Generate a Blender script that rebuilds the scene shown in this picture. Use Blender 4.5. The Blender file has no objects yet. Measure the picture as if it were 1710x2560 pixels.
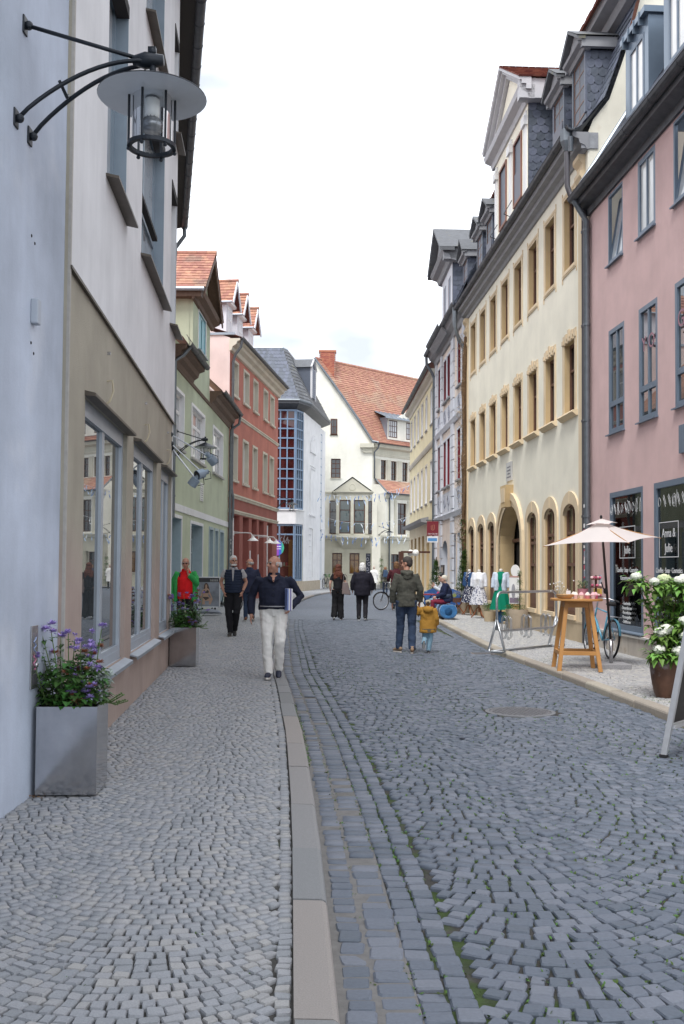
import bpy, math, random
import numpy as np
from mathutils import Matrix, Vector
random.seed(7)
rng = np.random.default_rng(7)
S = bpy.context.scene
COL = S.collection
PI = math.pi

# ------------------------------------------------------------------ camera
cam_d = bpy.data.cameras.new("camera")
cam_d.sensor_fit = 'VERTICAL'; cam_d.sensor_height = 36.0; cam_d.sensor_width = 24.0
cam_d.lens = 36.0 * 2490 / 2560
cam_d.shift_y = 41.4 / 2560
cam_d.clip_start = 0.05; cam_d.clip_end = 2000
cam = bpy.data.objects.new("camera", cam_d); COL.objects.link(cam)
_p = math.atan(.038); _r = .0075
_f = Vector((0, math.cos(_p), math.sin(_p))); _u = Vector((0, -math.sin(_p), math.cos(_p))); _x = Vector((1, 0, 0))
_cr = _x * math.cos(_r) + _u * math.sin(_r); _cu = _u * math.cos(_r) - _x * math.sin(_r)
cam.matrix_world = Matrix(((_cr.x, _cu.x, -_f.x, 0), (_cr.y, _cu.y, -_f.y, 0), (_cr.z, _cu.z, -_f.z, 1.65), (0, 0, 0, 1)))
S.camera = cam

# ------------------------------------------------------------------ overcast sky
world = bpy.data.worlds.new("World"); S.world = world; world.use_nodes = True
wn = world.node_tree.nodes; wl = world.node_tree.links
bg = wn["Background"]; bg.inputs[1].default_value = 0.12
sky = wn.new('ShaderNodeTexSky'); sky.sky_type = 'NISHITA'; sky.sun_disc = False
sky.sun_elevation = math.radians(58); sky.sun_rotation = math.radians(200); sky.dust_density = 3.0; sky.air_density = 1.0
tc = wn.new('ShaderNodeTexCoord'); mp = wn.new('ShaderNodeMapping'); mp.inputs['Scale'].default_value = (1.2, 1.2, 2.6)
nz = wn.new('ShaderNodeTexNoise'); nz.inputs['Scale'].default_value = 2.1; nz.inputs['Detail'].default_value = 5; nz.inputs['Roughness'].default_value = .5
rp = wn.new('ShaderNodeValToRGB')
rp.color_ramp.elements[0].position = .43; rp.color_ramp.elements[0].color = (3.7, 3.95, 4.35, 1)
rp.color_ramp.elements[1].position = .63; rp.color_ramp.elements[1].color = (9.9, 10.2, 10.7, 1)
mx = wn.new('ShaderNodeMix'); mx.data_type = 'RGBA'; mx.inputs[0].default_value = .93
wl.new(tc.outputs['Generated'], mp.inputs[0]); wl.new(mp.outputs[0], nz.inputs['Vector']); wl.new(nz.outputs[0], rp.inputs[0])
wl.new(sky.outputs[0], mx.inputs[6]); wl.new(rp.outputs[0], mx.inputs[7]); wl.new(mx.outputs[2], bg.inputs[0])

sun_d = bpy.data.lights.new("sun", 'SUN'); sun_d.energy = 1.5; sun_d.angle = math.radians(20); sun_d.color = (1, .985, .96)
sun = bpy.data.objects.new("sun", sun_d); COL.objects.link(sun)
sun.rotation_euler = (math.radians(32), 0, math.radians(-20))

vs = S.view_settings
vs.view_transform = 'Standard'; vs.look = 'None'; vs.exposure = 1.04; vs.gamma = 1; vs.use_curve_mapping = False
S.cycles.max_bounces = 8; S.cycles.diffuse_bounces = 4; S.cycles.glossy_bounces = 4; S.cycles.transmission_bounces = 4; S.cycles.transparent_max_bounces = 10
S.cycles.use_denoising = True

# ------------------------------------------------------------------ materials
_M = {}
def mat(name, rgb=(.5, .5, .5), rough=.75, metal=0, noise=None, bump=None, var=0, hue=0, streak=0, spec=.4, sheen=0, patch=None, coat=0, trans=0, tint=None, ior=None):
    """procedural principled material; noise=(scale, amount) tone variation, bump=(scale, strength, dist), var=tone per piece,
    patch=(rgb, scale, threshold) blotches of another colour"""
    if name in _M: return _M[name]
    m = bpy.data.materials.new(name); m.use_nodes = True; _M[name] = m
    n = m.node_tree.nodes; l = m.node_tree.links; b = n["Principled BSDF"]
    b.inputs['Roughness'].default_value = rough; b.inputs['Metallic'].default_value = metal
    b.inputs['Specular IOR Level'].default_value = spec
    if ior: b.inputs['IOR'].default_value = ior
    if coat: b.inputs['Coat Weight'].default_value = coat; b.inputs['Coat Roughness'].default_value = .1
    if sheen: b.inputs['Sheen Weight'].default_value = sheen
    if trans: b.inputs['Subsurface Weight'].default_value = trans; b.inputs['Subsurface Radius'].default_value = (.02, .008, .004)
    geo = n.new('ShaderNodeNewGeometry'); pos = geo.outputs['Position']
    fac = []
    def noise_fac(scale, amt, vec=pos, detail=5, rgh=.6):
        t = n.new('ShaderNodeTexNoise'); t.inputs['Scale'].default_value = scale; t.inputs['Detail'].default_value = detail; t.inputs['Roughness'].default_value = rgh
        l.new(vec, t.inputs['Vector'])
        r = n.new('ShaderNodeMapRange'); r.inputs[1].default_value = .28; r.inputs[2].default_value = .72; r.inputs[3].default_value = 1 - amt; r.inputs[4].default_value = 1 + amt
        l.new(t.outputs[0], r.inputs[0]); return r.outputs[0]
    if noise: fac.append(noise_fac(*noise))
    if streak:
        k = n.new('ShaderNodeMapping'); k.inputs['Scale'].default_value = (1.9, 1.9, .30); l.new(pos, k.inputs[0])
        fac.append(noise_fac(1.0, streak, k.outputs[0], 6, .7))
    rnd = None
    if var or hue:
        oi = n.new('ShaderNodeObjectInfo'); a = n.new('ShaderNodeMath'); a.operation = 'ADD'
        l.new(oi.outputs['Random'], a.inputs[0]); l.new(geo.outputs['Random Per Island'], a.inputs[1])
        f = n.new('ShaderNodeMath'); f.operation = 'FRACT'; l.new(a.outputs[0], f.inputs[0]); rnd = f.outputs[0]
        r = n.new('ShaderNodeMapRange'); r.inputs[3].default_value = 1 - var; r.inputs[4].default_value = 1 + var; l.new(rnd, r.inputs[0]); fac.append(r.outputs[0])
    rg = n.new('ShaderNodeRGB'); rg.outputs[0].default_value = (*rgb, 1); col = rg.outputs[0]
    if patch:
        t = n.new('ShaderNodeTexNoise'); t.inputs['Scale'].default_value = patch[1]; t.inputs['Detail'].default_value = 6; l.new(pos, t.inputs['Vector'])
        r = n.new('ShaderNodeMapRange'); r.inputs[1].default_value = patch[2]; r.inputs[2].default_value = patch[2] + .1; l.new(t.outputs[0], r.inputs[0])
        x = n.new('ShaderNodeMix'); x.data_type = 'RGBA'; l.new(r.outputs[0], x.inputs[0]); l.new(col, x.inputs[6]); x.inputs[7].default_value = (*patch[0], 1); col = x.outputs[2]
    if tint:
        r = n.new('ShaderNodeMapRange'); r.inputs[1].default_value = 1 - tint[1]; r.inputs[2].default_value = 1.0; l.new(rnd, r.inputs[0])
        x = n.new('ShaderNodeMix'); x.data_type = 'RGBA'; l.new(r.outputs[0], x.inputs[0]); l.new(col, x.inputs[6]); x.inputs[7].default_value = (*tint[0], 1); col = x.outputs[2]
    if fac or hue:
        h = n.new('ShaderNodeHueSaturation'); l.new(col, h.inputs['Color'])
        v = None
        for q in fac:
            if v is None: v = q
            else:
                mm = n.new('ShaderNodeMath'); mm.operation = 'MULTIPLY'; l.new(v, mm.inputs[0]); l.new(q, mm.inputs[1]); v = mm.outputs[0]
        if v is not None: l.new(v, h.inputs['Value'])
        if hue:
            r = n.new('ShaderNodeMapRange'); r.inputs[3].default_value = .5 - hue; r.inputs[4].default_value = .5 + hue; l.new(rnd, r.inputs[0]); l.new(r.outputs[0], h.inputs['Hue'])
        col = h.outputs[0]
    l.new(col, b.inputs['Base Color'])
    if bump:
        t = n.new('ShaderNodeTexNoise'); t.inputs['Scale'].default_value = bump[0]; t.inputs['Detail'].default_value = 4; l.new(pos, t.inputs['Vector'])
        bp = n.new('ShaderNodeBump'); bp.inputs['Strength'].default_value = bump[1]; bp.inputs['Distance'].default_value = bump[2] if len(bump) > 2 else .01
        l.new(t.outputs[0], bp.inputs['Height']); l.new(bp.outputs[0], b.inputs['Normal'])
    return m

def plaster(name, rgb, streak=.06, fine=90, strength=.35, noise=(.7, .05), patch=None):
    noise = (max(noise[0], 1.1), noise[1] * 1.9)
    return mat(name, rgb, rough=.9, spec=.2, noise=noise, streak=streak, bump=(fine, strength, .006), patch=patch)

def glass_opaque(name, rgb=(.02, .025, .03), rough=.03, spec=1.0, noise=None):
    return mat(name, rgb, rough=rough, spec=spec, noise=noise)

def glass_thin(name, tint=(.9, .95, .95), ior=1.9):
    """thin pane: fresnel mix of see-through and mirror reflection"""
    if name in _M: return _M[name]
    m = bpy.data.materials.new(name); m.use_nodes = True; _M[name] = m
    n = m.node_tree.nodes; l = m.node_tree.links; n.remove(n["Principled BSDF"])
    t = n.new('ShaderNodeBsdfTransparent'); t.inputs[0].default_value = (*tint, 1)
    g = n.new('ShaderNodeBsdfGlossy'); g.inputs['Roughness'].default_value = .015
    f = n.new('ShaderNodeFresnel'); f.inputs[0].default_value = ior
    mx = n.new('ShaderNodeMixShader'); l.new(f.outputs[0], mx.inputs[0]); l.new(t.outputs[0], mx.inputs[1]); l.new(g.outputs[0], mx.inputs[2])
    l.new(mx.outputs[0], n["Material Output"].inputs[0]); return m

# ------------------------------------------------------------------ mesh building
def link(o, parent=None):
    COL.objects.link(o)
    if parent is not None: o.parent = parent
    return o
def empty(name, loc=(0, 0, 0), rz=0, label=None, cat=None, group=None):
    o = bpy.data.objects.new(name, None); COL.objects.link(o); o.location = loc; o.rotation_euler = (0, 0, rz)
    o.empty_display_size = .2
    if label: tag(o, label, cat, group)
    return o
def tag(o, label, cat, group=None):
    o["label"] = label; o["category"] = cat
    if group: o["group"] = group
    return o

class MB:
    def __init__(s): s.v = []; s.f = []
    def add(s, V, F):
        k = len(s.v); s.v.extend([tuple(map(float, p)) for p in V]); s.f.extend([tuple(i + k for i in q) for q in F]); return s
    def box(s, x0, x1, y0, y1, z0, z1):
        return s.add([(x0, y0, z0), (x1, y0, z0), (x1, y1, z0), (x0, y1, z0), (x0, y0, z1), (x1, y0, z1), (x1, y1, z1), (x0, y1, z1)],
                     [(0, 3, 2, 1), (4, 5, 6, 7), (0, 1, 5, 4), (1, 2, 6, 5), (2, 3, 7, 6), (3, 0, 4, 7)])
    def quad(s, *p): return s.add(p, [tuple(range(len(p)))])
    def prism(s, poly, a, b, fn):
        """poly 2d points extruded between a and b; fn(p, q, t) -> xyz"""
        n = len(poly); V = [fn(p, q, a) for p, q in poly] + [fn(p, q, b) for p, q in poly]
        return s.add(V, [tuple(range(n))[::-1], tuple(range(n, 2 * n))] + [(i, (i + 1) % n, n + (i + 1) % n, n + i) for i in range(n)])
    def hexa(s, P):  # 8 free corners, order as box
        return s.add(P, [(0, 3, 2, 1), (4, 5, 6, 7), (0, 1, 5, 4), (1, 2, 6, 5), (2, 3, 7, 6), (3, 0, 4, 7)])
    def bar(s, a, b, w, h, up=(0, 0, 1)):
        a = Vector(a); b = Vector(b); d = (b - a).normalized(); up = Vector(up)
        if abs(d.dot(up)) > .98: up = Vector((0, 1, 0))
        x = d.cross(up).normalized() * w / 2; y = x.cross(d).normalized() * h / 2
        return s.hexa([a - x - y, a + x - y, b + x - y, b - x - y, a - x + y, a + x + y, b + x + y, b - x + y])
    def tube(s, pts, r, n=8, sq=None, cap=True, up=(0, 0, 1)):
        """r: radius or list of radius / (rx, ry) per point; rx along side axis"""
        P = [Vector(p) for p in pts]; m = len(P)
        rr = [r] * m if not isinstance(r, (list, tuple)) else list(r)
        V = []; prev = None
        for i in range(m):
            d = (P[min(i + 1, m - 1)] - P[max(i - 1, 0)])
            if d.length < 1e-9: d = Vector((0, 0, 1))
            d.normalize()
            if prev is None:
                ref = Vector(up)
                if abs(d.dot(ref)) > .9: ref = Vector((0, 1, 0))
                x = d.cross(ref).normalized()
                if abs(d.z) > .9: x = Vector((1, 0, 0)); x = (x - d * x.dot(d)).normalized()
            else:
                x = (prev - d * prev.dot(d)).normalized()
            prev = x; y = d.cross(x).normalized()
            a = rr[i]; rx, ry = (a, a) if not isinstance(a, (tuple, list)) else a
            for k in range(n):
                t = 2 * PI * k / n; V.append(P[i] + x * (rx * math.cos(t)) + y * (ry * math.sin(t)))
        F = [(i * n + k, i * n + (k + 1) % n, (i + 1) * n + (k + 1) % n, (i + 1) * n + k) for i in range(m - 1) for k in range(n)]
        if cap: F += [tuple(range(n))[::-1], tuple((m - 1) * n + k for k in range(n))]
        return s.add(V, F)
    def lathe(s, prof, n=20, c=(0, 0, 0), sx=1, sy=1, cap=True):
        V = [(c[0] + r * sx * math.cos(2 * PI * k / n), c[1] + r * sy * math.sin(2 * PI * k / n), c[2] + z) for r, z in prof for k in range(n)]
        m = len(prof); F = [(i * n + k, i * n + (k + 1) % n, (i + 1) * n + (k + 1) % n, (i + 1) * n + k) for i in range(m - 1) for k in range(n)]
        if cap: F += [tuple(range(n))[::-1], tuple((m - 1) * n + k for k in range(n))]
        return s.add(V, F)
    def ball(s, c, r, nu=10, nv=7, M=None):
        V = []; F = []
        rx, ry, rz = r if isinstance(r, (tuple, list)) else (r, r, r)
        for j in range(nv + 1):
            ph = -PI / 2 + PI * j / nv
            for k in range(nu):
                t = 2 * PI * k / nu; p = Vector((rx * math.cos(ph) * math.cos(t), ry * math.cos(ph) * math.sin(t), rz * math.sin(ph)))
                if M is not None: p = M @ p
                V.append((c[0] + p.x, c[1] + p.y, c[2] + p.z))
        for j in range(nv):
            for k in range(nu):
                F.append((j * nu + k, j * nu + (k + 1) % nu, (j + 1) * nu + (k + 1) % nu, (j + 1) * nu + k))
        return s.add(V, F)
    def mesh(s, name, m, smooth=False):
        me = bpy.data.meshes.new(name); me.from_pydata(s.v, [], s.f)
        if m is not None:
            for q in (m if isinstance(m, (list, tuple)) else [m]): me.materials.append(q)
        if smooth: me.polygons.foreach_set('use_smooth', [True] * len(me.polygons))
        me.update(); return me
    def build(s, name, m, parent=None, smooth=False, bevel=0, loc=None, rz=0, auto=False):
        o = bpy.data.objects.new(name, s.mesh(name, m, smooth)); link(o, parent)
        if loc is not None: o.location = loc
        if rz: o.rotation_euler = (0, 0, rz)
        if bevel:
            b = o.modifiers.new('bevel', 'BEVEL'); b.width = bevel; b.segments = 2; b.limit_method = 'ANGLE'; b.angle_limit = math.radians(40)
        if auto:
            o.data.polygons.foreach_set('use_smooth', [True] * len(o.data.polygons))
            try: o.data.set_sharp_from_angle(angle=math.radians(40))
            except Exception: pass
        return o
    def xf(s, M):
        s.v = [tuple(M @ Vector(p)) for p in s.v]; return s

_unit = {}
def pbox(name, m, parent, x0, x1, y0, y1, z0, z1):
    """box piece sharing one unit mesh per material"""
    k = m.name
    if k not in _unit: _unit[k] = MB().box(-.5, .5, -.5, .5, -.5, .5).mesh('unit_' + k, m)
    o = bpy.data.objects.new(name, _unit[k]); link(o, parent)
    o.location = ((x0 + x1) / 2, (y0 + y1) / 2, (z0 + z1) / 2); o.scale = (max(abs(x1 - x0), .001), max(abs(y1 - y0), .001), max(abs(z1 - z0), .001)); return o
def piece(name, me, parent, loc, rot=(0, 0, 0), sc=(1, 1, 1), M=None):
    o = bpy.data.objects.new(name, me); link(o, parent)
    if M is not None: o.matrix_local = M
    else: o.location = loc; o.rotation_euler = rot; o.scale = sc
    return o
def copy_tree(o, parent=None):
    c = o.copy(); COL.objects.link(c); c.parent = parent
    for ch in list(o.children): copy_tree(ch, c)
    return c
def text(body, size, m, parent, M, name='lettering', align='CENTER', ext=.002, sx=1):
    cu = bpy.data.curves.new(name, 'FONT'); cu.body = body; cu.size = size; cu.align_x = align; cu.align_y = 'CENTER'; cu.extrude = ext; cu.resolution_u = 3
    tmp = bpy.data.objects.new(name, cu); me = bpy.data.meshes.new_from_object(tmp); bpy.data.objects.remove(tmp)
    me.materials.clear(); me.materials.append(m)
    o = bpy.data.objects.new(name, me); link(o, parent); o.matrix_local = M @ Matrix.Diagonal((sx, 1, 1, 1)); return o

# street kerb lines (x as a function of distance y)
_KL = np.array([(-8, .25), (0, .12), (3.6, .01), (5.7, -.10), (7.0, -.18), (9.5, -.35), (12.8, -.64), (15.6, -.91), (20.7, -1.22), (26.6, -1.58), (33, -1.84), (37, -1.90), (43, -1.93), (49.2, -1.79), (55, -1.45), (59.4, -1.0), (66, .2), (72, 1.8)])
_KR = np.array([(-8, 4.2), (3.6, 3.9), (7, 3.76), (10.95, 3.57), (15.4, 3.27), (18.9, 2.98), (22.7, 2.90), (29.5, 2.84), (40, 2.80), (60, 2.9), (72, 3.2)])
def kl(y): return np.interp(y, _KL[:, 0], _KL[:, 1])
def kr(y): return np.interp(y, _KR[:, 0], _KR[:, 1])
# ================================================================== GROUND
M_joint = mat('joint_dirt', (.05, .047, .043), rough=1, noise=(9, .35), patch=((.04, .065, .018), 2.3, .45), bump=(60, .5))
M_joint_pale = mat('joint_sand', (.055, .053, .05), rough=1, noise=(14, .3), patch=((.05, .06, .025), 1.6, .6), bump=(60, .5))
M_basalt = mat('basalt_sett', (.108, .127, .162), rough=.62, spec=.4, var=.15, tint=((.132, .147, .174), .6), noise=(55, .10), bump=(45, .35, .006), hue=.008)
M_granite = mat('granite_sett', (.295, .305, .325), rough=.8, spec=.3, var=.13, tint=((.305, .30, .295), .5), noise=(140, .14), bump=(70, .45, .005), hue=.02)
M_granite_r = mat('granite_sett_pale', (.37, .37, .375), rough=.8, spec=.3, var=.14, tint=((.40, .385, .36), .5), noise=(140, .14), bump=(70, .45, .005), hue=.02)
M_kerb = mat('kerb_granite', (.225, .23, .235), rough=.8, spec=.3, var=.16, tint=((.245, .215, .2), .6), noise=(180, .16), bump=(120, .4, .003), hue=.02)
M_kerb_w = mat('kerb_sandstone', (.345, .31, .26), rough=.85, spec=.25, var=.14, noise=(25, .12), bump=(60, .4, .004), hue=.01)
M_mortar = mat('gutter_mortar', (.16, .155, .15), rough=.95, noise=(18, .18), bump=(120, .5, .003), patch=((.10, .10, .085), 1.3, .6))

def strip(ys, fa, fb, z, name, m, parent=None):
    V = []; 
    for y in ys: V += [(fa(y), y, z), (fb(y), y, z)]
    F = [(2 * i, 2 * i + 1, 2 * i + 3, 2 * i + 2) for i in range(len(ys) - 1)]
    return MB().add(V, F).build(name, m, parent)

gnd = MB().quad((-500, -400, -.12), (500, -400, -.12), (500, 700, -.12), (-500, 700, -.12)).build('ground', mat('far_ground', (.22, .22, .22), rough=.95, noise=(.3, .1)))
gnd["kind"] = 'structure'

def far_sett(name, rgb, scale):
    m = mat(name, rgb, rough=.65, noise=(.6, .06)); n = m.node_tree.nodes; l = m.node_tree.links
    g = [q for q in n if q.type == 'NEW_GEOMETRY'][0]; b = n["Principled BSDF"]
    v = n.new('ShaderNodeTexVoronoi'); v.inputs['Scale'].default_value = scale; l.new(g.outputs['Position'], v.inputs['Vector']); v.feature = 'DISTANCE_TO_EDGE'
    r = n.new('ShaderNodeMapRange'); r.inputs[2].default_value = .14; r.inputs[3].default_value = .5; l.new(v.outputs[0], r.inputs[0])
    h = n.new('ShaderNodeHueSaturation'); src = b.inputs['Base Color'].links[0].from_socket; l.new(src, h.inputs['Color']); l.new(r.outputs[0], h.inputs['Value']); l.new(h.outputs[0], b.inputs['Base Color'])
    return m
YF = 31.0
ys_near = np.arange(-6, YF + .01, .5); ys_far = np.concatenate([np.arange(YF, 66, 1.), np.arange(66, 73.1, .25)])
road = strip(ys_near, lambda y: kl(y) - .02, lambda y: kr(y) + .02, -.016, 'road', M_joint); road["kind"] = 'structure'
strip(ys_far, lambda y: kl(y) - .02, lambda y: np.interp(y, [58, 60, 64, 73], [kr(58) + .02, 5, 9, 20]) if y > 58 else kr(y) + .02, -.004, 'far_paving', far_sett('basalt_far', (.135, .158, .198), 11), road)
pav_l = strip(ys_near, lambda y: -9, lambda y: kl(y) - .10, .052, 'pavement_left', M_joint_pale); pav_l["kind"] = 'structure'
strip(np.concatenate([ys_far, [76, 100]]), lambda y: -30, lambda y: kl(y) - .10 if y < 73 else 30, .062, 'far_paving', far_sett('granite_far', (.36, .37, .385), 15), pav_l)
pav_r = strip(ys_near, lambda y: kr(y) + .10, lambda y: 9, .052, 'pavement_right', M_joint_pale); pav_r["kind"] = 'structure'
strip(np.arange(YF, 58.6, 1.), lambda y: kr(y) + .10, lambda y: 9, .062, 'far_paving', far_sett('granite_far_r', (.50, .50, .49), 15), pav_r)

# gutter mortar bed along the left kerb
ysg = np.arange(-3, YF, .5)
strip(ysg, lambda y: kl(y), lambda y: kl(y) + .31, -.0055, 'gutter_mortar', M_mortar, road)

# ---- setts: arrays of (x, y, angle, length, width)
def arcs(ac0, w, n, v0, v1, p, pt, th=math.radians(46), gap=.007):
    Rr = w / 2 / math.sin(th); out = []
    for i in range(n):
        ac = ac0 + w * (i + .5)
        ks = np.arange(v0 / p - 8, v1 / p + 1)
        for k in ks:
            W = pt * rng.uniform(.72, 1.32, int(2 * th * Rr / (pt * .72)) + 3); c = -th * Rr - rng.uniform(0, pt) + np.cumsum(W) - W / 2
            q = (c > -th * Rr - .2 * pt) & (c < th * Rr + .2 * pt); W = W[q]; t = c[q] / Rr; nt = len(t)
            out.append(np.stack([ac + Rr * np.sin(t), k * p + Rr * (1 - np.cos(t)) + rng.normal(0, .0018, nt), t + rng.normal(0, .03, nt), W - gap * 1.35 * rng.uniform(.7, 1.6, nt),
                                 (p * np.cos(t) - gap * .8) * rng.uniform(.94, 1.03, nt)], 1))
    a = np.concatenate(out); a = a[(a[:, 1] > v0) & (a[:, 1] < v1)]
    return a
def row(ac, wid, pitch, v0, v1, jit=.1):
    L = pitch * rng.uniform(1 - jit * 1.6, 1 + jit * 1.6, int((v1 - v0) / pitch) + 2); v = v0 + np.cumsum(L) - L / 2
    n = len(v); a = np.stack([np.full(n, ac) + rng.normal(0, .003, n), v, rng.normal(0, .035, n), wid * rng.uniform(.92, 1.03, n), L - .013], 1)
    return a[v < v1]
OUT8 = np.array([(-.5, -.40), (-.41, -.5), (.41, -.5), (.5, -.40), (.5, .40), (.41, .5), (-.41, .5), (-.5, .40)])
def sett_field(name, A, m, parent, zt, near_y, inset=.006, rough=.004, n_ind=300, vis=None, tilt=.02):
    """A: world (x, y, ang, len, wid). The n_ind largest in the picture become single pieces, the rest one mesh."""
    order = np.argsort(A[:, 1]); A = A[order]
    d = A[:, 1]; inview = (np.abs(A[:, 0] / np.maximum(d, .1)) < .345) & (d > (3.55 if zt < .03 else 3.4)) if vis is None else vis(A)
    idx = np.where(inview)[0][:n_ind]
    vm = []
    for k in range(14):
        o = OUT8 * (1 + rng.normal(0, .035, (8, 1))) + rng.normal(0, .022, (8, 2))
        sx_, sy_ = rng.normal(0, .4, 2); ins = inset / (.10 if zt < .03 else .07)
        V = [(x * (1 - 2 * ins), y * (1 - 2 * ins), .0 + (x * .006 * sx_ + y * .006 * sy_)) for x, y in o] + [(x, y, -.008) for x, y in o] + [(x, y, -.05) for x, y in o] 
        F = [tuple(range(8))] + [(8 + i, 8 + (i + 1) % 8, (i + 1) % 8, i) for i in range(8)] + [(16 + i, 16 + (i + 1) % 8, 8 + (i + 1) % 8, 8 + i) for i in range(8)]
        vm.append(MB().add(V, F).mesh(name, m))
    for q in idx:
        x, y, a, L, w = A[q]
        piece(name, vm[random.randrange(14)], parent, (x, y, zt + rng.normal(0, rough * .7)), (rng.normal(0, tilt), rng.normal(0, tilt), a), (L, w, 1))
    keep = np.ones(len(A), bool); keep[idx] = False; B = A[keep]
    nearB = B[B[:, 1] < near_y]; farB = B[B[:, 1] >= near_y]
    for Z, k in ((nearB, 8), (farB, 4)):
        if len(Z) == 0: continue
        n = len(Z); base = OUT8 if k == 8 else np.array([(-.5, -.5), (.5, -.5), (.5, .5), (-.5, .5)])
        o = base[None] * np.ones((n, 1, 1)) + rng.normal(0, .03, (n, k, 2)); o *= np.stack([Z[:, 3], Z[:, 4]], 1)[:, None, :]
        ins = np.clip(1 - 2 * inset / np.stack([Z[:, 3], Z[:, 4]], 1), .5, .95)[:, None, :]
        c, s = np.cos(Z[:, 2]), np.sin(Z[:, 2])
        def place(o2, z):
            X = o2[..., 0] * c[:, None] - o2[..., 1] * s[:, None] + Z[:, 0:1]; Yy = o2[..., 0] * s[:, None] + o2[..., 1] * c[:, None] + Z[:, 1:2]
            return np.stack([X, Yy, np.broadcast_to(z, X.shape)], 2)
        zj = zt + rng.normal(0, rough, (n, 1)); zz = zj + (o[..., 1] * rng.normal(0, tilt, (n, 1)))
        rings = [place(o * ins, zz), place(o, zz - .009)]
        if k == 8: rings += [place(o, zz - .03)]; 
        V = np.concatenate(rings, 1); nv = V.shape[1]
        F = [tuple(range(k))] + [(k + i, k + (i + 1) % k, (i + 1) % k, i) for i in range(k)] + ([(2 * k + i, 2 * k + (i + 1) % k, k + (i + 1) % k, k + i) for i in range(k)] if k == 8 else [])
        me = bpy.data.meshes.new(name + 's'); tot = n * nv
        loops = []; starts = []; cnt = 0; lens = [len(f) for f in F]
        flat = np.concatenate([np.array(f) for f in F]); allf = (flat[None] + (np.arange(n) * nv)[:, None]).ravel()
        me.vertices.add(tot); me.vertices.foreach_set('co', V.reshape(-1).astype(np.float32))
        me.loops.add(len(allf)); me.loops.foreach_set('vertex_index', allf.astype(np.int32))
        ln = np.tile(np.array(lens), n); st = np.concatenate([[0], np.cumsum(ln)[:-1]])
        me.polygons.add(len(ln)); me.polygons.foreach_set('loop_start', st.astype(np.int32))
        me.materials.append(m); me.update(calc_edges=True)
        ob = bpy.data.objects.new(name + '_field', me); link(ob, parent); ob["kind"] = 'stuff'

# road
A = [arcs(.40, 1.2, 3, 2.6, YF, .096, .099), row(.085, .112, .118, 2.6, YF), row(.232, .146, .118, 2.6, YF), row(.367, .112, .105, 2.6, YF), row(.482, .106, .105, 2.6, YF)]
A[0] = A[0][A[0][:, 0] > .558]; A = np.concatenate(A); A[:, 0] += kl(A[:, 1])
w_r = kr(A[:, 1]) - .215
A = A[A[:, 0] < w_r]
B = np.concatenate([row(-.065, .105, .115, 2.6, YF), row(-.175, .10, .105, 2.6, YF)]); B[:, 0] += kr(B[:, 1])
A = np.concatenate([A, B])
A = A[np.hypot(A[:, 0] - 2.06, A[:, 1] - 11.5) > .44]
sett_field('sett', A, M_basalt, road, 0.0, 12.5)
ROADSETTS = A
# left pavement
def wallL(y): return np.interp(y, [-6, 6.28, 7.85, 15.6, 16, 27, 28.5, 42], [-2.0, -2.11, -2.12, -2.69, -2.73, -4.7, -4.88, -4.78])
A = arcs(-2.43 - 1.17, 1.17, 3, 2.6, YF, .065, .066, gap=.0048); A[:, 0] += 0
A[:, 0] += kl(A[:, 1]) + .0; lim = kl(A[:, 1]) - .255
A2 = arcs(-1.17 * 2 - .255, 1.17, 2, 2.6, YF, .065, .066, gap=.0048); A2[:, 0] += kl(A2[:, 1])
A3 = arcs(-1.17 * 4 - .255, 1.17, 2, 15., YF, .065, .066, gap=.0048); A3[:, 0] += kl(A3[:, 1])
A = np.concatenate([A2, A3]); A = A[A[:, 0] > wallL(A[:, 1]) - .02]
B = row(-.206, .062, .062, 2.6, YF); B[:, 0] += kl(B[:, 1])
sett_field('paving_stone', np.concatenate([A, B]), M_granite, pav_l, .07, 10.5, inset=.004, rough=.0022, tilt=.025)
# right pavement
def wallR(y): return np.where(y < 20.75, 6.4 - .06 * y, 6.163 - .0486 * y)
A = arcs(.255, 1.05, 3, 8., YF, .063, .065, gap=.0048); A[:, 0] += kr(A[:, 1]); A = A[A[:, 0] < wallR(A[:, 1]) + .01]
B = row(.215, .062, .062, 8., YF); B[:, 0] += kr(B[:, 1])
sett_field('paving_stone', np.concatenate([A, B]), M_granite_r, pav_r, .07, 14, inset=.004, rough=.0022, tilt=.025)

# kerbs
def kerb(name, f, sgn, m, y0, y1, z, label):
    k = empty(name); k["kind"] = 'structure'
    y = y0
    while y < y1:
        L = random.uniform(.75, 1.25) if y < 30 else 3.0
        ya, yb = y + .005, y + L - .005
        prof = [(0.0, -.05), (0.004, z - .03), (.012, z - .012), (.03, z - .002), (.165, z), (.168, -.05)]
        fn = lambda p, q, t: (float(f(t)) + sgn * p, t, q)
        b = MB().prism([(p, q) for p, q in prof], ya, yb, fn); dz = random.uniform(-.004, .004)
        b.build('kerb_stone', m, k, loc=(random.uniform(-.004, .004), 0, dz))
        y += L
kerb('kerb_left', kl, -1, M_kerb, 1.9, 72, .085, '')
kerb('kerb_right', kr, 1, M_kerb_w, 6, 58, .085, '')

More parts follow.
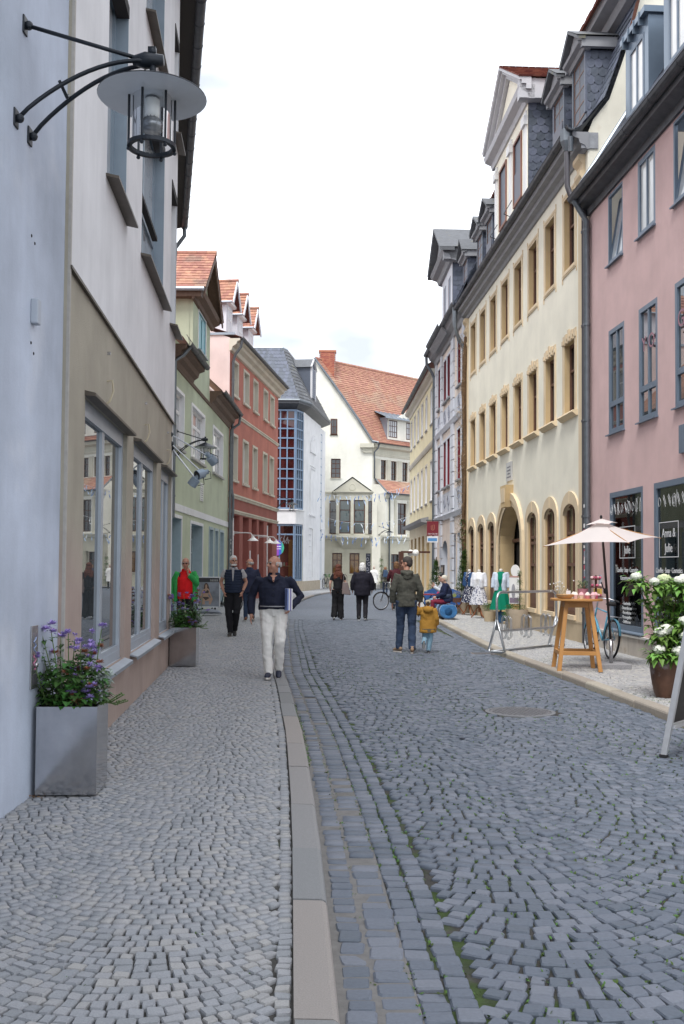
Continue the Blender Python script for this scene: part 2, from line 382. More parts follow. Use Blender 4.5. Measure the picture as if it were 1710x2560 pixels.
# manhole cover
t = empty('manhole_cover', (2.06, 11.5, -.004), .2, 'round cast iron manhole cover set into the cobbled road', 'manhole cover')
M_iron = mat('cast_iron', (.155, .155, .165), rough=.6, metal=.3, noise=(30, .25), bump=(160, .8, .004))
MB().lathe([(.40, -.05), (.40, .006), (.355, .008), (.352, -.002), (.345, -.002)], 40).build('frame_ring', mat('concrete_ring', (.17, .175, .185), rough=.9, noise=(40, .15), bump=(90, .5)), t)
b = MB().lathe([(.343, -.05), (.343, .004), (.33, .006)], 40)
for i in range(-6, 7):
    for j in range(-6, 7):
        if math.hypot(i, j) < 6.2: b.box(i * .05 - .014, i * .05 + .014, j * .05 - .014, j * .05 + .014, .006, .011)
b.build('lid', M_iron, t)
# drain grate by the right kerb
t = empty('drain_grate', (2.72, 19.2, 0), .05, 'small rectangular drain cover beside the right kerb', 'drain')
b = MB().box(-.22, .22, -.16, .16, -.03, .006); b.build('frame', mat('drain_stone', (.22, .19, .17), rough=.9, noise=(30, .2)), t)
for i in range(7): pbox('bar', M_iron, t, -.19, .19, -.14 + i * .042, -.12 + i * .042, .006, .012)

# weeds and moss in the joints
M_weed = mat('weed_leaf', (.07, .13, .03), rough=.7, var=.45, hue=.03)
M_weed.node_tree.nodes["Principled BSDF"].inputs['Specular IOR Level'].default_value = .2
def weeds(name, pts, parent, size):
    b = MB()
    for x, y, z in pts:
        for _ in range(random.randint(3, 6)):
            a = random.uniform(0, 2 * PI); s = size * random.uniform(.5, 1.3); e = random.uniform(.15, .9); ox = random.gauss(0, size * .6); oy = random.gauss(0, size * .6)
            d = Vector((math.cos(a) * math.cos(e), math.sin(a) * math.cos(e), math.sin(e))) * s; w = Vector((-math.sin(a), math.cos(a), 0)) * s * .3
            p = Vector((x + ox, y + oy, z)); b.add([p, p + d * .5 + w, p + d, p + d * .5 - w], [(0, 1, 2, 3)])
    o = b.build(name, M_weed, parent); o["kind"] = 'stuff'; return o
P = []
for ac, dens in ((.308, 8), (.425, 9), (.545, 2)):
    for y in np.arange(3.0, 24, 1 / dens):
        if math.sin(y * 1.7 + ac * 9) + random.random() * 1.6 > .35: P.append((float(kl(y)) + ac + random.gauss(0, .007), y + random.uniform(-.08, .08), -.008))
for y in np.arange(8.3, 12, .04): P.append((float(kl(y)) + random.uniform(.0, .03), y, -.006))
sel = ROADSETTS[(ROADSETTS[:, 1] > 3) & (ROADSETTS[:, 1] < 20)]
for q in sel[rng.random(len(sel)) < .75]:
    x, y, a, L, w = q
    den = .5 + .5 * math.sin(x * 2.1 + 1.3) * math.sin(y * .9 + .4) + .3
    if random.random() < den * .9:
        P.append((x + math.cos(a) * (L / 2 + .006), y + math.sin(a) * (L / 2 + .006), -.008))
weeds('weeds_in_joints', P, road, .019)
P = []
for i in range(520):
    y = random.uniform(3.2, 14); x = random.uniform(float(wallL(y)), float(kl(y)) - .2)
    if random.random() < .5 + .5 * math.sin(x * 3) * math.sin(y * 1.5): P.append((x, y, .062))
weeds('weeds_in_joints', P, pav_l, .012)
P = [(random.gauss(3.62, .22), random.gauss(16.9, .28), .062) for _ in range(260)] + [(random.gauss(3.72, .2), random.gauss(12.3, .28), .062) for _ in range(260)] + [(random.uniform(3.4, 5), random.uniform(11, 18), .062) for _ in range(160)]
P = [q for q in P if q[0] > kr(q[1]) + .2]
weeds('weeds_in_joints', P, pav_r, .016)
# ================================================================== HOUSES
class House:
    """local frame: x along the facade, y out to the street, z up. u is measured from the near end of the facade."""
    def __init__(s, name, label, o, d, side, cat='house'):
        L = math.hypot(*d); d = (d[0] / L, d[1] / L); s.s = 1 if side == 'R' else -1
        ax = (d[0] * s.s, d[1] * s.s)
        s.root = empty(name, (o[0], o[1], 0), math.atan2(ax[1], ax[0]), label, cat)
        s.M = Matrix.Translation((o[0], o[1], 0)) @ Matrix.Rotation(math.atan2(ax[1], ax[0]), 4, 'Z')
    def box(s, b, u0, u1, o0, o1, z0, z1):
        x0, x1 = sorted((u0 * s.s, u1 * s.s)); return b.box(x0, x1, o0, o1, z0, z1)
    def P(s, u, o, z): return (u * s.s, o, z)
    def pb(s, name, m, u0, u1, o0, o1, z0, z1, parent=None):
        x0, x1 = sorted((u0 * s.s, u1 * s.s)); return pbox(name, m, parent or s.root, x0, x1, o0, o1, z0, z1)
    def bb(s, name, m, u0, u1, o0, o1, z0, z1, parent=None, bevel=0):
        return s.box(MB(), u0, u1, o0, o1, z0, z1).build(name, m, parent or s.root, bevel=bevel)
    def wall(s, name, m, u0, u1, z0, z1, holes=(), o=0, parent=None, depth=0, arches=()):
        """plane with rectangular holes; arches: (u0,u1,z_spring,z_top) fills the corners of a hole into an arch"""
        us = sorted({u0, u1, *[h for q in holes for h in q[:2] if u0 < h < u1]}); zs = sorted({z0, z1, *[h for q in holes for h in q[2:4] if z0 < h < z1]})
        b = MB()
        for i in range(len(us) - 1):
            j = 0
            while j < len(zs) - 1:
                cu = (us[i] + us[i + 1]) / 2
                inh = lambda k: any(q[0] < cu < q[1] and q[2] < (zs[k] + zs[k + 1]) / 2 < q[3] for q in holes)
                if inh(j): j += 1; continue
                k = j
                while k + 1 < len(zs) - 1 and not inh(k + 1): k += 1
                b.quad(s.P(us[i], o, zs[j]), s.P(us[i + 1], o, zs[j]), s.P(us[i + 1], o, zs[k + 1]), s.P(us[i], o, zs[k + 1])); j = k + 1
        if depth:
            for q in holes:
                a0, a1, b0, b1 = q[:4]
                b.quad(s.P(a0, o, b0), s.P(a0, o - depth, b0), s.P(a0, o - depth, b1), s.P(a0, o, b1)); b.quad(s.P(a1, o, b0), s.P(a1, o - depth, b0), s.P(a1, o - depth, b1), s.P(a1, o, b1))
                b.quad(s.P(a0, o, b0), s.P(a1, o, b0), s.P(a1, o - depth, b0), s.P(a0, o - depth, b0)); b.quad(s.P(a0, o, b1), s.P(a1, o, b1), s.P(a1, o - depth, b1), s.P(a0, o - depth, b1))
        for a0, a1, zs_, zt in arches:
            pts = arch_pts(a0, a1, zs_, zt); n = len(pts)
            for i in range(n - 1):
                (pa, za), (pb_, zb) = pts[i], pts[i + 1]
                b.quad(s.P(pa, o, za), s.P(pb_, o, zb), s.P(pb_, o, zt), s.P(pa, o, zt))
        return b.build(name, m, parent or s.root)
    def window(s, u0, u1, z0, z1, depth, fm, gm, cols=2, rows=(), fw=.05, mull=.035, reveal=None, rdepth=None, name='window', parent=None, panes=True, o=0, sill=None, th=.05, rowm=None):
        """frame with mullions, each pane its own piece; reveal lines the opening"""
        b = MB(); y1 = o - depth; y0 = y1 - th
        s.box(b, u0, u0 + fw, y0, y1, z0, z1); s.box(b, u1 - fw, u1, y0, y1, z0, z1)
        s.box(b, u0 + fw, u1 - fw, y0, y1, z0, z0 + fw); s.box(b, u0 + fw, u1 - fw, y0, y1, z1 - fw, z1)
        w = (u1 - u0 - 2 * fw); ue = [u0 + fw + w * i / cols for i in range(cols + 1)]
        ze = [z0 + fw] + [z0 + (z1 - z0) * r for r in rows] + [z1 - fw]
        for q in ue[1:-1]: s.box(b, q - mull / 2, q + mull / 2, y0, y1 - .006, z0 + fw, z1 - fw)
        for q in ze[1:-1]: s.box(b, u0 + fw, u1 - fw, y0, y1 - .003, q - (rowm or mull) / 2, q + (rowm or mull) / 2)
        win = b.build(name, fm, parent or s.root)
        nest = parent if parent is not None else (s.root if getattr(s, 'nested', 0) else None)
        fw_, win = win, (nest or win)
        for i in range(cols):
            for j in range(len(ze) - 1):
                s.pb('pane', gm, ue[i], ue[i + 1], y1 - th * .7, y1 - th * .55, ze[j], ze[j + 1], win)
        if reveal:
            b = MB(); y = o - depth - th
            for a in (u0, u1): b.quad(s.P(a, o, z0), s.P(a, y, z0), s.P(a, y, z1), s.P(a, o, z1))
            for c in (z0, z1): b.quad(s.P(u0, o, c), s.P(u1, o, c), s.P(u1, y, c), s.P(u0, y, c))
            b.build('reveal', reveal, win)
        if sill:
            sm, ov, so, st = sill
            s.bb('sill', sm, u0 - ov, u1 + ov, o - depth, o + so, z0 - st, z0 - .001, win)
        return win
    def surround(s, u0, u1, z0, z1, w, m, out=.03, parent=None, name='window_surround', bottom=True):
        b = MB(); s.box(b, u0 - w, u0, .001, out, z0 - (w if bottom else 0), z1 + w); s.box(b, u1, u1 + w, .001, out, z0 - (w if bottom else 0), z1 + w)
        s.box(b, u0, u1, .001, out, z1, z1 + w)
        if bottom: s.box(b, u0, u1, .001, out, z0 - w, z0)
        return b.build(name, m, parent or s.root)
    def molding(s, name, m, u0, u1, prof, parent=None):
        """profile (out, z) extruded along the facade"""
        return MB().prism(prof, u0, u1, lambda p, q, t: s.P(t, p, q)).build(name, m, parent or s.root)
    def gutter(s, u0, u1, o, z, r=.075, m=None, name='gutter', ring=.9, parent=None):
        prof = [(o - r, z), *[(o - r * math.cos(t), z - r * math.sin(t)) for t in np.linspace(.2, PI - .2, 8)], (o + r, z), (o + r - .012, z), *[(o + (r - .012) * math.cos(t), z - (r - .012) * math.sin(t)) for t in np.linspace(.2, PI - .2, 6)], (o - r + .012, z)]
        b = MB().prism(prof, u0, u1, lambda p, q, t: s.P(t, p, q))
        u = u0 + .4
        while u < u1:
            pr = [(o + (r + .006) * math.cos(t), z - (r + .006) * math.sin(t)) for t in np.linspace(.05, PI - .05, 8)]
            b.prism(pr, u, u + .025, lambda p, q, t: s.P(t, p, q)); u += ring
        b.tube([s.P(u0, o + r, z + .004), s.P(u1, o + r, z + .004)], .012, 6)
        return b.build(name, m or M_zinc, parent or s.root)
    def pipe(s, pts, r=.05, m=None, name='downpipe', parent=None, n=10):
        b = MB().tube([s.P(*p) for p in pts], r, n)
        for (u, o, z), (u2, o2, z2) in zip(pts, pts[1:]):
            if abs(z - z2) > 1.5 and abs(u - u2) < .1:
                zz = min(z, z2) + .6
                while zz < max(z, z2): b.tube([s.P(u, o, zz), s.P(u, o, zz + .05)], r + .012, n); zz += 2.0
        return b.build(name, m or M_zinc, parent or s.root, auto=True)
    def text(s, body, size, m, u, o, z, parent=None, sx=1):
        M = Matrix(((-1, 0, 0, u * s.s), (0, 0, 1, o), (0, 1, 0, z), (0, 0, 0, 1)))
        return text(body, size, m, parent or s.root, M, sx=sx)
def marks(H, u, o, z, w, h, n, m, parent, seed=1):
    """illegible engraved lines: rows of small strokes"""
    rr = random.Random(seed); b = MB()
    for i in range(n):
        zz = z - i * h; L = w * rr.uniform(.55, 1); x = u - L / 2
        while x < u + L / 2:
            q = rr.uniform(.02, .05); H.box(b, x, x + q, o, o + .002, zz - h * .22, zz + h * .22 * rr.uniform(.6, 1.2)); x += q + rr.uniform(.012, .03)
    ob = b.build('lettering', m, parent); ob['kind'] = 'stuff'; return ob
def arch_pts(u0, u1, zs, zt, n=12):
    c = (u0 + u1) / 2; h = (u1 - u0) / 2
    return [(c - h * math.cos(t), zs + (zt - zs) * math.sin(t)) for t in np.linspace(0, PI, n + 1)]

def tiles(name, m, parent, p00, p10, p01, p11, nu, nv, th=.02, lift=.03, ragged=0, joined=False, stagger=True, scallop=False, overlap=1.25, jit=.03):
    """roof cover on the quad p00-p10 (eave) / p01-p11 (top): single tiles or, for many small ones, one joined part"""
    p00, p10, p01, p11 = map(Vector, (p00, p10, p01, p11))
    Q = lambda a, b: (p00 * (1 - a) + p10 * a) * (1 - b) + (p01 * (1 - a) + p11 * a) * b
    nrm = (p10 - p00).cross(p01 - p00).normalized()
    if nrm.z < -.02: nrm = -nrm
    B = MB(); mesh = None; cnt = 0
    if not joined:
        if scallop:
            pr = [(-.5, .62), (-.5, -.12), (-.4, -.36), (-.2, -.5), (.08, -.52), (.34, -.42), (.5, -.15), (.5, .62)]
        else: pr = [(-.5, -.5), (.5, -.5), (.5, .62), (-.5, .62)]
        V = [(x, y, th * .5 if y < 0 else -.2 * th) for x, y in pr] + [(x, y, -th * .4) for x, y in pr]; n = len(pr)
        mesh = MB().add(V, [tuple(range(n))] + [(i, (i + 1) % n, n + (i + 1) % n, n + i) for i in range(n)]).mesh(name, m)
    for j in range(nv):
        off = .5 * (j % 2) if stagger else 0
        for i in range(-1 if off else 0, nu):
            a0, a1 = (i + off) / nu, (i + 1 + off) / nu; a0c, a1c = max(a0, 0), min(a1, 1)
            if a1c - a0c < .25 / nu: continue
            b0, b1 = j / nv, (j + 1) / nv
            c = Q((a0c + a1c) / 2, (b0 + b1) / 2)
            ex = Q(a1c, b0) - Q(a0c, b0); ey = Q((a0c + a1c) / 2, b1) - Q((a0c + a1c) / 2, b0)
            if joined:
                o = nrm * (lift * random.uniform(.8, 1.2)); g = ex * .012
                A = Q(a0c, b0) + g; Bp = Q(a1c, b0) - g; Cp = Q(a1c, min(b1 + .2 / nv, 1.02)) - g; D = Q(a0c, min(b1 + .2 / nv, 1.02)) + g
                lo = -ey * random.uniform(0, jit)
                B.add([A + o + lo, Bp + o + lo, Cp + o * .12, D + o * .12, A + lo, Bp + lo], [(0, 1, 2, 3), (4, 5, 1, 0), (4, 0, 3), (5, 2, 1)])
            else:
                x = ex.normalized(); y = (ey - x * ey.dot(x)).normalized(); z = x.cross(y)
                if z.dot(nrm) < 0: z = -z
                M = Matrix(((x.x * ex.length * .985, y.x * ey.length, z.x, c.x + nrm.x * lift), (x.y * ex.length * .985, y.y * ey.length, z.y, c.y + nrm.y * lift), (x.z * ex.length * .985, y.z * ey.length, z.z, c.z + nrm.z * lift), (0, 0, 0, 1)))
                M = M @ Matrix.Rotation(random.gauss(0, .006), 4, 'X')
                piece(name, mesh, parent, None, M=M); cnt += 1
    if joined:
        ob = B.build(name + 's', m, parent); ob["kind"] = 'stuff'; return ob

# materials
M_zinc = mat('zinc_dull', (.17, .19, .21), rough=.45, metal=.6, noise=(6, .15))
M_zinc_dark = mat('zinc_weathered', (.085, .09, .10), rough=.5, metal=.5, noise=(5, .25))
M_zinc_light = mat('zinc_sheet', (.33, .37, .42), rough=.4, metal=.5, noise=(3, .12))
M_slate = mat('slate', (.085, .10, .135), rough=.5, spec=.5, var=.28, noise=(12, .12), bump=(40, .3), hue=.012)
M_slate2 = mat('slate_lichen', (.115, .12, .13), rough=.6, spec=.4, var=.25, noise=(6, .2), patch=((.15, .14, .09), 3, .62))
M_tile = mat('clay_tile', (.40, .20, .145), rough=.8, spec=.25, var=.18, noise=(4, .16), hue=.012, patch=((.27, .16, .125), 1.2, .55))
M_tile_new = mat('clay_tile_fresh', (.43, .225, .165), rough=.75, spec=.25, var=.09, noise=(2, .1), hue=.01, patch=((.42, .27, .20), .5, .56))
M_tile_dark = mat('clay_tile_dark', (.20, .075, .055), rough=.8, spec=.25, var=.3, noise=(5, .2), hue=.01)
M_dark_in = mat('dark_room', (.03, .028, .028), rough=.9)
M_white_frame = mat('white_paint', (.78, .78, .79), rough=.45, noise=(8, .04))
M_brown_wood = mat('brown_window_wood', (.085, .035, .022), rough=.5, noise=(20, .2))
G_dark = glass_opaque('glass_dark', (.012, .015, .018))
G_sky = glass_opaque('glass_sky_curtain', (.42, .44, .46), rough=.05, noise=(2.5, .15))  # pale base colour carries painted sky reflection as well as curtains
G_white = glass_opaque('glass_white_curtain', (.72, .72, .70), rough=.06, noise=(4, .08))
G_mid = glass_opaque('glass_mid', (.09, .10, .11))
M_wire = mat('black_iron', (.018, .02, .024), rough=.45, metal=.4)

# ---------------------------------------------------------------- L1 blue-grey house, near left
M_blue = plaster('plaster_blue_grey', (.47, .52, .61), streak=.09, fine=60, strength=.25, noise=(.9, .09), patch=((.53, .57, .645), 1.3, .54))
H = House('plain_plastered_house', 'pale blue-grey plastered house wall at the left edge carrying the big lamp', (-2.11, 6.28), (.01, 1.12), 'L'); L1 = H
H.wall('wall', M_blue, -12, 1.12, -.1, 12)
b = MB(); H.box(b, -12, 1.11, -6, -.004, 0, 11.9); b.build('house_core', M_blue, H.root)
MB().prism([(-12, -6.2), (1.1, -6.2), (1.1, .5), (-12, .5)], 12, 12.4, lambda p, q, t: H.P(p, q, t)).build('roof', M_tile, H.root)
M_steel = mat('stainless_steel', (.46, .46, .47), rough=.26, metal=.92, noise=(9, .12), streak=.1)
bp = H.bb('bell_panel', M_steel, .49, .625, .0, .012, .80, 1.23, bevel=.003)
H.bb('speaker_grille', mat('panel_dark', (.06, .06, .065), rough=.5), .52, .60, .012, .016, .83, .90, bp)
M_scr = mat('scrawl_pink', (.55, .2, .32), rough=.6); M_scr2 = mat('scrawl_blue', (.3, .38, .6), rough=.6)
zs_ = np.linspace(.93, 1.15, 16); MB().tube([H.P(.555 + .03 * math.sin(k * 1.7), .0135, z) for k, z in enumerate(zs_[:8])], .004, 4).build('scrawl', M_scr, bp)
MB().tube([H.P(.555 + .028 * math.cos(k * 1.9), .0135, z) for k, z in enumerate(zs_[8:])], .004, 4).build('scrawl', M_scr2, bp)
MB().lathe([(.02, 0), (.02, .012), (.014, .018)], 12).xf(Matrix.Translation(H.P(.575, .012, .96)) @ Matrix.Rotation(-PI / 2, 4, 'X')).build('bell_button', M_steel, bp, True)
H.bb('junction_box', mat('grey_box', (.42, .46, .52), rough=.6), .36, .44, 0, .05, 3.27, 3.44, bevel=.008)
for u, z in ((.35, 3.86), (.42, 3.83), (.38, 3.14), (.44, 3.08)):
    MB().lathe([(.012, 0), (.008, .004)], 8).xf(Matrix.Translation(H.P(u, .001, z)) @ Matrix.Rotation(-PI / 2, 4, 'X')).build('drill_hole', M_dark_in, H.root)

# ---------------------------------------------------------------- L2 white and beige shop house
M_beige = plaster('roughcast_beige', (.42, .37, .28), streak=.06, fine=130, strength=.9, noise=(1.5, .06))
_n = M_beige.node_tree.nodes; _l = M_beige.node_tree.links; _b = _n["Principled BSDF"]
_g = [q for q in _n if q.type == 'NEW_GEOMETRY'][0]; _s = _n.new('ShaderNodeSeparateXYZ'); _l.new(_g.outputs['Position'], _s.inputs[0])
_t = _n.new('ShaderNodeTexNoise'); _t.inputs['Scale'].default_value = 1.5; _l.new(_g.outputs['Position'], _t.inputs['Vector'])
_a = _n.new('ShaderNodeMath'); _a.operation = 'MULTIPLY_ADD'; _a.inputs[1].default_value = .5; _l.new(_t.outputs[0], _a.inputs[0]); _l.new(_s.outputs[2], _a.inputs[2])
_r = _n.new('ShaderNodeMapRange'); _r.inputs[1].default_value = 1.7; _r.inputs[2].default_value = 2.3; _l.new(_a.outputs[0], _r.inputs[0])
_x = _n.new('ShaderNodeMix'); _x.data_type = 'RGBA'; _l.new(_r.outputs[0], _x.inputs[0]); _x.inputs[6].default_value = (.40, .32, .28, 1); _x.inputs[7].default_value = (.38, .35, .285, 1)
_h = [q for q in _n if q.type == 'HUE_SAT'][0]; _l.new(_x.outputs[2], _h.inputs['Color'])
M_offwhite = plaster('plaster_offwhite', (.70, .70, .71), streak=.07, fine=60, strength=.22, noise=(.8, .05))
M_alu = mat('aluminium_frame', (.42, .47, .53), rough=.4, metal=.35, noise=(4, .06))
M_alu_d = mat('steel_blue_frame', (.25, .305, .36), rough=.5, metal=.2, noise=(3, .08))
M_flash = mat('brown_flashing', (.10, .085, .07), rough=.5, metal=.3, noise=(6, .2))
G_shop = mat('shop_glass', (.05, .06, .065), rough=.012, spec=.6, ior=2.7)
H = House('shop_house', 'white upper storey and beige roughcast shop front with tall windows beside the blue wall', (-2.109, 7.85), (-.0748, .9972), 'L'); L2 = H
wins = [(.36, 2.86), (3.38, 5.72), (6.32, 7.82)]
H.wall('lower_wall', M_beige, -.45, 7.95, -.1, 3.9, [(a, b_, .66, 3.06) for a, b_ in wins], depth=.10)
b = MB(); H.box(b, -.44, 7.94, -6, -.4, 0, 10.9); b.build('house_core', M_offwhite, H.root)
b = MB().quad(H.P(-.45, 0, -.1), H.P(-.45, -6, -.1), H.P(-.45, -6, 11), H.P(-.45, 0, 11)); b.build('end_wall', M_beige, H.root)
up = [(1.12, 2.34, 5.22, 7.45), (3.62, 6.0, 5.28, 7.5), (7.05, 8.05, 5.3, 7.5), (1.15, 2.4, 8.2, 10.1), (3.75, 5.7, 8.25, 10.05), (7.2, 8.1, 8.3, 10.0)]
up = [(a, min(b_, 7.9), c, d) for a, b_, c, d in up]
H.wall('upper_wall', M_offwhite, -.44, 7.95, 3.9, 11.1, up, o=.02)
H.molding('drip_edge', M_flash, -.45, 7.96, [(0, 3.885), (.034, 3.875), (.034, 3.9), (.0, 3.9)])
H.bb('corner_strip', mat('corner_strip_grey', (.40, .38, .35), rough=.9, noise=(20, .1)), -.452, -.41, .0, .021, -.05, 11)
for a, b_ in wins:
    w = H.window(a, b_, .66, 3.06, .045, M_alu, G_shop, cols=2, rows=(), fw=.09, mull=.13, th=.06)
    H.bb('cross_rail', M_alu, a + .09, b_ - .09, -.08, -.05, .75, .80, w); H.bb('cross_rail', M_alu, a + .09, b_ - .09, -.08, -.04, 2.91, 2.97, w)
    H.molding('window_sill', M_zinc_light, a - .05, b_ + .07, [(-.04, .665), (.09, .625), (.09, .59), (.078, .59), (.078, .615), (-.04, .64)], w)
    H.molding('head_flashing', M_flash, a - .03, b_ + .05, [(0, 3.09), (.09, 3.07), (.09, 3.045), (.0, 3.045)], w)
for a, b_, c, d in up:
    w = H.window(a, b_, c, d, .13, M_alu_d, G_sky, cols=2 if b_ - a > 1.5 else 1, rows=(.37,) if b_ - a > 1.5 and c < 6 else (), fw=.07, mull=.07, reveal=M_alu_d, o=.02)
    H.molding('window_sill', M_flash, a - .05, b_ + .08, [(-.1, c + .012), (.14, c - .035), (.14, c - .06), (-.1, c - .015)], w)
    H.bb('head_soffit', M_dark_in, a + .02, b_ - .02, -.1, .03, d - .12, d - .001, w)  # dark strip standing for the soffit at the window head
H.bb('window_brace', M_dark_in, 3.7, 5.6, -.09, -.02, 6.06, 6.11)
for u, z in ((1.45, 3.2), (4.35, 3.2), (7.05, 3.2)):   # little hooks and anchor stubs over the shop windows
    MB().tube([H.P(u, .0, z + .17), H.P(u, .05, z + .18), H.P(u + .01, .06, z + .08), H.P(u, .03, z - .02), H.P(u, .0, z - .04)], .011, 6).build('hook', mat('hook_paint', (.5, .44, .32), rough=.6), H.root)
    H.bb('anchor', M_steel, u - .01, u + .01, 0, .03, z + .42, z + .45)
# bent rear facade with its eaves
B2 = House('rear_wing', '', (0, 0), (1, 0), 'L')
bpy.data.objects.remove(B2.root)
c0 = Vector((-2.70, 15.8)); c1 = Vector((-4.78, 27.2)); dd = (c1 - c0).normalized(); nn = Vector((dd.y, -dd.x))
W3 = lambda t, o, z: L2.M.inverted() @ Vector((c0.x + dd.x * t + nn.x * o, c0.y + dd.y * t + nn.y * o, z))
Lr = (c1 - c0).length
b = MB().add([W3(-.1, 0, -.1), W3(Lr, 0, -.1), W3(Lr, -6, -.1), W3(-.1, -6, -.1), W3(-.1, 0, 11), W3(Lr, 0, 11), W3(Lr, -6, 11), W3(-.1, -6, 11)], [(0, 1, 5, 4), (1, 2, 6, 5), (2, 3, 7, 6), (3, 0, 4, 7), (4, 5, 6, 7)])
b.build('rear_wall', M_offwhite, L2.root)
MB().prism([(0, 10.95), (.28, 11.02), (.28, 11.08), (0, 11.08)], -.3, Lr + .1, lambda p, q, t: W3(t, p, q)).build('eave_soffit', mat('soffit_shade_dark', (.025, .022, .02), rough=.8), L2.root)  # near-black base colour puts the shade under the eaves into the soffit
b = MB(); r_ = .09
b.prism([(.36 + r_ * math.cos(t), 11.05 - r_ * math.sin(t)) for t in np.linspace(0, PI, 12)], -.2, Lr + .1, lambda p, q, t: W3(t, p, q))
for t0 in np.arange(.3, Lr, .75): b.prism([(.36 + (r_ + .008) * math.cos(t), 11.05 - (r_ + .008) * math.sin(t)) for t in np.linspace(0, PI, 12)], t0, t0 + .03, lambda p, q, t: W3(t, p, q))
b.build('gutter', M_zinc_dark, L2.root, auto=True)
MB().tube([W3(Lr - .1, .36, 10.98), W3(Lr - .05, .36, 10.75), W3(Lr - .02, .25, 10.6), W3(Lr - .02, .12, 10.4), W3(Lr - .02, .08, 9.5)], .055, 10).build('downpipe', M_zinc, L2.root, True)
MB().add([W3(-.3, .42, 11.1), W3(Lr + .1, .42, 11.1), W3(Lr + .1, -4, 14.5), W3(-.3, -4, 14.5)], [(0, 1, 2, 3)]).build('rear_roof', M_tile, L2.root)
MB().add([H.P(-.45, .55, 11.1), H.P(7.95, .55, 11.1), H.P(7.95, -4, 14.5), H.P(-.45, -4, 14.5)], [(0, 1, 2, 3)]).build('roof', M_tile, L2.root)
L2.gutter(-.45, 7.9, .5, 11.05, .1, M_zinc_dark)
# ---------------------------------------------------------------- L3 green house
M_green = plaster('plaster_sage_green', (.50, .55, .41), streak=.05, noise=(.5, .05))
M_band_w = plaster('plaster_white_band', (.74, .75, .76), streak=.05)
M_cornice_br = mat('brown_wood_cornice', (.135, .085, .06), rough=.7, noise=(12, .2), streak=.12)
M_door_bl = mat('pale_blue_door', (.33, .42, .46), rough=.55, noise=(5, .08))
M_teal = mat('turquoise_shutter', (.19, .43, .50), rough=.5, noise=(8, .1))
H = House('green_house', 'sage green two storey house with brown eaves and a red tiled gable dormer', (-4.91, 28.53), (.0084, 1), 'L'); L3 = H
w1 = [(.15, 1.85), (3.45, 6.2), (8.45, 11.2)]
holes = [(a, b_, 5.14, 6.8) for a, b_ in w1]
H.wall('wall', M_green, -1, 13.32, 3.46, 7.9, holes)
H.wall('dormer_wall', M_green, 3.5, 7.4, 7.9, 10.6, [(4.55, 6.3, 8.88, 10.2)])
gf = [(.0, 1.75, .12, 3.05), (3.55, 6.1, .12, 3.0), (7.8, 8.75, .12, 2.97), (9.3, 10.15, .12, 2.97), (10.75, 11.85, .12, 2.97)]
H.wall('ground_floor_wall', M_green, -1, 13.32, -.1, 3.26, gf)
H.bb('white_band', M_band_w, -1, 13.32, -.2, .03, 3.255, 3.47)
b = MB(); H.box(b, -1, 13.31, -7, -.5, 0, 7.8); b.build('house_core', M_green, H.root)
for q in (3.5, 7.38): H.bb('dormer_cheek', M_green, q, q + .02, -.12, -.002, 7.9, 10.58)
H.bb('dormer_core', M_green, 3.5, 7.4, -3.5, -.1, 7.9, 10.58)
for a, b_ in w1:
    n = 2 if b_ - a < 2 else 3
    w = H.window(a, b_, 5.14, 6.8, .10, M_white_frame, G_sky, cols=n, rows=(.68,), fw=.10, mull=.11, reveal=M_white_frame, sill=(mat('stone_sill', (.42, .41, .39), rough=.85, noise=(20, .1)), .1, .10, .08))
    H.surround(a, b_, 5.14, 6.8, .10, M_white_frame, .03, w, bottom=False)
w = H.window(4.6, 6.25, 8.9, 10.2, .05, M_white_frame, G_mid, cols=2, rows=(), fw=.08, mull=.10, reveal=M_teal, sill=(M_zinc, .08, .1, .05))
H.surround(4.6, 6.25, 8.9, 10.2, .07, M_white_frame, .025, w, bottom=False)
for a in (4.72, 5.52): H.bb('shutter', M_teal, a, a + .58, -.03, -.012, 8.98, 10.12, w)
for k, (a, b_, c, d) in enumerate(gf):
    w = H.window(a, b_, c, d, .32 if k < 2 else .25, M_door_bl, G_mid if k else M_door_bl, cols=3 if k == 1 else (2 if k == 0 else 1), rows=(.68, .84) if k < 2 else (), fw=.09, mull=.06, reveal=M_door_bl, name='door' if k < 2 else 'window')
    if k < 2: H.bb('door_leaf', M_door_bl, a + .1, b_ - (.1 if k == 0 else .9), -.36, -.33, c + .02, c + (d - c) * .67, w)
    H.surround(a, b_, c, d, .10, M_door_bl if k > 1 else M_band_w, .025, w, bottom=False)
H.bb('notice', mat('red_notice', (.6, .08, .08)), .42, .68, -.30, -.28, 1.62, 1.86)
pq = H.bb('plaque', mat('plaque_pale', (.70, .71, .68), rough=.6), 5.4, 6.05, .002, .03, 3.86, 4.48)
marks(H, 5.72, .031, 4.36, .4, .075, 7, mat('plaque_grey_letters', (.3, .3, .31)), pq, 3)
prof = [(0, 7.5), (.06, 7.5), (.10, 7.6), (.22, 7.68), (.26, 7.82), (.42, 7.88), (.44, 8.0), (0, 8.0)]
for a, b_ in ((-.2, 3.35), (7.5, 13.35)): 
    H.molding('eaves_cornice', M_cornice_br, a, b_, prof)
    H.gutter(a, b_ + .05, .5, 8.02, .085, M_zinc_dark)
H.molding('cornice_return', M_cornice_br, -.5, 13.3, [(0, 7.42), (.04, 7.44), (.06, 7.52), (0, 7.52)])
H.pipe([(13.1, .5, 7.95), (13.12, .45, 7.6), (13.1, .12, 7.35), (13.1, .10, 7.0), (13.1, .10, .1)], .055)
H.pipe([(.0, .5, 7.95), (.0, .3, 7.7), (-.2, .1, 7.5), (-.2, .1, 3)], .05)
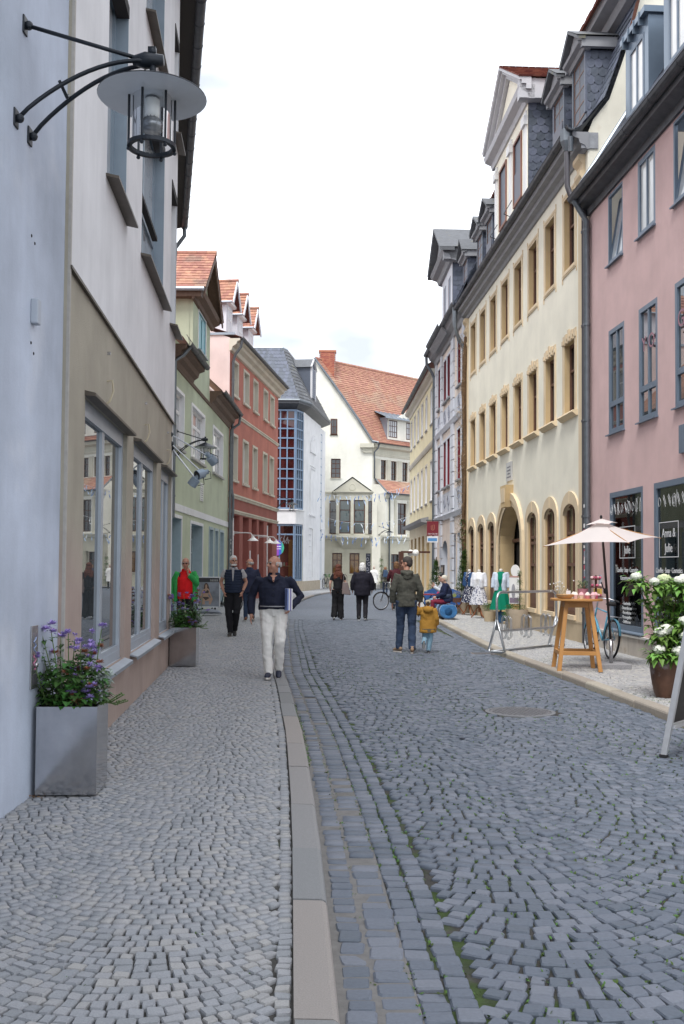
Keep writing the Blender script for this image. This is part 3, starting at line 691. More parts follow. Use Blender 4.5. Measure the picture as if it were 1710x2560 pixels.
for u in np.arange(.2, 3.2, .35): MB().tube([H.P(u, .45, 8.05), H.P(u, .4, 8.28)], .008, 4).build('snow_guard', M_zinc, H.root)
MB().tube([H.P(-.1, .4, 8.28), H.P(3.3, .4, 8.28)], .01, 5).build('snow_guard_rail', M_zinc, H.root)
# roofs
MB().add([H.P(-1, .45, 8.02), H.P(3.5, .45, 8.02), H.P(3.5, -3.4, 11.6), H.P(-1, -3.4, 11.6), H.P(7.4, .45, 8.02), H.P(13.35, .45, 8.02), H.P(13.35, -3.4, 11.6), H.P(7.4, -3.4, 11.6)], [(0, 1, 2, 3), (4, 5, 6, 7)]).build('roof', M_tile, H.root)
dr = MB().add([H.P(3.15, .42, 10.55), H.P(3.15, -3.6, 10.55), H.P(5.45, -3.6, 12.35), H.P(5.45, .42, 12.35), H.P(7.75, .42, 10.55), H.P(7.75, -3.6, 10.55)], [(0, 1, 2, 3), (4, 5, 2, 3)]).build('dormer_roof', M_tile_dark, H.root)
tiles('roof_tile', M_tile, dr, H.P(3.12, -3.6, 10.56), H.P(3.12, .45, 10.56), H.P(5.45, -3.6, 12.38), H.P(5.45, .45, 12.38), 22, 13, .03, .03, scallop=False)
tiles('roof_tile', M_tile, dr, H.P(7.78, .45, 10.56), H.P(7.78, -3.6, 10.56), H.P(5.45, .45, 12.38), H.P(5.45, -3.6, 12.38), 22, 13, .03, .03, joined=True)
b = MB()
for k in range(12): b.tube([H.P(5.45, .47 - k * .34, 12.40), H.P(5.45, .12 - k * .34, 12.41)], [.10, .085], 8)
b.build('ridge_tiles', M_tile, dr)
MB().add([H.P(3.5, .02, 10.6), H.P(7.4, .02, 10.6), H.P(5.45, .02, 12.12)], [(0, 1, 2)]).build('gable', M_green, H.root)
for sg, ua in ((1, 3.2), (-1, 7.7)):   # verge boards and raking soffit
    b = MB(); e0 = Vector(H.P(ua, 0, 10.5)); e1 = Vector(H.P(5.45, 0, 12.26))
    for o0, o1, d0, d1 in ((.0, .42, 0, .05), (.38, .43, -.16, .03)):
        b.hexa([e0 + Vector((0, o0, d0)), e0 + Vector((0, o1, d0)), e1 + Vector((0, o1, d0)), e1 + Vector((0, o0, d0)), e0 + Vector((0, o0, d1)), e0 + Vector((0, o1, d1)), e1 + Vector((0, o1, d1)), e1 + Vector((0, o0, d1))])
    b.build('verge_board', M_cornice_br, dr)
H.molding('dormer_cornice', M_cornice_br, 3.2, 7.7, [(0, 10.22), (.08, 10.25), (.12, 10.36), (.3, 10.45), (.36, 10.58), (0, 10.58)])
H.bb('dormer_side_cornice', M_cornice_br, 3.18, 3.5, -3.5, .3, 10.3, 10.55)
MB().tube([H.P(3.1, .4, 10.52), H.P(3.1, -3.4, 10.52)], .07, 8).build('dormer_gutter', M_zinc_light, H.root)

# ---------------------------------------------------------------- L4 red house
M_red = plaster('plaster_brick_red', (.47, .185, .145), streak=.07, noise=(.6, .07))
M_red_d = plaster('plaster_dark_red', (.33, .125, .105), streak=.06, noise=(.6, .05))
M_cream_st = plaster('stone_cream', (.60, .56, .47), streak=.07, fine=40)
M_pinkside = plaster('plaster_rose_gable', (.70, .575, .55), streak=.04)
M_lilac = mat('white_boarding', (.66, .67, .72), rough=.6, noise=(5, .06), streak=.05)
H = House('red_house', 'brick red three storey house with cream window frames and three white dormers', (-4.798, 41.86), (.1093, .994), 'L'); L4 = H
up = [(.6, 1.6), (2.85, 3.92), (5.08, 6.06), (7.66, 8.66), (9.5, 10.52)]
hu = [(a, b_, 9.0, 10.42) for a, b_ in up]; hl = [(a, b_, 5.35, 7.24) for a, b_ in up]
H.wall('wall', M_red, 0, 11.85, 4.72, 11.0, hu + hl)
pier = [(1.0, 2.3), (3.0, 4.35), (5.0, 6.25), (6.8, 8.05), (9.0, 10.45)]
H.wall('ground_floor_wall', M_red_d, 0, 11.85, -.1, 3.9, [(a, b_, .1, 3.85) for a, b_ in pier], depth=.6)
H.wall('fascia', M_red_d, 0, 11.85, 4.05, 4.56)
for z0, z1, o in ((3.9, 4.06, .08), (4.55, 4.73, .10), (8.1, 8.24, .07)):
    H.molding('cornice_band', M_cream_st, -.03, 11.9, [(0, z0), (o * .4, z0), (o * .6, (z0 + z1) / 2), (o, (z0 + z1) / 2 + .02), (o, z1), (0, z1 + .01)])
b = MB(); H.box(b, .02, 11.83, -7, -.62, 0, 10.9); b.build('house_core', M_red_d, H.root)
b = MB().add([H.P(-.004, 0, -.1), H.P(-.004, -7, -.1), H.P(-.004, -7, 11.3), H.P(-.004, -3.5, 12.6), H.P(-.004, 0, 11.3)], [(0, 1, 2, 3, 4)]); b.build('side_gable', M_pinkside, H.root)
H.bb('verge_flashing', M_zinc_light, -.06, .10, -3, .2, 11.42, 11.52)
for (a, b_, c, d), k in zip(hu + hl, range(10)):
    w = H.window(a, b_, c, d, .16, M_white_frame, G_sky, cols=2, rows=(.66,), fw=.06, mull=.06, reveal=M_cream_st, sill=(M_cream_st, .1, .10, .10))
    H.surround(a, b_, c, d, .11, M_cream_st, .03, w, bottom=False)
for a, b_ in pier:
    w = H.window(a, b_, .1, 3.85, .6, M_red_d, G_dark, cols=1, rows=(.25, .75), fw=.08, mull=.06, name='shop_window')
for u in (.95, 8.98): H.bb('white_post', M_white_frame, u - .10, u - .0, -.08, .04, .1, 3.7)
H.bb('wall_lamp_box', mat('lamp_box_grey', (.5, .5, .48), rough=.5), 3.2, 3.6, -.5, -.2, 3.3, 3.8)
for u, z0, z1 in ((4.55, 1.2, 2.35), (6.52, .7, 2.2)): H.bb('notice_strip', M_white_frame, u, u + .12, .001, .03, z0, z1)
prof = [(0, 10.72), (.10, 10.75), (.14, 10.9), (.30, 11.0), (.34, 11.12), (.46, 11.16), (.46, 11.24), (0, 11.24)]
H.molding('eaves_cornice', M_cream_st, -.15, 11.95, prof); H.gutter(-.15, 11.95, .5, 11.30, .085, M_zinc_dark)
H.pipe([(.05, .5, 11.2), (.06, .45, 10.9), (.12, .2, 10.6), (.18, .10, 10.3), (.18, .10, 4.9), (.18, .16, 4.5), (.18, .16, 3.8), (.18, .10, 3.5), (.18, .10, .1)], .06)
MB().add([H.P(-.05, .5, 11.32), H.P(11.95, .5, 11.32), H.P(11.95, -3.5, 12.7), H.P(-.05, -3.5, 12.7)], [(0, 1, 2, 3)]).build('roof', M_tile, H.root)
for k, uc in enumerate((2.45, 4.7, 7.25)):
    d = empty('dormer'); d.parent = H.root
    a, b_ = uc - .62, uc + .62
    b = MB(); H.box(b, a, b_, -4, -.6, 11.3, 13.35); b.build('dormer_body', M_lilac, d)
    for q in np.arange(-.8, -3.2, -.16): H.pb('side_board', M_lilac, a - .012, a, q - .07, q + .07, 11.3, 13.3, d)
    MB().prism([(a, 13.35), (b_, 13.35), (uc, 14.15)], -.75, -.58, lambda p, q, t: H.P(p, t, q)).build('dormer_gable', M_lilac, d)
    win = H.window(uc - .36, uc + .36, 11.75, 13.15, -.02, M_white_frame, G_mid, cols=2, rows=(.65,), fw=.06, mull=.05, o=-.6, parent=d)
    H.molding('dormer_cornice', M_white_frame, a - .1, b_ + .1, [(-.6, 13.3), (-.45, 13.33), (-.42, 13.42), (-.6, 13.42)], d)
    for sg in (-1, 1):
        ue = uc + sg * .82; n0 = (ue, -.3, 13.28); 
        P4 = [H.P(ue, -.25, 13.28), H.P(ue, -4, 13.28), H.P(uc, -.25, 14.42), H.P(uc, -4, 14.42)]
        MB().quad(P4[0], P4[1], P4[3], P4[2]).build('roof_deck', M_tile_dark, d)
        if (sg > 0) == (H.s > 0): tiles('roof_tile', M_tile, d, P4[0], P4[1], P4[2], P4[3], 14, 7, .03, .035, joined=True)
        else: tiles('roof_tile', M_tile, d, P4[1], P4[0], P4[3], P4[2], 14, 7, .03, .035, joined=sg > 0)
        b = MB(); e0 = Vector(H.P(ue, -.25, 13.22)); e1 = Vector(H.P(uc, -.25, 14.36)); b.bar(e0, e1, .05, .14, (0, 0, 1)); b.build('verge_board', M_lilac, d)
    b = MB()
    for q in range(9): b.tube([H.P(uc, -.2 - q * .4, 14.44), H.P(uc, -.6 - q * .4, 14.45)], [.09, .075], 8)
    b.build('ridge_tiles', M_tile, d)
    MB().tube([H.P(a - .22, -.3, 13.28), H.P(a - .22, -3.8, 13.28)], .05, 6).build('dormer_gutter', M_zinc_light, d)

# ---------------------------------------------------------------- L5 white corner house with blue glass bay
M_white_pl = plaster('plaster_white', (.78, .78, .79), streak=.03, fine=40, strength=.15)
M_bluefr = mat('steel_blue_paint', (.18, .26, .38), rough=.45, noise=(3, .05))
M_plinth = mat('sandstone_plinth', (.42, .36, .28), rough=.9, noise=(6, .14), bump=(30, .4), streak=.1)
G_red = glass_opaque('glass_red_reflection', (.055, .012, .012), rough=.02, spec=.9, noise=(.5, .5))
H = House('corner_house', 'white corner house with blue gridded glass bay and slate mansard roof', (-2.48, 63.2), (.94, 6.5), 'L'); L5 = H
inv = H.M.inverted()
def LW(x, y, z): return inv @ Vector((x, y, z))
# front face and chamfer share a routine working in their own sub-frames
def face(pA, pB, name):
    """sub-frame empty: x from pA to pB, y outward (towards viewer's side)"""
    d = Vector((pB[0] - pA[0], pB[1] - pA[1])); e = empty(name); e.parent = H.root
    e.matrix_local = inv @ Matrix.Translation((pA[0], pA[1], 0)) @ Matrix.Rotation(math.atan2(d.y, d.x), 4, 'Z'); return e, d.length
class Sub(House):
    nested = 1
    def __init__(s, e): s.root = e; s.s = 1
# going left->right (as seen) the outward normal is -y, so face frames run right->left
eF, lF = face((-2.9, 62.0), (-4.9, 62.0), 'bay_front'); eC, lC = face((-2.48, 63.2), (-2.9, 62.0), 'bay_side')
zr = [(z - 5.2) / (11.45 - 5.2) for z in (5.82, 6.45, 7.11, 7.71, 8.38, 9.02, 9.65, 10.25, 10.85)]
for e, l, nc in ((eF, lF, 4), (eC, lC, 3)):
    s_ = Sub(e)
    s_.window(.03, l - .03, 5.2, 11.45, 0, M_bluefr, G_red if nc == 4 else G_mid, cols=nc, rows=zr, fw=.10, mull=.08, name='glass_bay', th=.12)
    s_.bb('spandrel', M_white_pl, 0, l, -.3, .04, 4.28, 5.18, e); s_.bb('sill_ledge', M_white_pl, -.05, l + .02, -.1, .12, 5.13, 5.19, e)
    s_.window(.05, l - .05, .72, 4.26, .03, M_bluefr, glass_thin('thin_glass'), cols=2 if nc == 4 else 3, rows=(.82,), fw=.09, mull=.09, name='shop_window', th=.1)
    s_.bb('plinth', M_plinth, -.02, l, -.3, .05, -.05, .70, e)
s_ = Sub(eF)
# shop interior behind the bay window
it = s_.bb('shop_back_wall', mat('shop_inside_brown', (.20, .055, .04), rough=.8, noise=(1.2, .25)), .1, lF - .05, -1.6, -1.5, .7, 4.2, eF)
s_.bb('shop_floor', mat('shop_floor', (.12, .07, .05)), .02, lF, -1.6, -.2, .62, .70, eF)
s_.bb('display_shelf', mat('pale_wood', (.55, .36, .18), rough=.6), .35, 1.9, -.7, -.25, 1.62, 1.67, eF)
s_.bb('wood_cabinet', mat('orange_wood', (.55, .22, .06), rough=.6), .15, .45, -.9, -.6, .7, 3.3, eF)
bc = [(.7, .1, .1), (.75, .7, .6), (.15, .2, .3), (.8, .8, .78), (.3, .1, .25), (.6, .55, .5)]
for k in range(9):
    x = .5 + k * .16; hgt = random.uniform(.16, .3); s_.bb('book', mat('book_%d' % (k % 6), bc[k % 6]), x, x + .11, -.5, -.46, 1.67, 1.67 + hgt, eF)
for k in range(8):
    x = .3 + k * .19; s_.bb('book', mat('book_%d' % ((k + 2) % 6), bc[(k + 2) % 6]), x, x + .14, -.45, -.41, .70, .70 + random.uniform(.2, .36), eF)
RB = [(.75, .45, .05), (.72, .12, .08), (.6, .05, .25), (.28, .08, .5), (.06, .12, .55), (.05, .4, .25)]
dg = eF
b0 = .49
for k, cc in enumerate(RB):
    xa, xb = -b0 + 2 * b0 * k / 6, -b0 + 2 * b0 * (k + 1) / 6; pts = []
    for x in np.linspace(xa, xb, 5): pts.append((x, math.sqrt(max(b0 * b0 - x * x, 0))))
    for x in np.linspace(xb, xa, 5): pts.append((x, -math.sqrt(max(b0 * b0 - x * x, 0))))
    MB().prism(pts, .012, .02, lambda p, q, t: (1.18 - p, t, 2.78 + q)).build('colour_stripe', mat('rainbow_%d' % k, cc, rough=.5), dg)
Msw = mat('sign_white', (.85, .85, .85), rough=.5)
marks(s_, 1.18, .022, 2.86, .72, .14, 2, Msw, dg, 5)
for k in range(6): MB().tube([(.35 + k * .12, .015, 3.2 + .25 * (k % 3)), (.5 + k * .11, .015, 3.35 - .2 * (k % 2)), (.42 + k * .12, .015, 3.05)], .02, 4).build('window_drawing', mat('window_grey_paint', (.25, .25, .27)), eF)
# side wall
H.wall('wall', M_white_pl, 0, 6.57, .68, 11.5, [(2.3, 3.75, .9, 4.15)], depth=.08)
H.bb('blind_niche', M_white_pl, 2.3, 3.75, -.2, -.07, .9, 4.15)
H.bb('plinth', M_plinth, 0, 6.57, -.2, .05, -.05, .69)
for z in np.arange(.95, 4.2, .4): H.bb('niche_step', M_white_pl, 2.32, 3.2, -.075, .02, z, z + .03)
b = MB()
for o, q in ((.0, 1.0), (.12, .8)):
    pts = [H.P(2.4 + o + (1.7 - o) * (1 - math.cos(t)), .03, 9.3 + (1.15 * q) * math.sin(t)) for t in np.linspace(0, PI / 2, 8)]
    b.tube(pts, .035, 5); 
b.build('arch_relief', M_white_pl, H.root); H.bb('relief_sill', M_white_pl, 2.3, 4.4, 0, .1, 9.18, 9.28)
for o in (0, .18):
    b = MB(); b.tube([H.P(2.3 + o, .02, 5.1), H.P(2.3 + o, .02, 8.3 - o), H.P(4.3, .02, 8.3 - o)], .035, 5); b.build('panel_relief', M_white_pl, H.root)
H.bb('relief_sill', M_white_pl, 2.1, 4.4, 0, .1, 4.98, 5.08)
H.window(6.62, 7.5, 5.2, 11.0, .05, M_bluefr, G_mid, cols=2, rows=[i / 10 for i in range(1, 10)], fw=.08, mull=.06, name='glass_strip'); H.window(6.62, 7.5, .7, 4.2, .05, M_bluefr, G_mid, cols=2, rows=(.8,), fw=.08, mull=.06, name='shop_window')
H.bb('rear_wall', M_white_pl, 6.57, 9.0, -.3, -.06, -.05, 11.4); H.bb('strip_spandrel', M_white_pl, 6.6, 7.6, -.1, .03, 4.25, 5.15)
core = [(-4.9, 62.4), (-3.0, 62.4), (-2.65, 63.3), (-1.75, 69.6), (-2.4, 72), (-9, 72), (-9, 62.4)]
MB().prism(core, 4.3, 11.4, lambda p, q, t: LW(p, q, t)).build('house_core', M_white_pl, H.root)
# eaves and slate mansard
ev = [(-6.2, 61.6), (-2.72, 61.6), (-2.02, 63.1), (-.9, 71.0)]; top = [(-6.2, 64.0), (-3.95, 64.0), (-3.7, 64.6), (-2.9, 71.5)]
def ring(pts, z): return [LW(p[0], p[1], z) for p in pts]
e0 = ring(ev, 11.78); e1 = ring(ev, 11.95); inn = [(-6.2, 62.2), (-2.95, 62.2), (-2.5, 63.3), (-1.5, 70.4)]; i0 = ring(inn, 11.45)
b = MB()
for k in range(3):
    b.quad(i0[k], i0[k + 1], e0[k + 1], e0[k]); b.quad(e0[k], e0[k + 1], e1[k + 1], e1[k])
b.build('eaves_soffit', M_zinc_dark, H.root)
MB().tube([p + Vector((0, 0, .02)) for p in e1], .09, 8).build('gutter', M_zinc, H.root)
tp = ring(top, 15.75); rf = MB()
for k in range(3): rf.quad(e1[k], e1[k + 1], tp[k + 1], tp[k])
rf.quad(tp[0], tp[1], LW(-5, 70, 16.4), LW(-7, 70, 16.4)); rf.quad(tp[1], tp[2], tp[3], LW(-5, 70, 16.4))
rf = rf.build('roof', M_slate2, H.root)
tiles('slate', M_slate, rf, e1[0], e1[1], tp[0], tp[1], 13, 15, .02, .035, scallop=True)
tiles('slate', M_slate2, rf, e1[1], e1[2], tp[1], tp[2], 5, 15, .02, .035, joined=True); tiles('slate', M_slate2, rf, e1[2], e1[3], tp[2], tp[3], 24, 15, .02, .035, joined=True)
MB().tube(tp, .07, 6).build('ridge_flashing', M_zinc_light, rf)
d = empty('dormer'); d.parent = H.root
DL = lambda u, o, z: H.P(u, o, z)
MB().add([DL(2.0, .05, 12.6), DL(3.6, .05, 12.6), DL(3.6, .05, 14.8), DL(2.8, .05, 15.35), DL(2.0, .05, 14.8), DL(2.0, -1.6, 14.8), DL(3.6, -1.6, 14.8), DL(2.8, -1.6, 15.35), DL(2.0, -.1, 12.2)], [(0, 1, 2, 3, 4), (0, 4, 5, 8)]).build('dormer_body', M_slate, d)
MB().quad(DL(1.85, .2, 14.75), DL(1.85, -1.8, 14.75), DL(2.8, -1.8, 15.45), DL(2.8, .2, 15.45)).quad(DL(3.75, .2, 14.75), DL(3.75, -1.8, 14.75), DL(2.8, -1.8, 15.45), DL(2.8, .2, 15.45)).build('dormer_roof', M_slate2, d)
Mlouv = mat('louvre_grey', (.35, .38, .45), rough=.6)
for z in np.arange(12.85, 14.7, .14): H.pb('louvre', Mlouv, 2.15, 3.45, .05, .13, z, z + .06, d)
b = MB(); H.box(b, 2.0, 2.14, .04, .16, 12.7, 14.9); H.box(b, 3.46, 3.6, .04, .16, 12.7, 14.9); b.bar(DL(1.9, .12, 14.75), DL(2.8, .12, 15.4), .1, .1); b.bar(DL(3.7, .12, 14.75), DL(2.8, .12, 15.4), .1, .1); b.build('dormer_frame', mat('pale_grey_paint', (.6, .6, .62)), d)
# ---------------------------------------------------------------- C house closing the street
M_cream = plaster('plaster_cream', (.77, .755, .675), streak=.05, noise=(.3, .05), fine=30)
M_stone_g = plaster('stone_greige', (.56, .54, .45), streak=.06, noise=(.5, .06), fine=30)
M_gf_c = plaster('plaster_khaki', (.48, .46, .37), streak=.06, noise=(.5, .06), fine=30)
H = House('gabled_house', 'cream gabled house closing the street with steep orange tiled roof and oriel', (2.26, 75.0), (-1, 0), 'R'); C_ = H
# local x runs to the left (u = 2.26 - X), y points at the viewer
U = lambda X: 2.26 - X
wins = [(U(-.42), U(-.92), 11.6, 12.8), (U(-.14), U(-.87), 8.32, 9.78)]
gfw = [(U(.02), U(-.72), 1.1, 2.66), (U(1.33), U(.58), 1.1, 2.66)]
H.wall('gable_wall', M_cream, 0, 8.5, 3.9, 10.9, wins)
H.wall('ground_floor_wall', M_gf_c, 0, 8.5, -.1, 3.92, gfw)
gp = [(2.36, 10.9), (2.2, 11.05), (1.75, 11.75), (1.2, 12.6), (.6, 13.45), (-.1, 14.45), (-.78, 15.4), (-1.6, 16.5), (-2.2, 17.3)]
b = MB(); pts = [H.P(U(x), 0, z) for x, z in gp] + [H.P(8.5, 0, 13.5), H.P(8.5, 0, 10.9)]
b.add(pts, [tuple(range(len(pts)))]); b.build('gable', M_cream, H.root)
for a, b_, c, d in wins + gfw:
    a, b_ = min(a, b_), max(a, b_)
    w = H.window(a, b_, c, d, .10, M_brown_wood, G_dark if c > 5 else glass_opaque('glass_amber', (.16, .085, .02), noise=(1.5, .5)), cols=2, rows=(.25, .5, .75) if c > 5 else (.66,), fw=.075, mull=.045, reveal=M_stone_g, sill=(M_stone_g, .05, .08, .06), th=.06)
H.wins = wins
# the wall above window 1 sits within the gable: frame drawn proud of it
w = H.window(min(wins[0][:2]), max(wins[0][:2]), 11.6, 12.8, -.06, M_brown_wood, G_dark, cols=2, rows=(.5,), fw=.075, mull=.04, sill=(M_stone_g, .05, .08, .06))
for z in np.arange(.35, 2.75, .12):
    for a, b_ in ((0, U(1.33)), (U(.58), U(.02)), (U(-.72), 6.5)): H.pb('rusticated_course', M_gf_c, a, b_, 0, .028, z, z + .095)
H.molding('storey_ledge', M_stone_g, -.05, 8.5, [(0, 3.66), (.10, 3.72), (.14, 3.84), (.22, 3.88), (.22, 3.97), (0, 3.99)])
H.molding('belt', M_stone_g, 2.7, 8.5, [(0, 7.05), (.05, 7.05), (.09, 7.2), (.09, 7.27), (0, 7.29)])
H.bb('eave_return', M_stone_g, -.1, .95, 0, .35, 10.62, 10.92); H.bb('eave_return_neck', M_stone_g, 0, .7, 0, .16, 10.25, 10.62)
# oriel on the gable
or_ = empty('oriel'); or_.parent = H.root; sO = House.__new__(House); sO.root = or_; sO.s = 1; sO.nested = 1
oa, ob_, oo = U(1.95), U(-.45), .75
b = MB(); H.box(b, oa, ob_, 0, oo - .06, 3.98, 4.1); H.box(b, oa, ob_, 0, oo - .02, 6.62, 7.2)
for x in (oa, (oa + ob_) / 2 - .12, ob_ - .24): H.box(b, x, x + .24, oo - .18, oo, 4.1, 6.62)
H.box(b, oa, oa + .1, 0, oo - .01, 4.1, 6.62); H.box(b, ob_ - .1, ob_, 0, oo - .01, 4.1, 6.62)
b.build('oriel_frame', M_stone_g, or_)
G_green = glass_opaque('glass_greenish', (.03, .05, .045), noise=(.8, .4))
sO.window(oa + .24, (oa + ob_) / 2 - .12, 4.1, 6.62, .05, M_brown_wood, G_green, cols=1, rows=(.36, .7), fw=.075, mull=.05, o=oo - .04, parent=or_, panes=True)
sO.window((oa + ob_) / 2 + .12, ob_ - .24, 4.1, 6.62, .05, M_brown_wood, G_green, cols=1, rows=(.36, .7), fw=.075, mull=.05, o=oo - .04, parent=or_)
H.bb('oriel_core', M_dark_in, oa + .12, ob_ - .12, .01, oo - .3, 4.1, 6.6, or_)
b = MB(); c0 = (oa + ob_) / 2
MB().prism([(oa - .3, 7.2), (ob_ + .25, 7.2), (c0, 8.25)], .02, oo + .1, lambda p, q, t: H.P(p, t, q)).build('pediment', M_stone_g, or_)
MB().quad(H.P(oa - .4, oo + .18, 7.2), H.P(oa - .4, -.0, 7.2), H.P(c0, 0, 8.35), H.P(c0, oo + .18, 8.35)).quad(H.P(ob_ + .35, oo + .18, 7.2), H.P(ob_ + .35, 0, 7.2), H.P(c0, 0, 8.35), H.P(c0, oo + .18, 8.35)).build('pediment_roof', M_zinc_light, or_)
H.molding('pediment_cornice', M_stone_g, oa - .35, ob_ + .3, [(0, 7.1), (oo + .06, 7.12), (oo + .16, 7.2), (oo + .16, 7.27), (0, 7.27)], or_)
MB().lathe([(.26, 0), (.26, .03), (.21, .04), (.2, .015), (0.02, .02)], 20).xf(Matrix.Translation(H.P(c0, oo + .1, 7.58)) @ Matrix.Rotation(-PI / 2, 4, 'X')).build('medallion', M_stone_g, or_)
MB().hexa([H.P(oa + .25, 0, 2.95), H.P(ob_ - .55, 0, 2.95), H.P(ob_ - .55, .02, 2.95), H.P(oa + .25, .02, 2.95), H.P(oa, 0, 3.72), H.P(ob_, 0, 3.72), H.P(ob_, oo, 3.72), H.P(oa, oo, 3.72)]).build('oriel_corbel', M_gf_c, or_)
H.molding('oriel_ledge', M_stone_g, oa - .1, ob_ + .1, [(0, 3.70), (oo + .05, 3.72), (oo + .12, 3.82), (oo + .12, 3.98), (0, 3.99)], or_)
# side windows of the oriel storey
sO.window(U(-.40) - .0, U(-.95), 4.1, 6.6, -.06, M_brown_wood, G_dark, cols=1, rows=(.33, .66), fw=.06, mull=.04, name='window', parent=H.root)
sO.window(U(2.25), U(1.97), 4.1, 6.6, -.06, M_brown_wood, G_dark, cols=1, rows=(.33, .66), fw=.04, mull=.04, name='window', parent=H.root)
# banner by the door
bn = H.bb('banner', mat('banner_black', (.025, .028, .045), rough=.6), U(2.16), U(1.81), .035, .05, .75, 2.64)
Mgl = mat('banner_grey_print', (.45, .45, .5), rough=.6)
for k, (x, z) in enumerate(((1.93, 2.2), (2.05, 1.85), (1.93, 1.45), (2.04, 1.1))):
    MB().tube([H.P(U(x + .1 * math.cos(a)), .055, z + .11 * math.sin(a)) for a in np.linspace(.4, 6.2, 12)], .014, 4).build('printed_ring', Mgl, bn)
H.text('living', .10, Mgl, U(1.985), .055, 2.52, bn)
# eave wall running back to the right
dE = Vector((1, 1)).normalized()
E_ = empty('eave_side'); E_.parent = H.root
E_.matrix_local = H.M.inverted() @ Matrix.Translation((2.26, 75, 0)) @ Matrix.Rotation(math.atan2(dE.y, dE.x) + PI, 4, 'Z')
sE = House.__new__(House); sE.root = E_; sE.s = -1; sE.nested = 1    # u = distance from the corner, y outward (towards viewer right)
# check outward: local y must face the street
LE = 11
rw = [(.95, 1.55, 8.3, 9.8), (2.1, 2.75, 8.3, 9.8), (3.4, 4.05, 8.3, 9.8), (4.8, 5.4, 8.3, 9.8)]
sE.wall('wall', M_cream, 0, LE, 7.9, 10.95, rw)
for q in rw: sE.window(*q, .12, M_brown_wood, G_dark, cols=2, rows=(.33, .66), fw=.06, mull=.04, reveal=M_stone_g, parent=E_)
for a, b_ in ((.1, .85), (1.62, 2.0), (2.85, 3.3), (4.15, 4.7)): sE.pb('wall_panel', M_stone_g, a, b_, .0, .05, 8.3, 9.85)
sE.molding('frieze', M_stone_g, 0, LE, [(0, 10.05), (.05, 10.05), (.07, 10.2), (.03, 10.25), (.03, 10.6), (.35, 10.7), (.38, 10.95), (0, 10.95)])
sE.gutter(-.2, LE, .45, 11.02, .08, M_zinc_dark)
pr_ = .9
r1 = [(1.9, 2.9, 4.1, 6.5), (3.4, 4.3, 4.1, 6.5)]
sE.wall('projecting_wall', M_cream, .55, LE, 3.9, 7.2, r1, o=pr_)
for q in r1: sE.window(*q, .12, M_brown_wood, G_dark, cols=2, rows=(.33, .66), fw=.07, mull=.05, reveal=M_stone_g, o=pr_, parent=E_)
for a in (.8, 1.5, 3.0, 4.5): sE.pb('pilaster', M_stone_g, a, a + .22, pr_, pr_ + .06, 3.95, 6.7)
MB().quad(sE.P(.55, 0, 3.9), sE.P(.55, pr_, 3.9), sE.P(.55, pr_, 7.2), sE.P(.55, 0, 7.2)).build('projection_side', M_cream, E_)
sE.wall('ground_floor_wall', M_gf_c, .0, LE, -.1, 3.92, [(1.2, 2.5, 0.05, 2.65)], o=pr_ - .02, depth=.3)
sE.window(1.25, 2.45, .05, 2.62, .3, M_brown_wood, G_dark, cols=2, rows=(.75,), fw=.08, mull=.06, o=pr_ - .02, name='door', parent=E_)
for z in np.arange(.35, 2.75, .12):
    sE.pb('rusticated_course', M_gf_c, .05, 1.1, pr_ - .02, pr_ + .01, z, z + .095); sE.pb('rusticated_course', M_gf_c, 2.6, 4.5, pr_ - .02, pr_ + .01, z, z + .095)
sE.molding('storey_ledge', M_stone_g, 0, LE, [(pr_, 3.66), (pr_ + .1, 3.72), (pr_ + .14, 3.84), (pr_ + .22, 3.88), (pr_ + .22, 3.97), (pr_, 3.99)])
sE.molding('lean_to_cornice', M_stone_g, .4, LE, [(pr_, 6.75), (pr_ + .05, 6.8), (pr_ + .2, 7.0), (pr_ + .2, 7.2), (pr_, 7.2)])
q0 = [sE.P(LE, pr_ + .35, 7.18), sE.P(.35, pr_ + .35, 7.18), sE.P(LE, 0, 8.25), sE.P(.35, 0, 8.25)]
lt = MB().quad(q0[0], q0[1], q0[3], q0[2]).build('lean_to_roof', M_tile_new, E_)
tiles('roof_tile', M_tile_new, E_, *q0, 48, 8, .03, .03, joined=True)
MB().tube([sE.P(.3, pr_ + .38, 7.2), sE.P(.3, 0.05, 8.3)], .06, 6).build('verge_flashing', M_zinc, E_)
MB().tube([sE.P(.35, pr_ + .38, 7.16), sE.P(LE, pr_ + .38, 7.16)], .06, 6).build('gutter', M_zinc_dark, E_)
MB().tube([sE.P(.3, .45, 10.95), sE.P(.25, .35, 10.6), sE.P(.12, .10, 10.3), sE.P(.12, .10, 8.3)], .055, 8).build('downpipe', M_zinc, E_, True)
MB().tube([sE.P(.9, pr_ + .38, 7.1), sE.P(.85, pr_ + .1, 6.8), sE.P(.85, pr_ + .1, .1)], .055, 8).build('downpipe', M_zinc, E_, True)
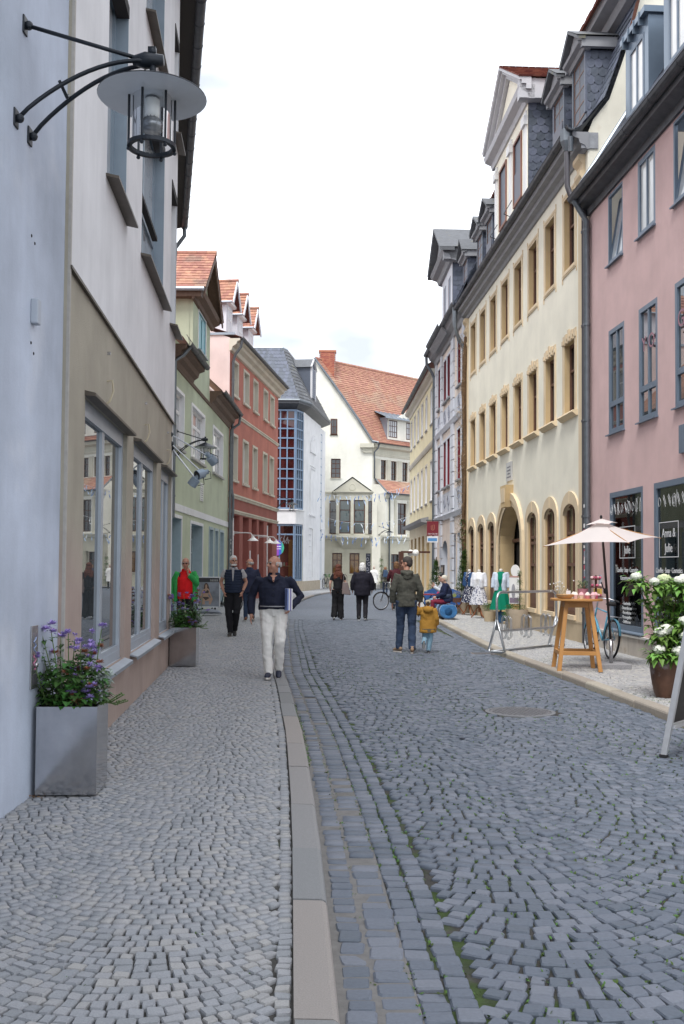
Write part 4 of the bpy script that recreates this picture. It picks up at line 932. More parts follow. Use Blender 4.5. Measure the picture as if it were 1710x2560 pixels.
# roof: bell-cast slope from the eave up to the ridge
CR = [(.0, .5, 10.98), (.35, .1, 11.4), (1, -.55, 12.2), (1, -1.4, 13.4), (1, -2.2, 14.6), (1, -3.15, 17.3)]
WI = C_.M.inverted()
def rp_(k, t):
    """k along profile 0..n-1, t metres along the ridge direction"""
    x, z = gp[k]; x0 = x + (.45 if k == 0 else .12); return WI @ Vector((x0 + dE.x * t, 75 - (.35 if k == 0 else .12) + dE.y * t, z + .08))
sel_ = [0, 1, 2, 3, 4, 5, 6, 7, 8]
rb = MB()
for k in range(len(gp) - 1): rb.quad(rp_(k, -.1), rp_(k, 14), rp_(k + 1, 14), rp_(k + 1, -.1))
rb = rb.build('roof', M_tile_new, H.root)
for k in range(len(gp) - 1):
    n_ = 2 if k == 0 else 6
    tiles('roof_tile', M_tile_new, rb, rp_(k, 14), rp_(k, -.1), rp_(k + 1, 14), rp_(k + 1, -.1), 70, n_, .03, .05, joined=True)
b = MB()
for k in range(36): b.tube([rp_(8, k * .38), rp_(8, k * .38 + .4)], [.13, .11], 7)
b.build('ridge_tiles', M_tile_new, rb)
MB().tube([rp_(k, -.12) for k in range(len(gp))], .09, 6).build('verge_flashing', M_zinc, rb)
ch = empty('chimney'); ch.parent = H.root
M_brick = mat('chimney_brick', (.36, .125, .085), rough=.9, var=.22, noise=(14, .15), hue=.012); M_mort = mat('brick_mortar', (.42, .36, .31), rough=.95)
cx, cy = -1.2, 75.55
CL = lambda x, y, z: WI @ Vector((x, y, z))
MB().hexa([CL(cx - .6, cy - .35, 14.5), CL(cx + .6, cy - .35, 14.5), CL(cx + .6, cy + .35, 14.5), CL(cx - .6, cy + .35, 14.5), CL(cx - .6, cy - .35, 18.05), CL(cx + .6, cy - .35, 18.05), CL(cx + .6, cy + .35, 18.05), CL(cx - .6, cy + .35, 18.05)]).build('chimney_stack', M_mort, ch)
bm_ = MB().box(-.1, .1, -.02, .02, -.033, .033).mesh('brick', M_brick)
for j in range(44):
    for i in range(6):
        p = CL(cx - .5 + i * .205 + (.1 if j % 2 else -.01), cy - .355, 15.0 + j * .07)
        if abs((cx - .5 + i * .205 + (.1 if j % 2 else -.01)) - cx) < .52: piece('brick', bm_, ch, p)
MB().hexa([CL(cx - .66, cy - .41, 17.95), CL(cx + .66, cy - .41, 17.95), CL(cx + .66, cy + .41, 17.95), CL(cx - .66, cy + .41, 17.95), CL(cx - .66, cy - .41, 18.08), CL(cx + .66, cy - .41, 18.08), CL(cx + .66, cy + .41, 18.08), CL(cx - .66, cy + .41, 18.08)]).build('chimney_cap', M_brick, ch)
MB().hexa([CL(cx - .66, cy - .42, 15.3), CL(cx + .75, cy - .42, 15.0), CL(cx + .75, cy + .4, 15.0), CL(cx - .66, cy + .4, 15.3), CL(cx - .66, cy - .42, 15.5), CL(cx + .75, cy - .42, 15.4), CL(cx + .75, cy + .4, 15.4), CL(cx - .66, cy + .4, 15.5)]).build('chimney_flashing', M_zinc_light, ch)
# wide dormer on the eave side
d = E_
b = MB(); sE.box(b, 1.6, 8, -3.2, .03, 11.3, 13.15); b.build('dormer_body', mat('zinc_cladding', (.30, .34, .40), rough=.5, metal=.3), d)
sE.wall('dormer_face', M_cream, 1.6, 8, 11.45, 13.2, [(1.72, 2.72, 11.6, 12.95), (3.75, 4.7, 11.6, 12.95)], o=.06, parent=d)
for a, b_ in ((1.72, 2.72), (3.75, 4.7)): sE.window(a, b_, 11.6, 12.95, .0, M_brown_wood, G_sky, cols=4, rows=(.33, .66), fw=.07, mull=.04, o=.06, parent=d)
MB().prism([(2.7, 13.2), (5.4, 13.2), (4.1, 13.9)], -.02, .1, lambda p, q, t: sE.P(p, t, q)).build('dormer_pediment', M_cream, d)
b = MB().quad(sE.P(1.0, .4, 13.1), sE.P(8, .4, 13.1), sE.P(8, -3.4, 14.6), sE.P(1.6, -3.4, 14.6))
b.quad(sE.P(1.0, .4, 13.1), sE.P(1.0, .4, 13.0), sE.P(8, .4, 13.0), sE.P(8, .4, 13.1)); b.build('dormer_roof', M_zinc_light, d)
for k in range(7): MB().tube([sE.P(1.3 + k * .5, .4, 13.13), sE.P(1.7 + k * .5, -3.3, 14.62)], .03, 5).build('roof_seam', M_zinc_light, d)
MB().add([WI @ Vector((2.2, 75.05, -.1)), WI @ Vector((-8, 75.05, -.1)), WI @ Vector((-8, 90, -.1)), WI @ Vector((14, 90, -.1)), WI @ Vector((2.2, 75.05, 10.9)), WI @ Vector((-8, 75.05, 10.9)), WI @ Vector((-8, 90, 10.9)), WI @ Vector((14, 90, 10.9))], [(1, 2, 6, 5), (2, 3, 7, 6)]).build('house_core', M_cream, H.root)
# ---------------------------------------------------------------- R1 pink house
M_pink = plaster('roughcast_pink', (.68, .48, .46), streak=.05, fine=150, strength=.8, noise=(.8, .05))
M_fr1 = mat('slate_blue_frame', (.155, .20, .26), rough=.45, metal=.15, noise=(4, .06))
M_marble = mat('marble_plinth', (.50, .45, .39), rough=.5, noise=(3, .12), streak=.18, patch=((.34, .26, .18), 3.5, .6))
M_prt = mat('white_print', (.66, .67, .68), rough=.6)
M_prt2 = mat('window_maroon_print', (.34, .17, .21), rough=.6)
H = House('pink_house', 'dusty pink roughcast house with grey framed windows and a candle shop at the right edge', (5.155, 20.75), (-.06, .998), 'R'); R1 = H
N = lambda u: -u        # measured towards the viewer
def rw_(u0, u1): return (N(u1), N(u0))
top = [rw_(a, a + .85) for a in (1.25, 2.9, 4.55, 6.2)]; mid = [rw_(a, a + .9) for a in (1.26, 2.92, 4.58, 6.24)]
shop = [rw_(1.3, 3.1), rw_(3.62, 5.4)]
holes = [(a, b_, 7.62, 9.02) for a, b_ in top] + [(a, b_, 4.28, 6.32) for a, b_ in mid] + [(a, b_, .50, 3.12) for a, b_ in shop]
H.wall('wall', M_pink, -11, -.2, .42, 9.12, holes, depth=.04)
H.bb('pilaster_edge', M_pink, -.36, -.06, -.3, -.004, 0, 9.1)
H.bb('plinth', M_marble, -11, -.1, -.2, .03, -.05, .40); H.bb('plinth_cap', mat('cap_stone', (.6, .58, .54), rough=.7, noise=(8, .08)), -11, -.1, -.2, .06, .40, .44)
for u in np.arange(-10.5, -.5, 1.35): H.bb('plinth_joint', mat('joint_dark', (.2, .17, .14)), u, u + .008, .03, .032, 0, .40)
for k, (a, b_, c, d) in enumerate(holes):
    if c > 7:
        if k in (0, 2): # bottom-hung sash tipped inwards
            w = H.window(a, b_, c, d, .0, M_fr1, G_dark, cols=1, rows=(), fw=.05, th=.06)
            for ch_ in list(w.children): bpy.data.objects.remove(ch_)
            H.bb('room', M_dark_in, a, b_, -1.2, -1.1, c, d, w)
            H.bb('curtain', mat('warm_curtain', (.35, .27, .17), rough=.9), b_ - .5, b_ - .06, -.5, -.46, c, d, w)
            s_ = MB(); x0, x1 = a + .06, b_ - .06; 
            P_ = lambda u, z: H.P(u, -.03 - (z - c - .05) * .16, z)
            for (ua, za, ub, zb) in ((x0, c + .06, x0, d - .1), (x1, c + .06, x1, d - .1), (x0, c + .06, x1, c + .06), (x0, d - .1, x1, d - .1), ((x0 + x1) / 2, c + .06, (x0 + x1) / 2, d - .1)): s_.bar(P_(ua, za), P_(ub, zb), .05, .05)
            sash = s_.build('sash', M_fr1, w)
            MB().quad(P_(x0, c + .06), P_(x1, c + .06), P_(x1, d - .1), P_(x0, d - .1)).build('pane', G_sky, sash)
        else: w = H.window(a, b_, c, d, .0, M_fr1, G_white, cols=2, rows=(), fw=.09, mull=.05, th=.06)
    elif c > 4: w = H.window(a, b_, c, d, .0, M_fr1, G_shop, cols=2, rows=(.28,), fw=.085, mull=.05, th=.06, rowm=.10)
    else: w = H.window(a, b_, c, d, .0, M_fr1, glass_thin('thin_glass'), cols=1, rows=(), fw=.10, th=.07)
    H.molding('window_sill', M_fr1, a - .02, b_ + .02, [(-.02, c + .01), (.07, c - .02), (.07, c - .045), (-.02, c - .03)], w)
H.text('Y', .37, M_prt2, N(3.19), .004, 5.62); H.text('O', .37, M_prt2, N(3.55), .004, 5.62); H.text('G', .40, M_prt2, N(4.84), .004, 5.68)
# shop interior, shelves with goods
ir = H.bb('shop_back_wall', mat('shop_dim', (.10, .085, .10), rough=.9, noise=(1.5, .3)), -5.6, -1.1, -2.4, -2.3, 0, 3.3)
H.bb('shop_floor', mat('shop_floor_dim', (.10, .09, .085)), -5.6, -1.1, -2.3, -.1, .30, .34); H.bb('shop_ceiling', mat('shop_ceiling', (.3, .3, .3)), -5.6, -1.1, -2.3, -.1, 3.16, 3.2)
H.bb('display_table', mat('grey_blue_table', (.2, .26, .36), rough=.6), -5.2, -1.35, -.85, -.35, .34, .95)
for k in range(34):
    u = random.uniform(-5.1, -1.4); y = random.uniform(-.8, -.4); s_ = random.uniform(.03, .07); hh = random.uniform(.06, .22)
    MB().lathe([(s_, 0), (s_, hh), (s_ * .7, hh + .01)], 10, (u, y, .95)).build('candle', mat('candle_%d' % (k % 5), [(.7, .6, .6), (.45, .12, .22), (.6, .45, .5), (.75, .72, .66), (.2, .25, .4)][k % 5], rough=.5), H.root)
for k in range(3): H.bb('shelf', mat('shelf_wood', (.24, .17, .13)), -5.3, -1.3, -2.25, -1.9, 1.0 + k * .55, 1.03 + k * .55)
for k in range(40):
    u = random.uniform(-5.2, -1.4); lv = random.randrange(3); s_ = random.uniform(.03, .08)
    H.pb('box', mat('candle_%d' % (k % 5)), u, u + s_ * 1.5, -2.2, -2.0, 1.03 + lv * .55, 1.03 + lv * .55 + random.uniform(.08, .28))
# window lettering
for ctr, sub in ((2.3, 'Kerzenmanufaktur'), (4.28, 'Seifenmanufaktur')):
    sx_ = .92
    H.text('Anna &', .21, M_prt, N(ctr), .006, 2.24, sx=sx_); H.text('Julie', .21, M_prt, N(ctr), .006, 1.99, sx=sx_)
    b = MB(); a0, a1, c0, c1 = N(ctr + .40), N(ctr - .40), 1.84, 2.42
    H.box(b, a0, a1, .004, .008, c0, c0 + .014); H.box(b, a0, a1, .004, .008, c1, c1 + .014); H.box(b, a0 - .014, a0, .004, .008, c0, c1 + .014); H.box(b, a1, a1 + .014, .004, .008, c0, c1 + .014); b.build('letter_border', M_prt, H.root)
    H.text('Candles · Soap · Cosmetics', .125, M_prt, N(ctr), .006, 1.62, sx=.82); H.text(sub, .12, M_prt, N(ctr), .006, 1.47, sx=.82)
for i, s_ in enumerate(('- Geschenke', '- Dessertkerzen', '- Kerzenkurse', '- Kerzengießen', '- Duftkerzen')): H.text(s_, .085, M_prt, N(2.25), .006, 1.0 - i * .085)
for i, s_ in enumerate(('natürliche', 'Öle · Seifen')): H.text(s_, .10, M_prt, N(4.42), .006, 1.16 - i * .12)
random.seed(21)
for (a, b_) in shop:
    bb_ = MB(); mid_u = a + .12
    while mid_u < b_ - .12:
        z0 = 2.78; kind = random.randrange(4); r_ = .05 + random.random() * .035
        if kind == 0:
            for rr in (1, .6): bb_.tube([H.P(mid_u + r_ * rr * math.cos(t), .005, z0 + r_ * rr * 1.5 * math.sin(t)) for t in np.linspace(0, 6.28, 12)], .0032, 4)
        elif kind == 1: bb_.tube([H.P(mid_u + x, .005, z0 + z) for x, z in ((-.03, -.1), (-.03, .06), (-.012, .1), (-.012, .14), (.012, .14), (.012, .1), (.03, .06), (.03, -.1), (-.03, -.1))], .0032, 4)
        elif kind == 2: bb_.tube([H.P(mid_u + .06 * math.cos(t), .005, z0 + .1 * math.sin(t) * math.cos(t * .5)) for t in np.linspace(0, 9, 16)], .0032, 4)
        else: bb_.tube([H.P(mid_u - .05, .005, z0 - .09), H.P(mid_u + .05, .005, z0 + .07), H.P(mid_u + .02, .005, z0 + .11), H.P(mid_u - .07, .005, z0 - .05)], .0032, 4)
        for _ in range(4): bb_.tube([H.P(mid_u + random.uniform(-.09, .09), .005, z0 + random.uniform(-.16, .17)) for _ in range(2)][:1] * 1 + [H.P(mid_u + random.uniform(-.09, .09), .006, z0 + random.uniform(-.16, .17))], .003, 3) if random.random() < .25 else None
        mid_u += .17 + random.random() * .05
    bb_.build('window_drawing', M_prt, H.root)
H.bb('intercom', mat('intercom_grey', (.36, .38, .42), rough=.5), -.82, -.74, .0, .04, 1.28, 1.52); H.bb('intercom_tag', mat('intercom_ochre', (.55, .38, .08)), -.81, -.42, .0, .045, 1.12, 1.24)
H.bb('meter_box', M_fr1, -5.2, -4.83, 0, .05, 3.5, 3.95)
# eaves, slate roof, dormers
H.molding('eaves_board', M_zinc_dark, -11, -.05, [(0, 9.05), (.05, 9.05), (.07, 9.18), (.28, 9.24), (.30, 9.32), (0, 9.34)])
H.gutter(-11, .0, .36, 9.42, .10, M_zinc_dark, ring=1.2)
H.molding('gutter_board', M_zinc, -11, 0, [(.27, 9.36), (.29, 9.33), (.29, 9.5), (.27, 9.5)])
sl = [H.P(-11, .3, 9.46), H.P(.02, .3, 9.46), H.P(-11, -2.3, 13.6), H.P(.02, -2.3, 13.6)]
rf = MB().quad(sl[0], sl[1], sl[3], sl[2]).build('roof', M_slate, H.root)
tiles('slate', M_slate, rf, H.P(-5.6, .3, 9.46), sl[1], H.P(-5.6, -.9, 11.37), H.P(.02, -.9, 11.37), 20, 13, .012, .02)
tiles('slate', M_slate, rf, H.P(-11, -.9, 11.37), H.P(.02, -.9, 11.37), sl[2], sl[3], 44, 14, .012, .02, joined=True)
for o in (0, .09): MB().tube([H.P(.06 - o, .32, 9.5), H.P(.06 - o, -2.3, 13.68)], .05, 8).build('verge_flashing', M_zinc_light, rf)
M_dorm = mat('dormer_metal_blue', (.16, .205, .26), rough=.35, metal=.5, noise=(2, .1))
for uc in (1.72, 3.72, 5.72):
    d = empty('dormer'); d.parent = H.root; a, b_ = N(uc + .62), N(uc - .62); fo = -.42
    b = MB(); H.box(b, a, a + .06, -2.4, fo, 10.45, 12.15); H.box(b, b_ - .06, b_, -2.4, fo, 10.45, 12.15); H.box(b, a - .06, b_ + .06, -2.6, fo + .10, 12.15, 12.27); b.build('dormer_cheeks', M_dorm, d)
    b = MB(); H.box(b, a + .06, a + .22, fo - .05, fo, 10.3, 12.15); H.box(b, b_ - .22, b_ - .06, fo - .05, fo, 10.3, 12.15); H.box(b, a + .22, b_ - .22, fo - .05, fo, 11.9, 12.15); H.box(b, a + .06, b_ - .06, fo - .05, fo + .01, 10.2, 10.62); b.build('dormer_front', M_dorm, d)
    H.window(a + .22, b_ - .22, 10.62, 11.9, .0, M_fr1, G_white, cols=2, rows=(), fw=.07, mull=.06, o=fo + .01, parent=d)
    for q in np.arange(a + .2, b_, .3): H.pb('seam', M_dorm, q, q + .02, fo, fo + .12, 12.02, 12.28, d)
H.pipe([(-.16, .36, 9.34), (-.17, .25, 9.15), (-.17, .10, 8.9), (-.17, .10, .1)], .062, M_zinc)
b = MB(); H.box(b, -11, -.08, -6, -2.35, 0, 9.2); b.build('house_core', M_pink, H.root)
random.seed(5)
for k in range(26):  # stickers pasted on the downpipes
    z = random.choice([random.uniform(.9, 2.0), random.uniform(1.2, 3.1)]); cc = random.choice([(.75, .75, .75), (.7, .68, .66), (.1, .1, .12), (.5, .08, .12), (.3, .35, .4)])
    zz = random.uniform(.05, .15); ww = random.uniform(.03, .06); MB().hexa([H.P(-.17 - ww / 2, .155, z), H.P(-.17 + ww / 2, .155, z), H.P(-.17 + ww / 2, .168, z), H.P(-.17 - ww / 2, .168, z), H.P(-.17 - ww / 2, .155, z + zz), H.P(-.17 + ww / 2, .155, z + zz), H.P(-.17 + ww / 2, .168, z + zz), H.P(-.17 - ww / 2, .168, z + zz)]).build('sticker', mat('sticker_%.2f_%.2f' % (cc[0], cc[1]), cc, rough=.6), H.root)

# ---------------------------------------------------------------- R2 cream house with ochre surrounds
M_crm = plaster('plaster_pale_cream', (.85, .805, .675), streak=.04, fine=50, strength=.3, noise=(.4, .04))
M_och = plaster('stone_ochre', (.61, .455, .255), streak=.06, fine=45, strength=.3, noise=(1.2, .06))
M_och_l = plaster('stone_ochre_edge', (.71, .575, .395), streak=.05, fine=45, strength=.3)
M_corn = mat('grey_eaves_paint', (.27, .275, .29), rough=.7, noise=(4, .1))
M_pl2 = mat('ochre_plinth', (.50, .40, .27), rough=.9, noise=(2, .12), streak=.12, bump=(30, .3), patch=((.38, .31, .22), 1.5, .6))
M_brn = mat('brown_frame', (.15, .075, .05), rough=.5, noise=(15, .15))
H = House('cream_house', 'pale cream house with ochre window surrounds, arched doorway and slate dormers', (5.155, 20.752), (-.0486, .9988), 'R'); R2 = H
pit = 1.715; uc_ = [1.44 + pit * k for k in range(8)]
ow = .43
tw = [(u - ow, u + ow, 8.42, 10.06) for u in uc_]; mw = [(u - ow, u + ow, 5.12, 6.72) for u in uc_]
gwc = [1.40, 3.12, 4.90, 10.2, 11.9, 13.65]
gw = [(u - .5, u + .5, .62, 3.08) for u in gwc]
door = (6.15, 8.95, -.1, 3.42)
H.wall('wall', M_crm, 0, 14.78, .47, 10.62, tw + mw + gw + [door], arches=[(u - .5, u + .5, 2.84, 3.08) for u in gwc] + [(6.15, 8.95, 2.35, 3.42)])
H.wall('plinth', M_pl2, 0, 6.0, -.1, .50, o=.05); H.wall('plinth', M_pl2, 9.1, 14.78, -.1, .50, o=.05); H.bb('plinth_ledge', M_pl2, 0, 6.0, 0, .06, .47, .51); H.bb('plinth_ledge', M_pl2, 9.1, 14.78, 0, .06, .47, .51)
for a, b_, c, d in tw + mw:
    t_ = c > 8
    w = H.window(a, b_, c, d, .115, M_brn, G_dark, cols=2, rows=(.62,) if not t_ else (.62,), fw=.07, mull=.05, reveal=M_och, th=.07)
    H.surround(a, b_, c, d, .125, M_och_l, .022, w, bottom=t_)
    b = MB()
    if t_:
        for z in (d + .02, c - .24):
            H.box(b, a - .155, a - .125, .002, .022, z, z + .2) ; H.box(b, b_ + .125, b_ + .155, .002, .022, z, z + .2)
        H.box(b, a - .05, b_ + .05, .022, .034, d + .05, d + .09); H.box(b, a - .05, b_ + .05, .022, .034, c - .09, c - .06)
    else:
        for x, zz in ((a - .12, .14), (a + .12, .24), ((a + b_) / 2 - .07, .30), (b_ - .26, .24), (b_ - .02, .14)): H.box(b, x, x + .14, .022, .045, d + .02, d + zz - .02)
        H.box(b, a - .1, b_ + .1, .002, .022, d + .125, d + .22); H.box(b, a + .05, b_ - .05, .022, .040, d + .10, d + .13)
    b.build('surround_ears', M_och_l, w)
    if not t_: H.molding('window_sill', M_och_l, a - .2, b_ + .2, [(-.1, c + .01), (.12, c - .02), (.14, c - .06), (.09, c - .09), (.05, c - .13), (0, c - .14), (-.1, c - .14)], w)
for u in gwc:
    w = H.window(u - .5, u + .5, .62, 3.08, .05, M_brn, glass_opaque('glass_olive', (.13, .125, .075), rough=.05, noise=(1.2, .2)), cols=2, rows=(.16, .45, .68, .74), fw=.075, mull=.045, reveal=M_och, th=.08, rowm=.07)
    b = MB()
    for i, (p, q) in enumerate(zip(arch_pts(u - .5, u + .5, 2.84, 3.08, 10)[:-1], arch_pts(u - .5, u + .5, 2.84, 3.08, 10)[1:])):
        po = arch_pts(u - .72, u + .72, 2.84, 3.36, 10); a, c = po[i], po[i + 1]
        b.hexa([H.P(p[0], .001, p[1]), H.P(p[0], .04, p[1]), H.P(q[0], .04, q[1]), H.P(q[0], .001, q[1]), H.P(a[0], .001, a[1]), H.P(a[0], .04, a[1]), H.P(c[0], .04, c[1]), H.P(c[0], .001, c[1])])
        b.quad(H.P(p[0], .04, p[1]), H.P(q[0], .04, q[1]), H.P(q[0], -.3, q[1]), H.P(p[0], -.3, p[1]))
    H.box(b, u - .72, u - .5, .001, .04, .50, 2.84); H.box(b, u + .5, u + .72, .001, .04, .50, 2.84); H.box(b, u - .03, u + .03, .04, .05, 3.09, 3.36)
    b.build('window_surround', M_och_l, w)
    H.bb('window_sill', M_och_l, u - .55, u + .55, -.2, .09, .52, .62, w); H.bb('base_panel', M_brn, u - .42, u + .42, -.08, -.045, .70, 1.0, w)
# portal
dr = empty('portal'); dr.parent = H.root
b = MB(); n_ = 14
for ra, rb_, oo in ((0, .16, .05), (.16, .36, .09)):
    pi_ = arch_pts(6.15 - ra, 8.95 + ra, 2.35, 3.42 + ra, n_); po = arch_pts(6.15 - rb_, 8.95 + rb_, 2.35, 3.42 + rb_, n_)
    for i in range(n_):
        p, q, a, c = pi_[i], pi_[i + 1], po[i], po[i + 1]
        b.hexa([H.P(p[0], .001, p[1]), H.P(p[0], oo, p[1]), H.P(q[0], oo, q[1]), H.P(q[0], .001, q[1]), H.P(a[0], .001, a[1]), H.P(a[0], oo, a[1]), H.P(c[0], oo, c[1]), H.P(c[0], .001, c[1])])
    H.box(b, 6.15 - rb_, 6.15 - ra, .001, oo, 0, 2.35); H.box(b, 8.95 + ra, 8.95 + rb_, .001, oo, 0, 2.35)
b.build('door_surround', M_och_l, dr)
b = MB(); pi_ = arch_pts(6.15, 8.95, 2.35, 3.42, n_)
for i in range(n_): p, q = pi_[i], pi_[i + 1]; b.quad(H.P(p[0], .05, p[1]), H.P(q[0], .05, q[1]), H.P(q[0], -.42, q[1]), H.P(p[0], -.42, p[1]))
for u in (6.15, 8.95): b.quad(H.P(u, .05, 0), H.P(u, -.42, 0), H.P(u, -.42, 2.35), H.P(u, .05, 2.35))
b.build('door_reveal', M_och, dr)
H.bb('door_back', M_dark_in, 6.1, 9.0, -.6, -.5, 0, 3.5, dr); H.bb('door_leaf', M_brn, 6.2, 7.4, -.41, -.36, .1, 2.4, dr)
b = MB(); H.box(b, 6.15, 8.95, -.42, -.36, 2.4, 2.5); H.box(b, 7.45, 7.55, -.42, -.36, .1, 3.4); b.build('door_frame', M_brn, dr)
for k in range(3): H.bb('door_panel', mat('door_panel_dark', (.06, .025, .018), rough=.4), 6.3, 7.3, -.36, -.345, .25 + k * .72, .85 + k * .72, dr)
MB().prism([(7.30, 3.36), (7.78, 3.36), (7.93, 3.98), (7.15, 3.98)], .0, .22, lambda p, q, t: H.P(p, t, q)).build('keystone', M_och, dr); H.bb('keystone_panel', M_och_l, 7.30, 7.76, .22, .235, 3.5, 3.9, dr)
H.bb('door_step', M_pl2, 6.0, 9.1, -.6, .25, -.05, .14, dr)
pq = H.bb('plaque', mat('plaque_grey', (.58, .57, .55), rough=.7, noise=(12, .06)), 7.25, 8.0, .003, .035, 4.12, 4.66)
marks(H, 7.62, .036, 4.52, .6, .095, 4, mat('plaque_black_letters', (.16, .16, .18)), pq, 9)
for ua, ub in ((.28, .62), (14.42, 14.76)):
    H.bb('corner_pilaster', M_och_l, ua, ub, 0, .045, .5, 9.55)
    H.molding('pilaster_capital', M_och_l, ua - .05, ub + .05, [(0, 9.5), (.05, 9.5), (.09, 9.62), (.05, 9.68), (.05, 9.95), (.12, 10.05), (.12, 10.14), (.06, 10.18), (.06, 10.3), (.15, 10.4), (.15, 10.5), (0, 10.5)])
prof = [(0, 10.5), (.05, 10.5), (.09, 10.58), (.2, 10.63), (.22, 10.72), (.34, 10.76), (.36, 10.86), (0, 10.86)]
H.molding('eaves_cornice', M_corn, -.05, 14.78, prof); H.gutter(-.15, 14.85, .40, 10.95, .10, M_zinc_dark, ring=.85)
H.bb('eave_end_board', mat('old_zinc_patch', (.30, .31, .33), rough=.6, noise=(10, .2)), -.03, -.01, -.2, .16, 10.52, 10.86)
# mansard
GP = [(.32, 10.9), (.1, 11.05), (-.35, 11.6), (-.66, 12.5), (-.85, 13.1), (-1.05, 13.9)]
mr = MB()
for (o0, z0), (o1, z1) in zip(GP, GP[1:]): mr.quad(H.P(-.08, o0, z0), H.P(14.8, o0, z0), H.P(14.8, o1, z1), H.P(-.08, o1, z1))
mr = mr.build('roof', M_slate, H.root)
for k, ((o0, z0), (o1, z1)) in enumerate(zip(GP, GP[1:])):
    if k == 0: continue
    n_ = 3
    if k < 4: tiles('slate', M_slate, mr, H.P(-.12, o0, z0), H.P(5.2, o0, z0), H.P(-.12, o1, z1), H.P(5.2, o1, z1), 22, n_, .015, .03, scallop=True)
    else: tiles('slate', M_slate, mr, H.P(-.12, o0, z0), H.P(5.2, o0, z0), H.P(-.12, o1, z1), H.P(5.2, o1, z1), 22, 4, .015, .03, joined=True)
    tiles('slate', M_slate, mr, H.P(9.8, o0, z0), H.P(14.8, o0, z0), H.P(9.8, o1, z1), H.P(14.8, o1, z1), 22, n_, .015, .03, joined=True)
H.molding('upper_cornice', M_corn, -.35, 14.8, [(-1.05, 13.75), (-.85, 13.8), (-.78, 13.95), (-.55, 14.0), (-.5, 14.15), (-1.05, 14.15)])
MB().quad(H.P(-.4, -.42, 14.1), H.P(14.8, -.42, 14.1), H.P(14.8, -4.2, 16.6), H.P(-.4, -4.2, 16.6)).build('upper_roof', M_tile_dark, H.root)
tiles('roof_tile', M_tile_dark, H.root, H.P(-.4, -.42, 14.12), H.P(14.8, -.42, 14.12), H.P(-.4, -4.2, 16.62), H.P(14.8, -4.2, 16.62), 80, 14, .03, .05, joined=True)
b = MB(); pts = [H.P(-.004, o, z) for o, z in [(0.02, -.1), (0.02, 10.85), (-.1, 11.15), *[(o - .10, z) for o, z in GP[2:]], (-1.2, 14.1), (-4.2, 16.2), (-8, 13), (-8, -.1)]]
b.add(pts, [tuple(range(len(pts)))]); b.build('gable_wall', plaster('plaster_gable_cream', (.76, .73, .62), streak=.06, patch=((.64, .57, .45), 1.2, .6)), H.root)
b = MB(); H.box(b, .05, 14.7, -8, -1.1, 0, 10.8); b.build('house_core', M_crm, H.root)
H.pipe([(-.05, .40, 10.75), (.0, .38, 10.45)], .055); 
b = MB(); b.tube([H.P(.12, .42, 10.95), H.P(.12, .42, 10.7), H.P(.12, .42, 10.5)], [.16, .15, .07], 8); b.build('rain_hopper', M_zinc, H.root)
H.pipe([(.12, .42, 10.5), (.12, .42, 9.75), (.10, .36, 9.55), (.02, .2, 9.45), (-.02, .10, 9.3), (-.02, .10, .1)], .06, mat('downpipe_brown', (.105, .10, .11), rough=.45, metal=.4))
H.pipe([(14.7, .42, 10.85), (14.72, .42, 10.2), (14.75, .3, 9.8), (14.85, .1, 9.5), (14.85, .1, 3)], .06)
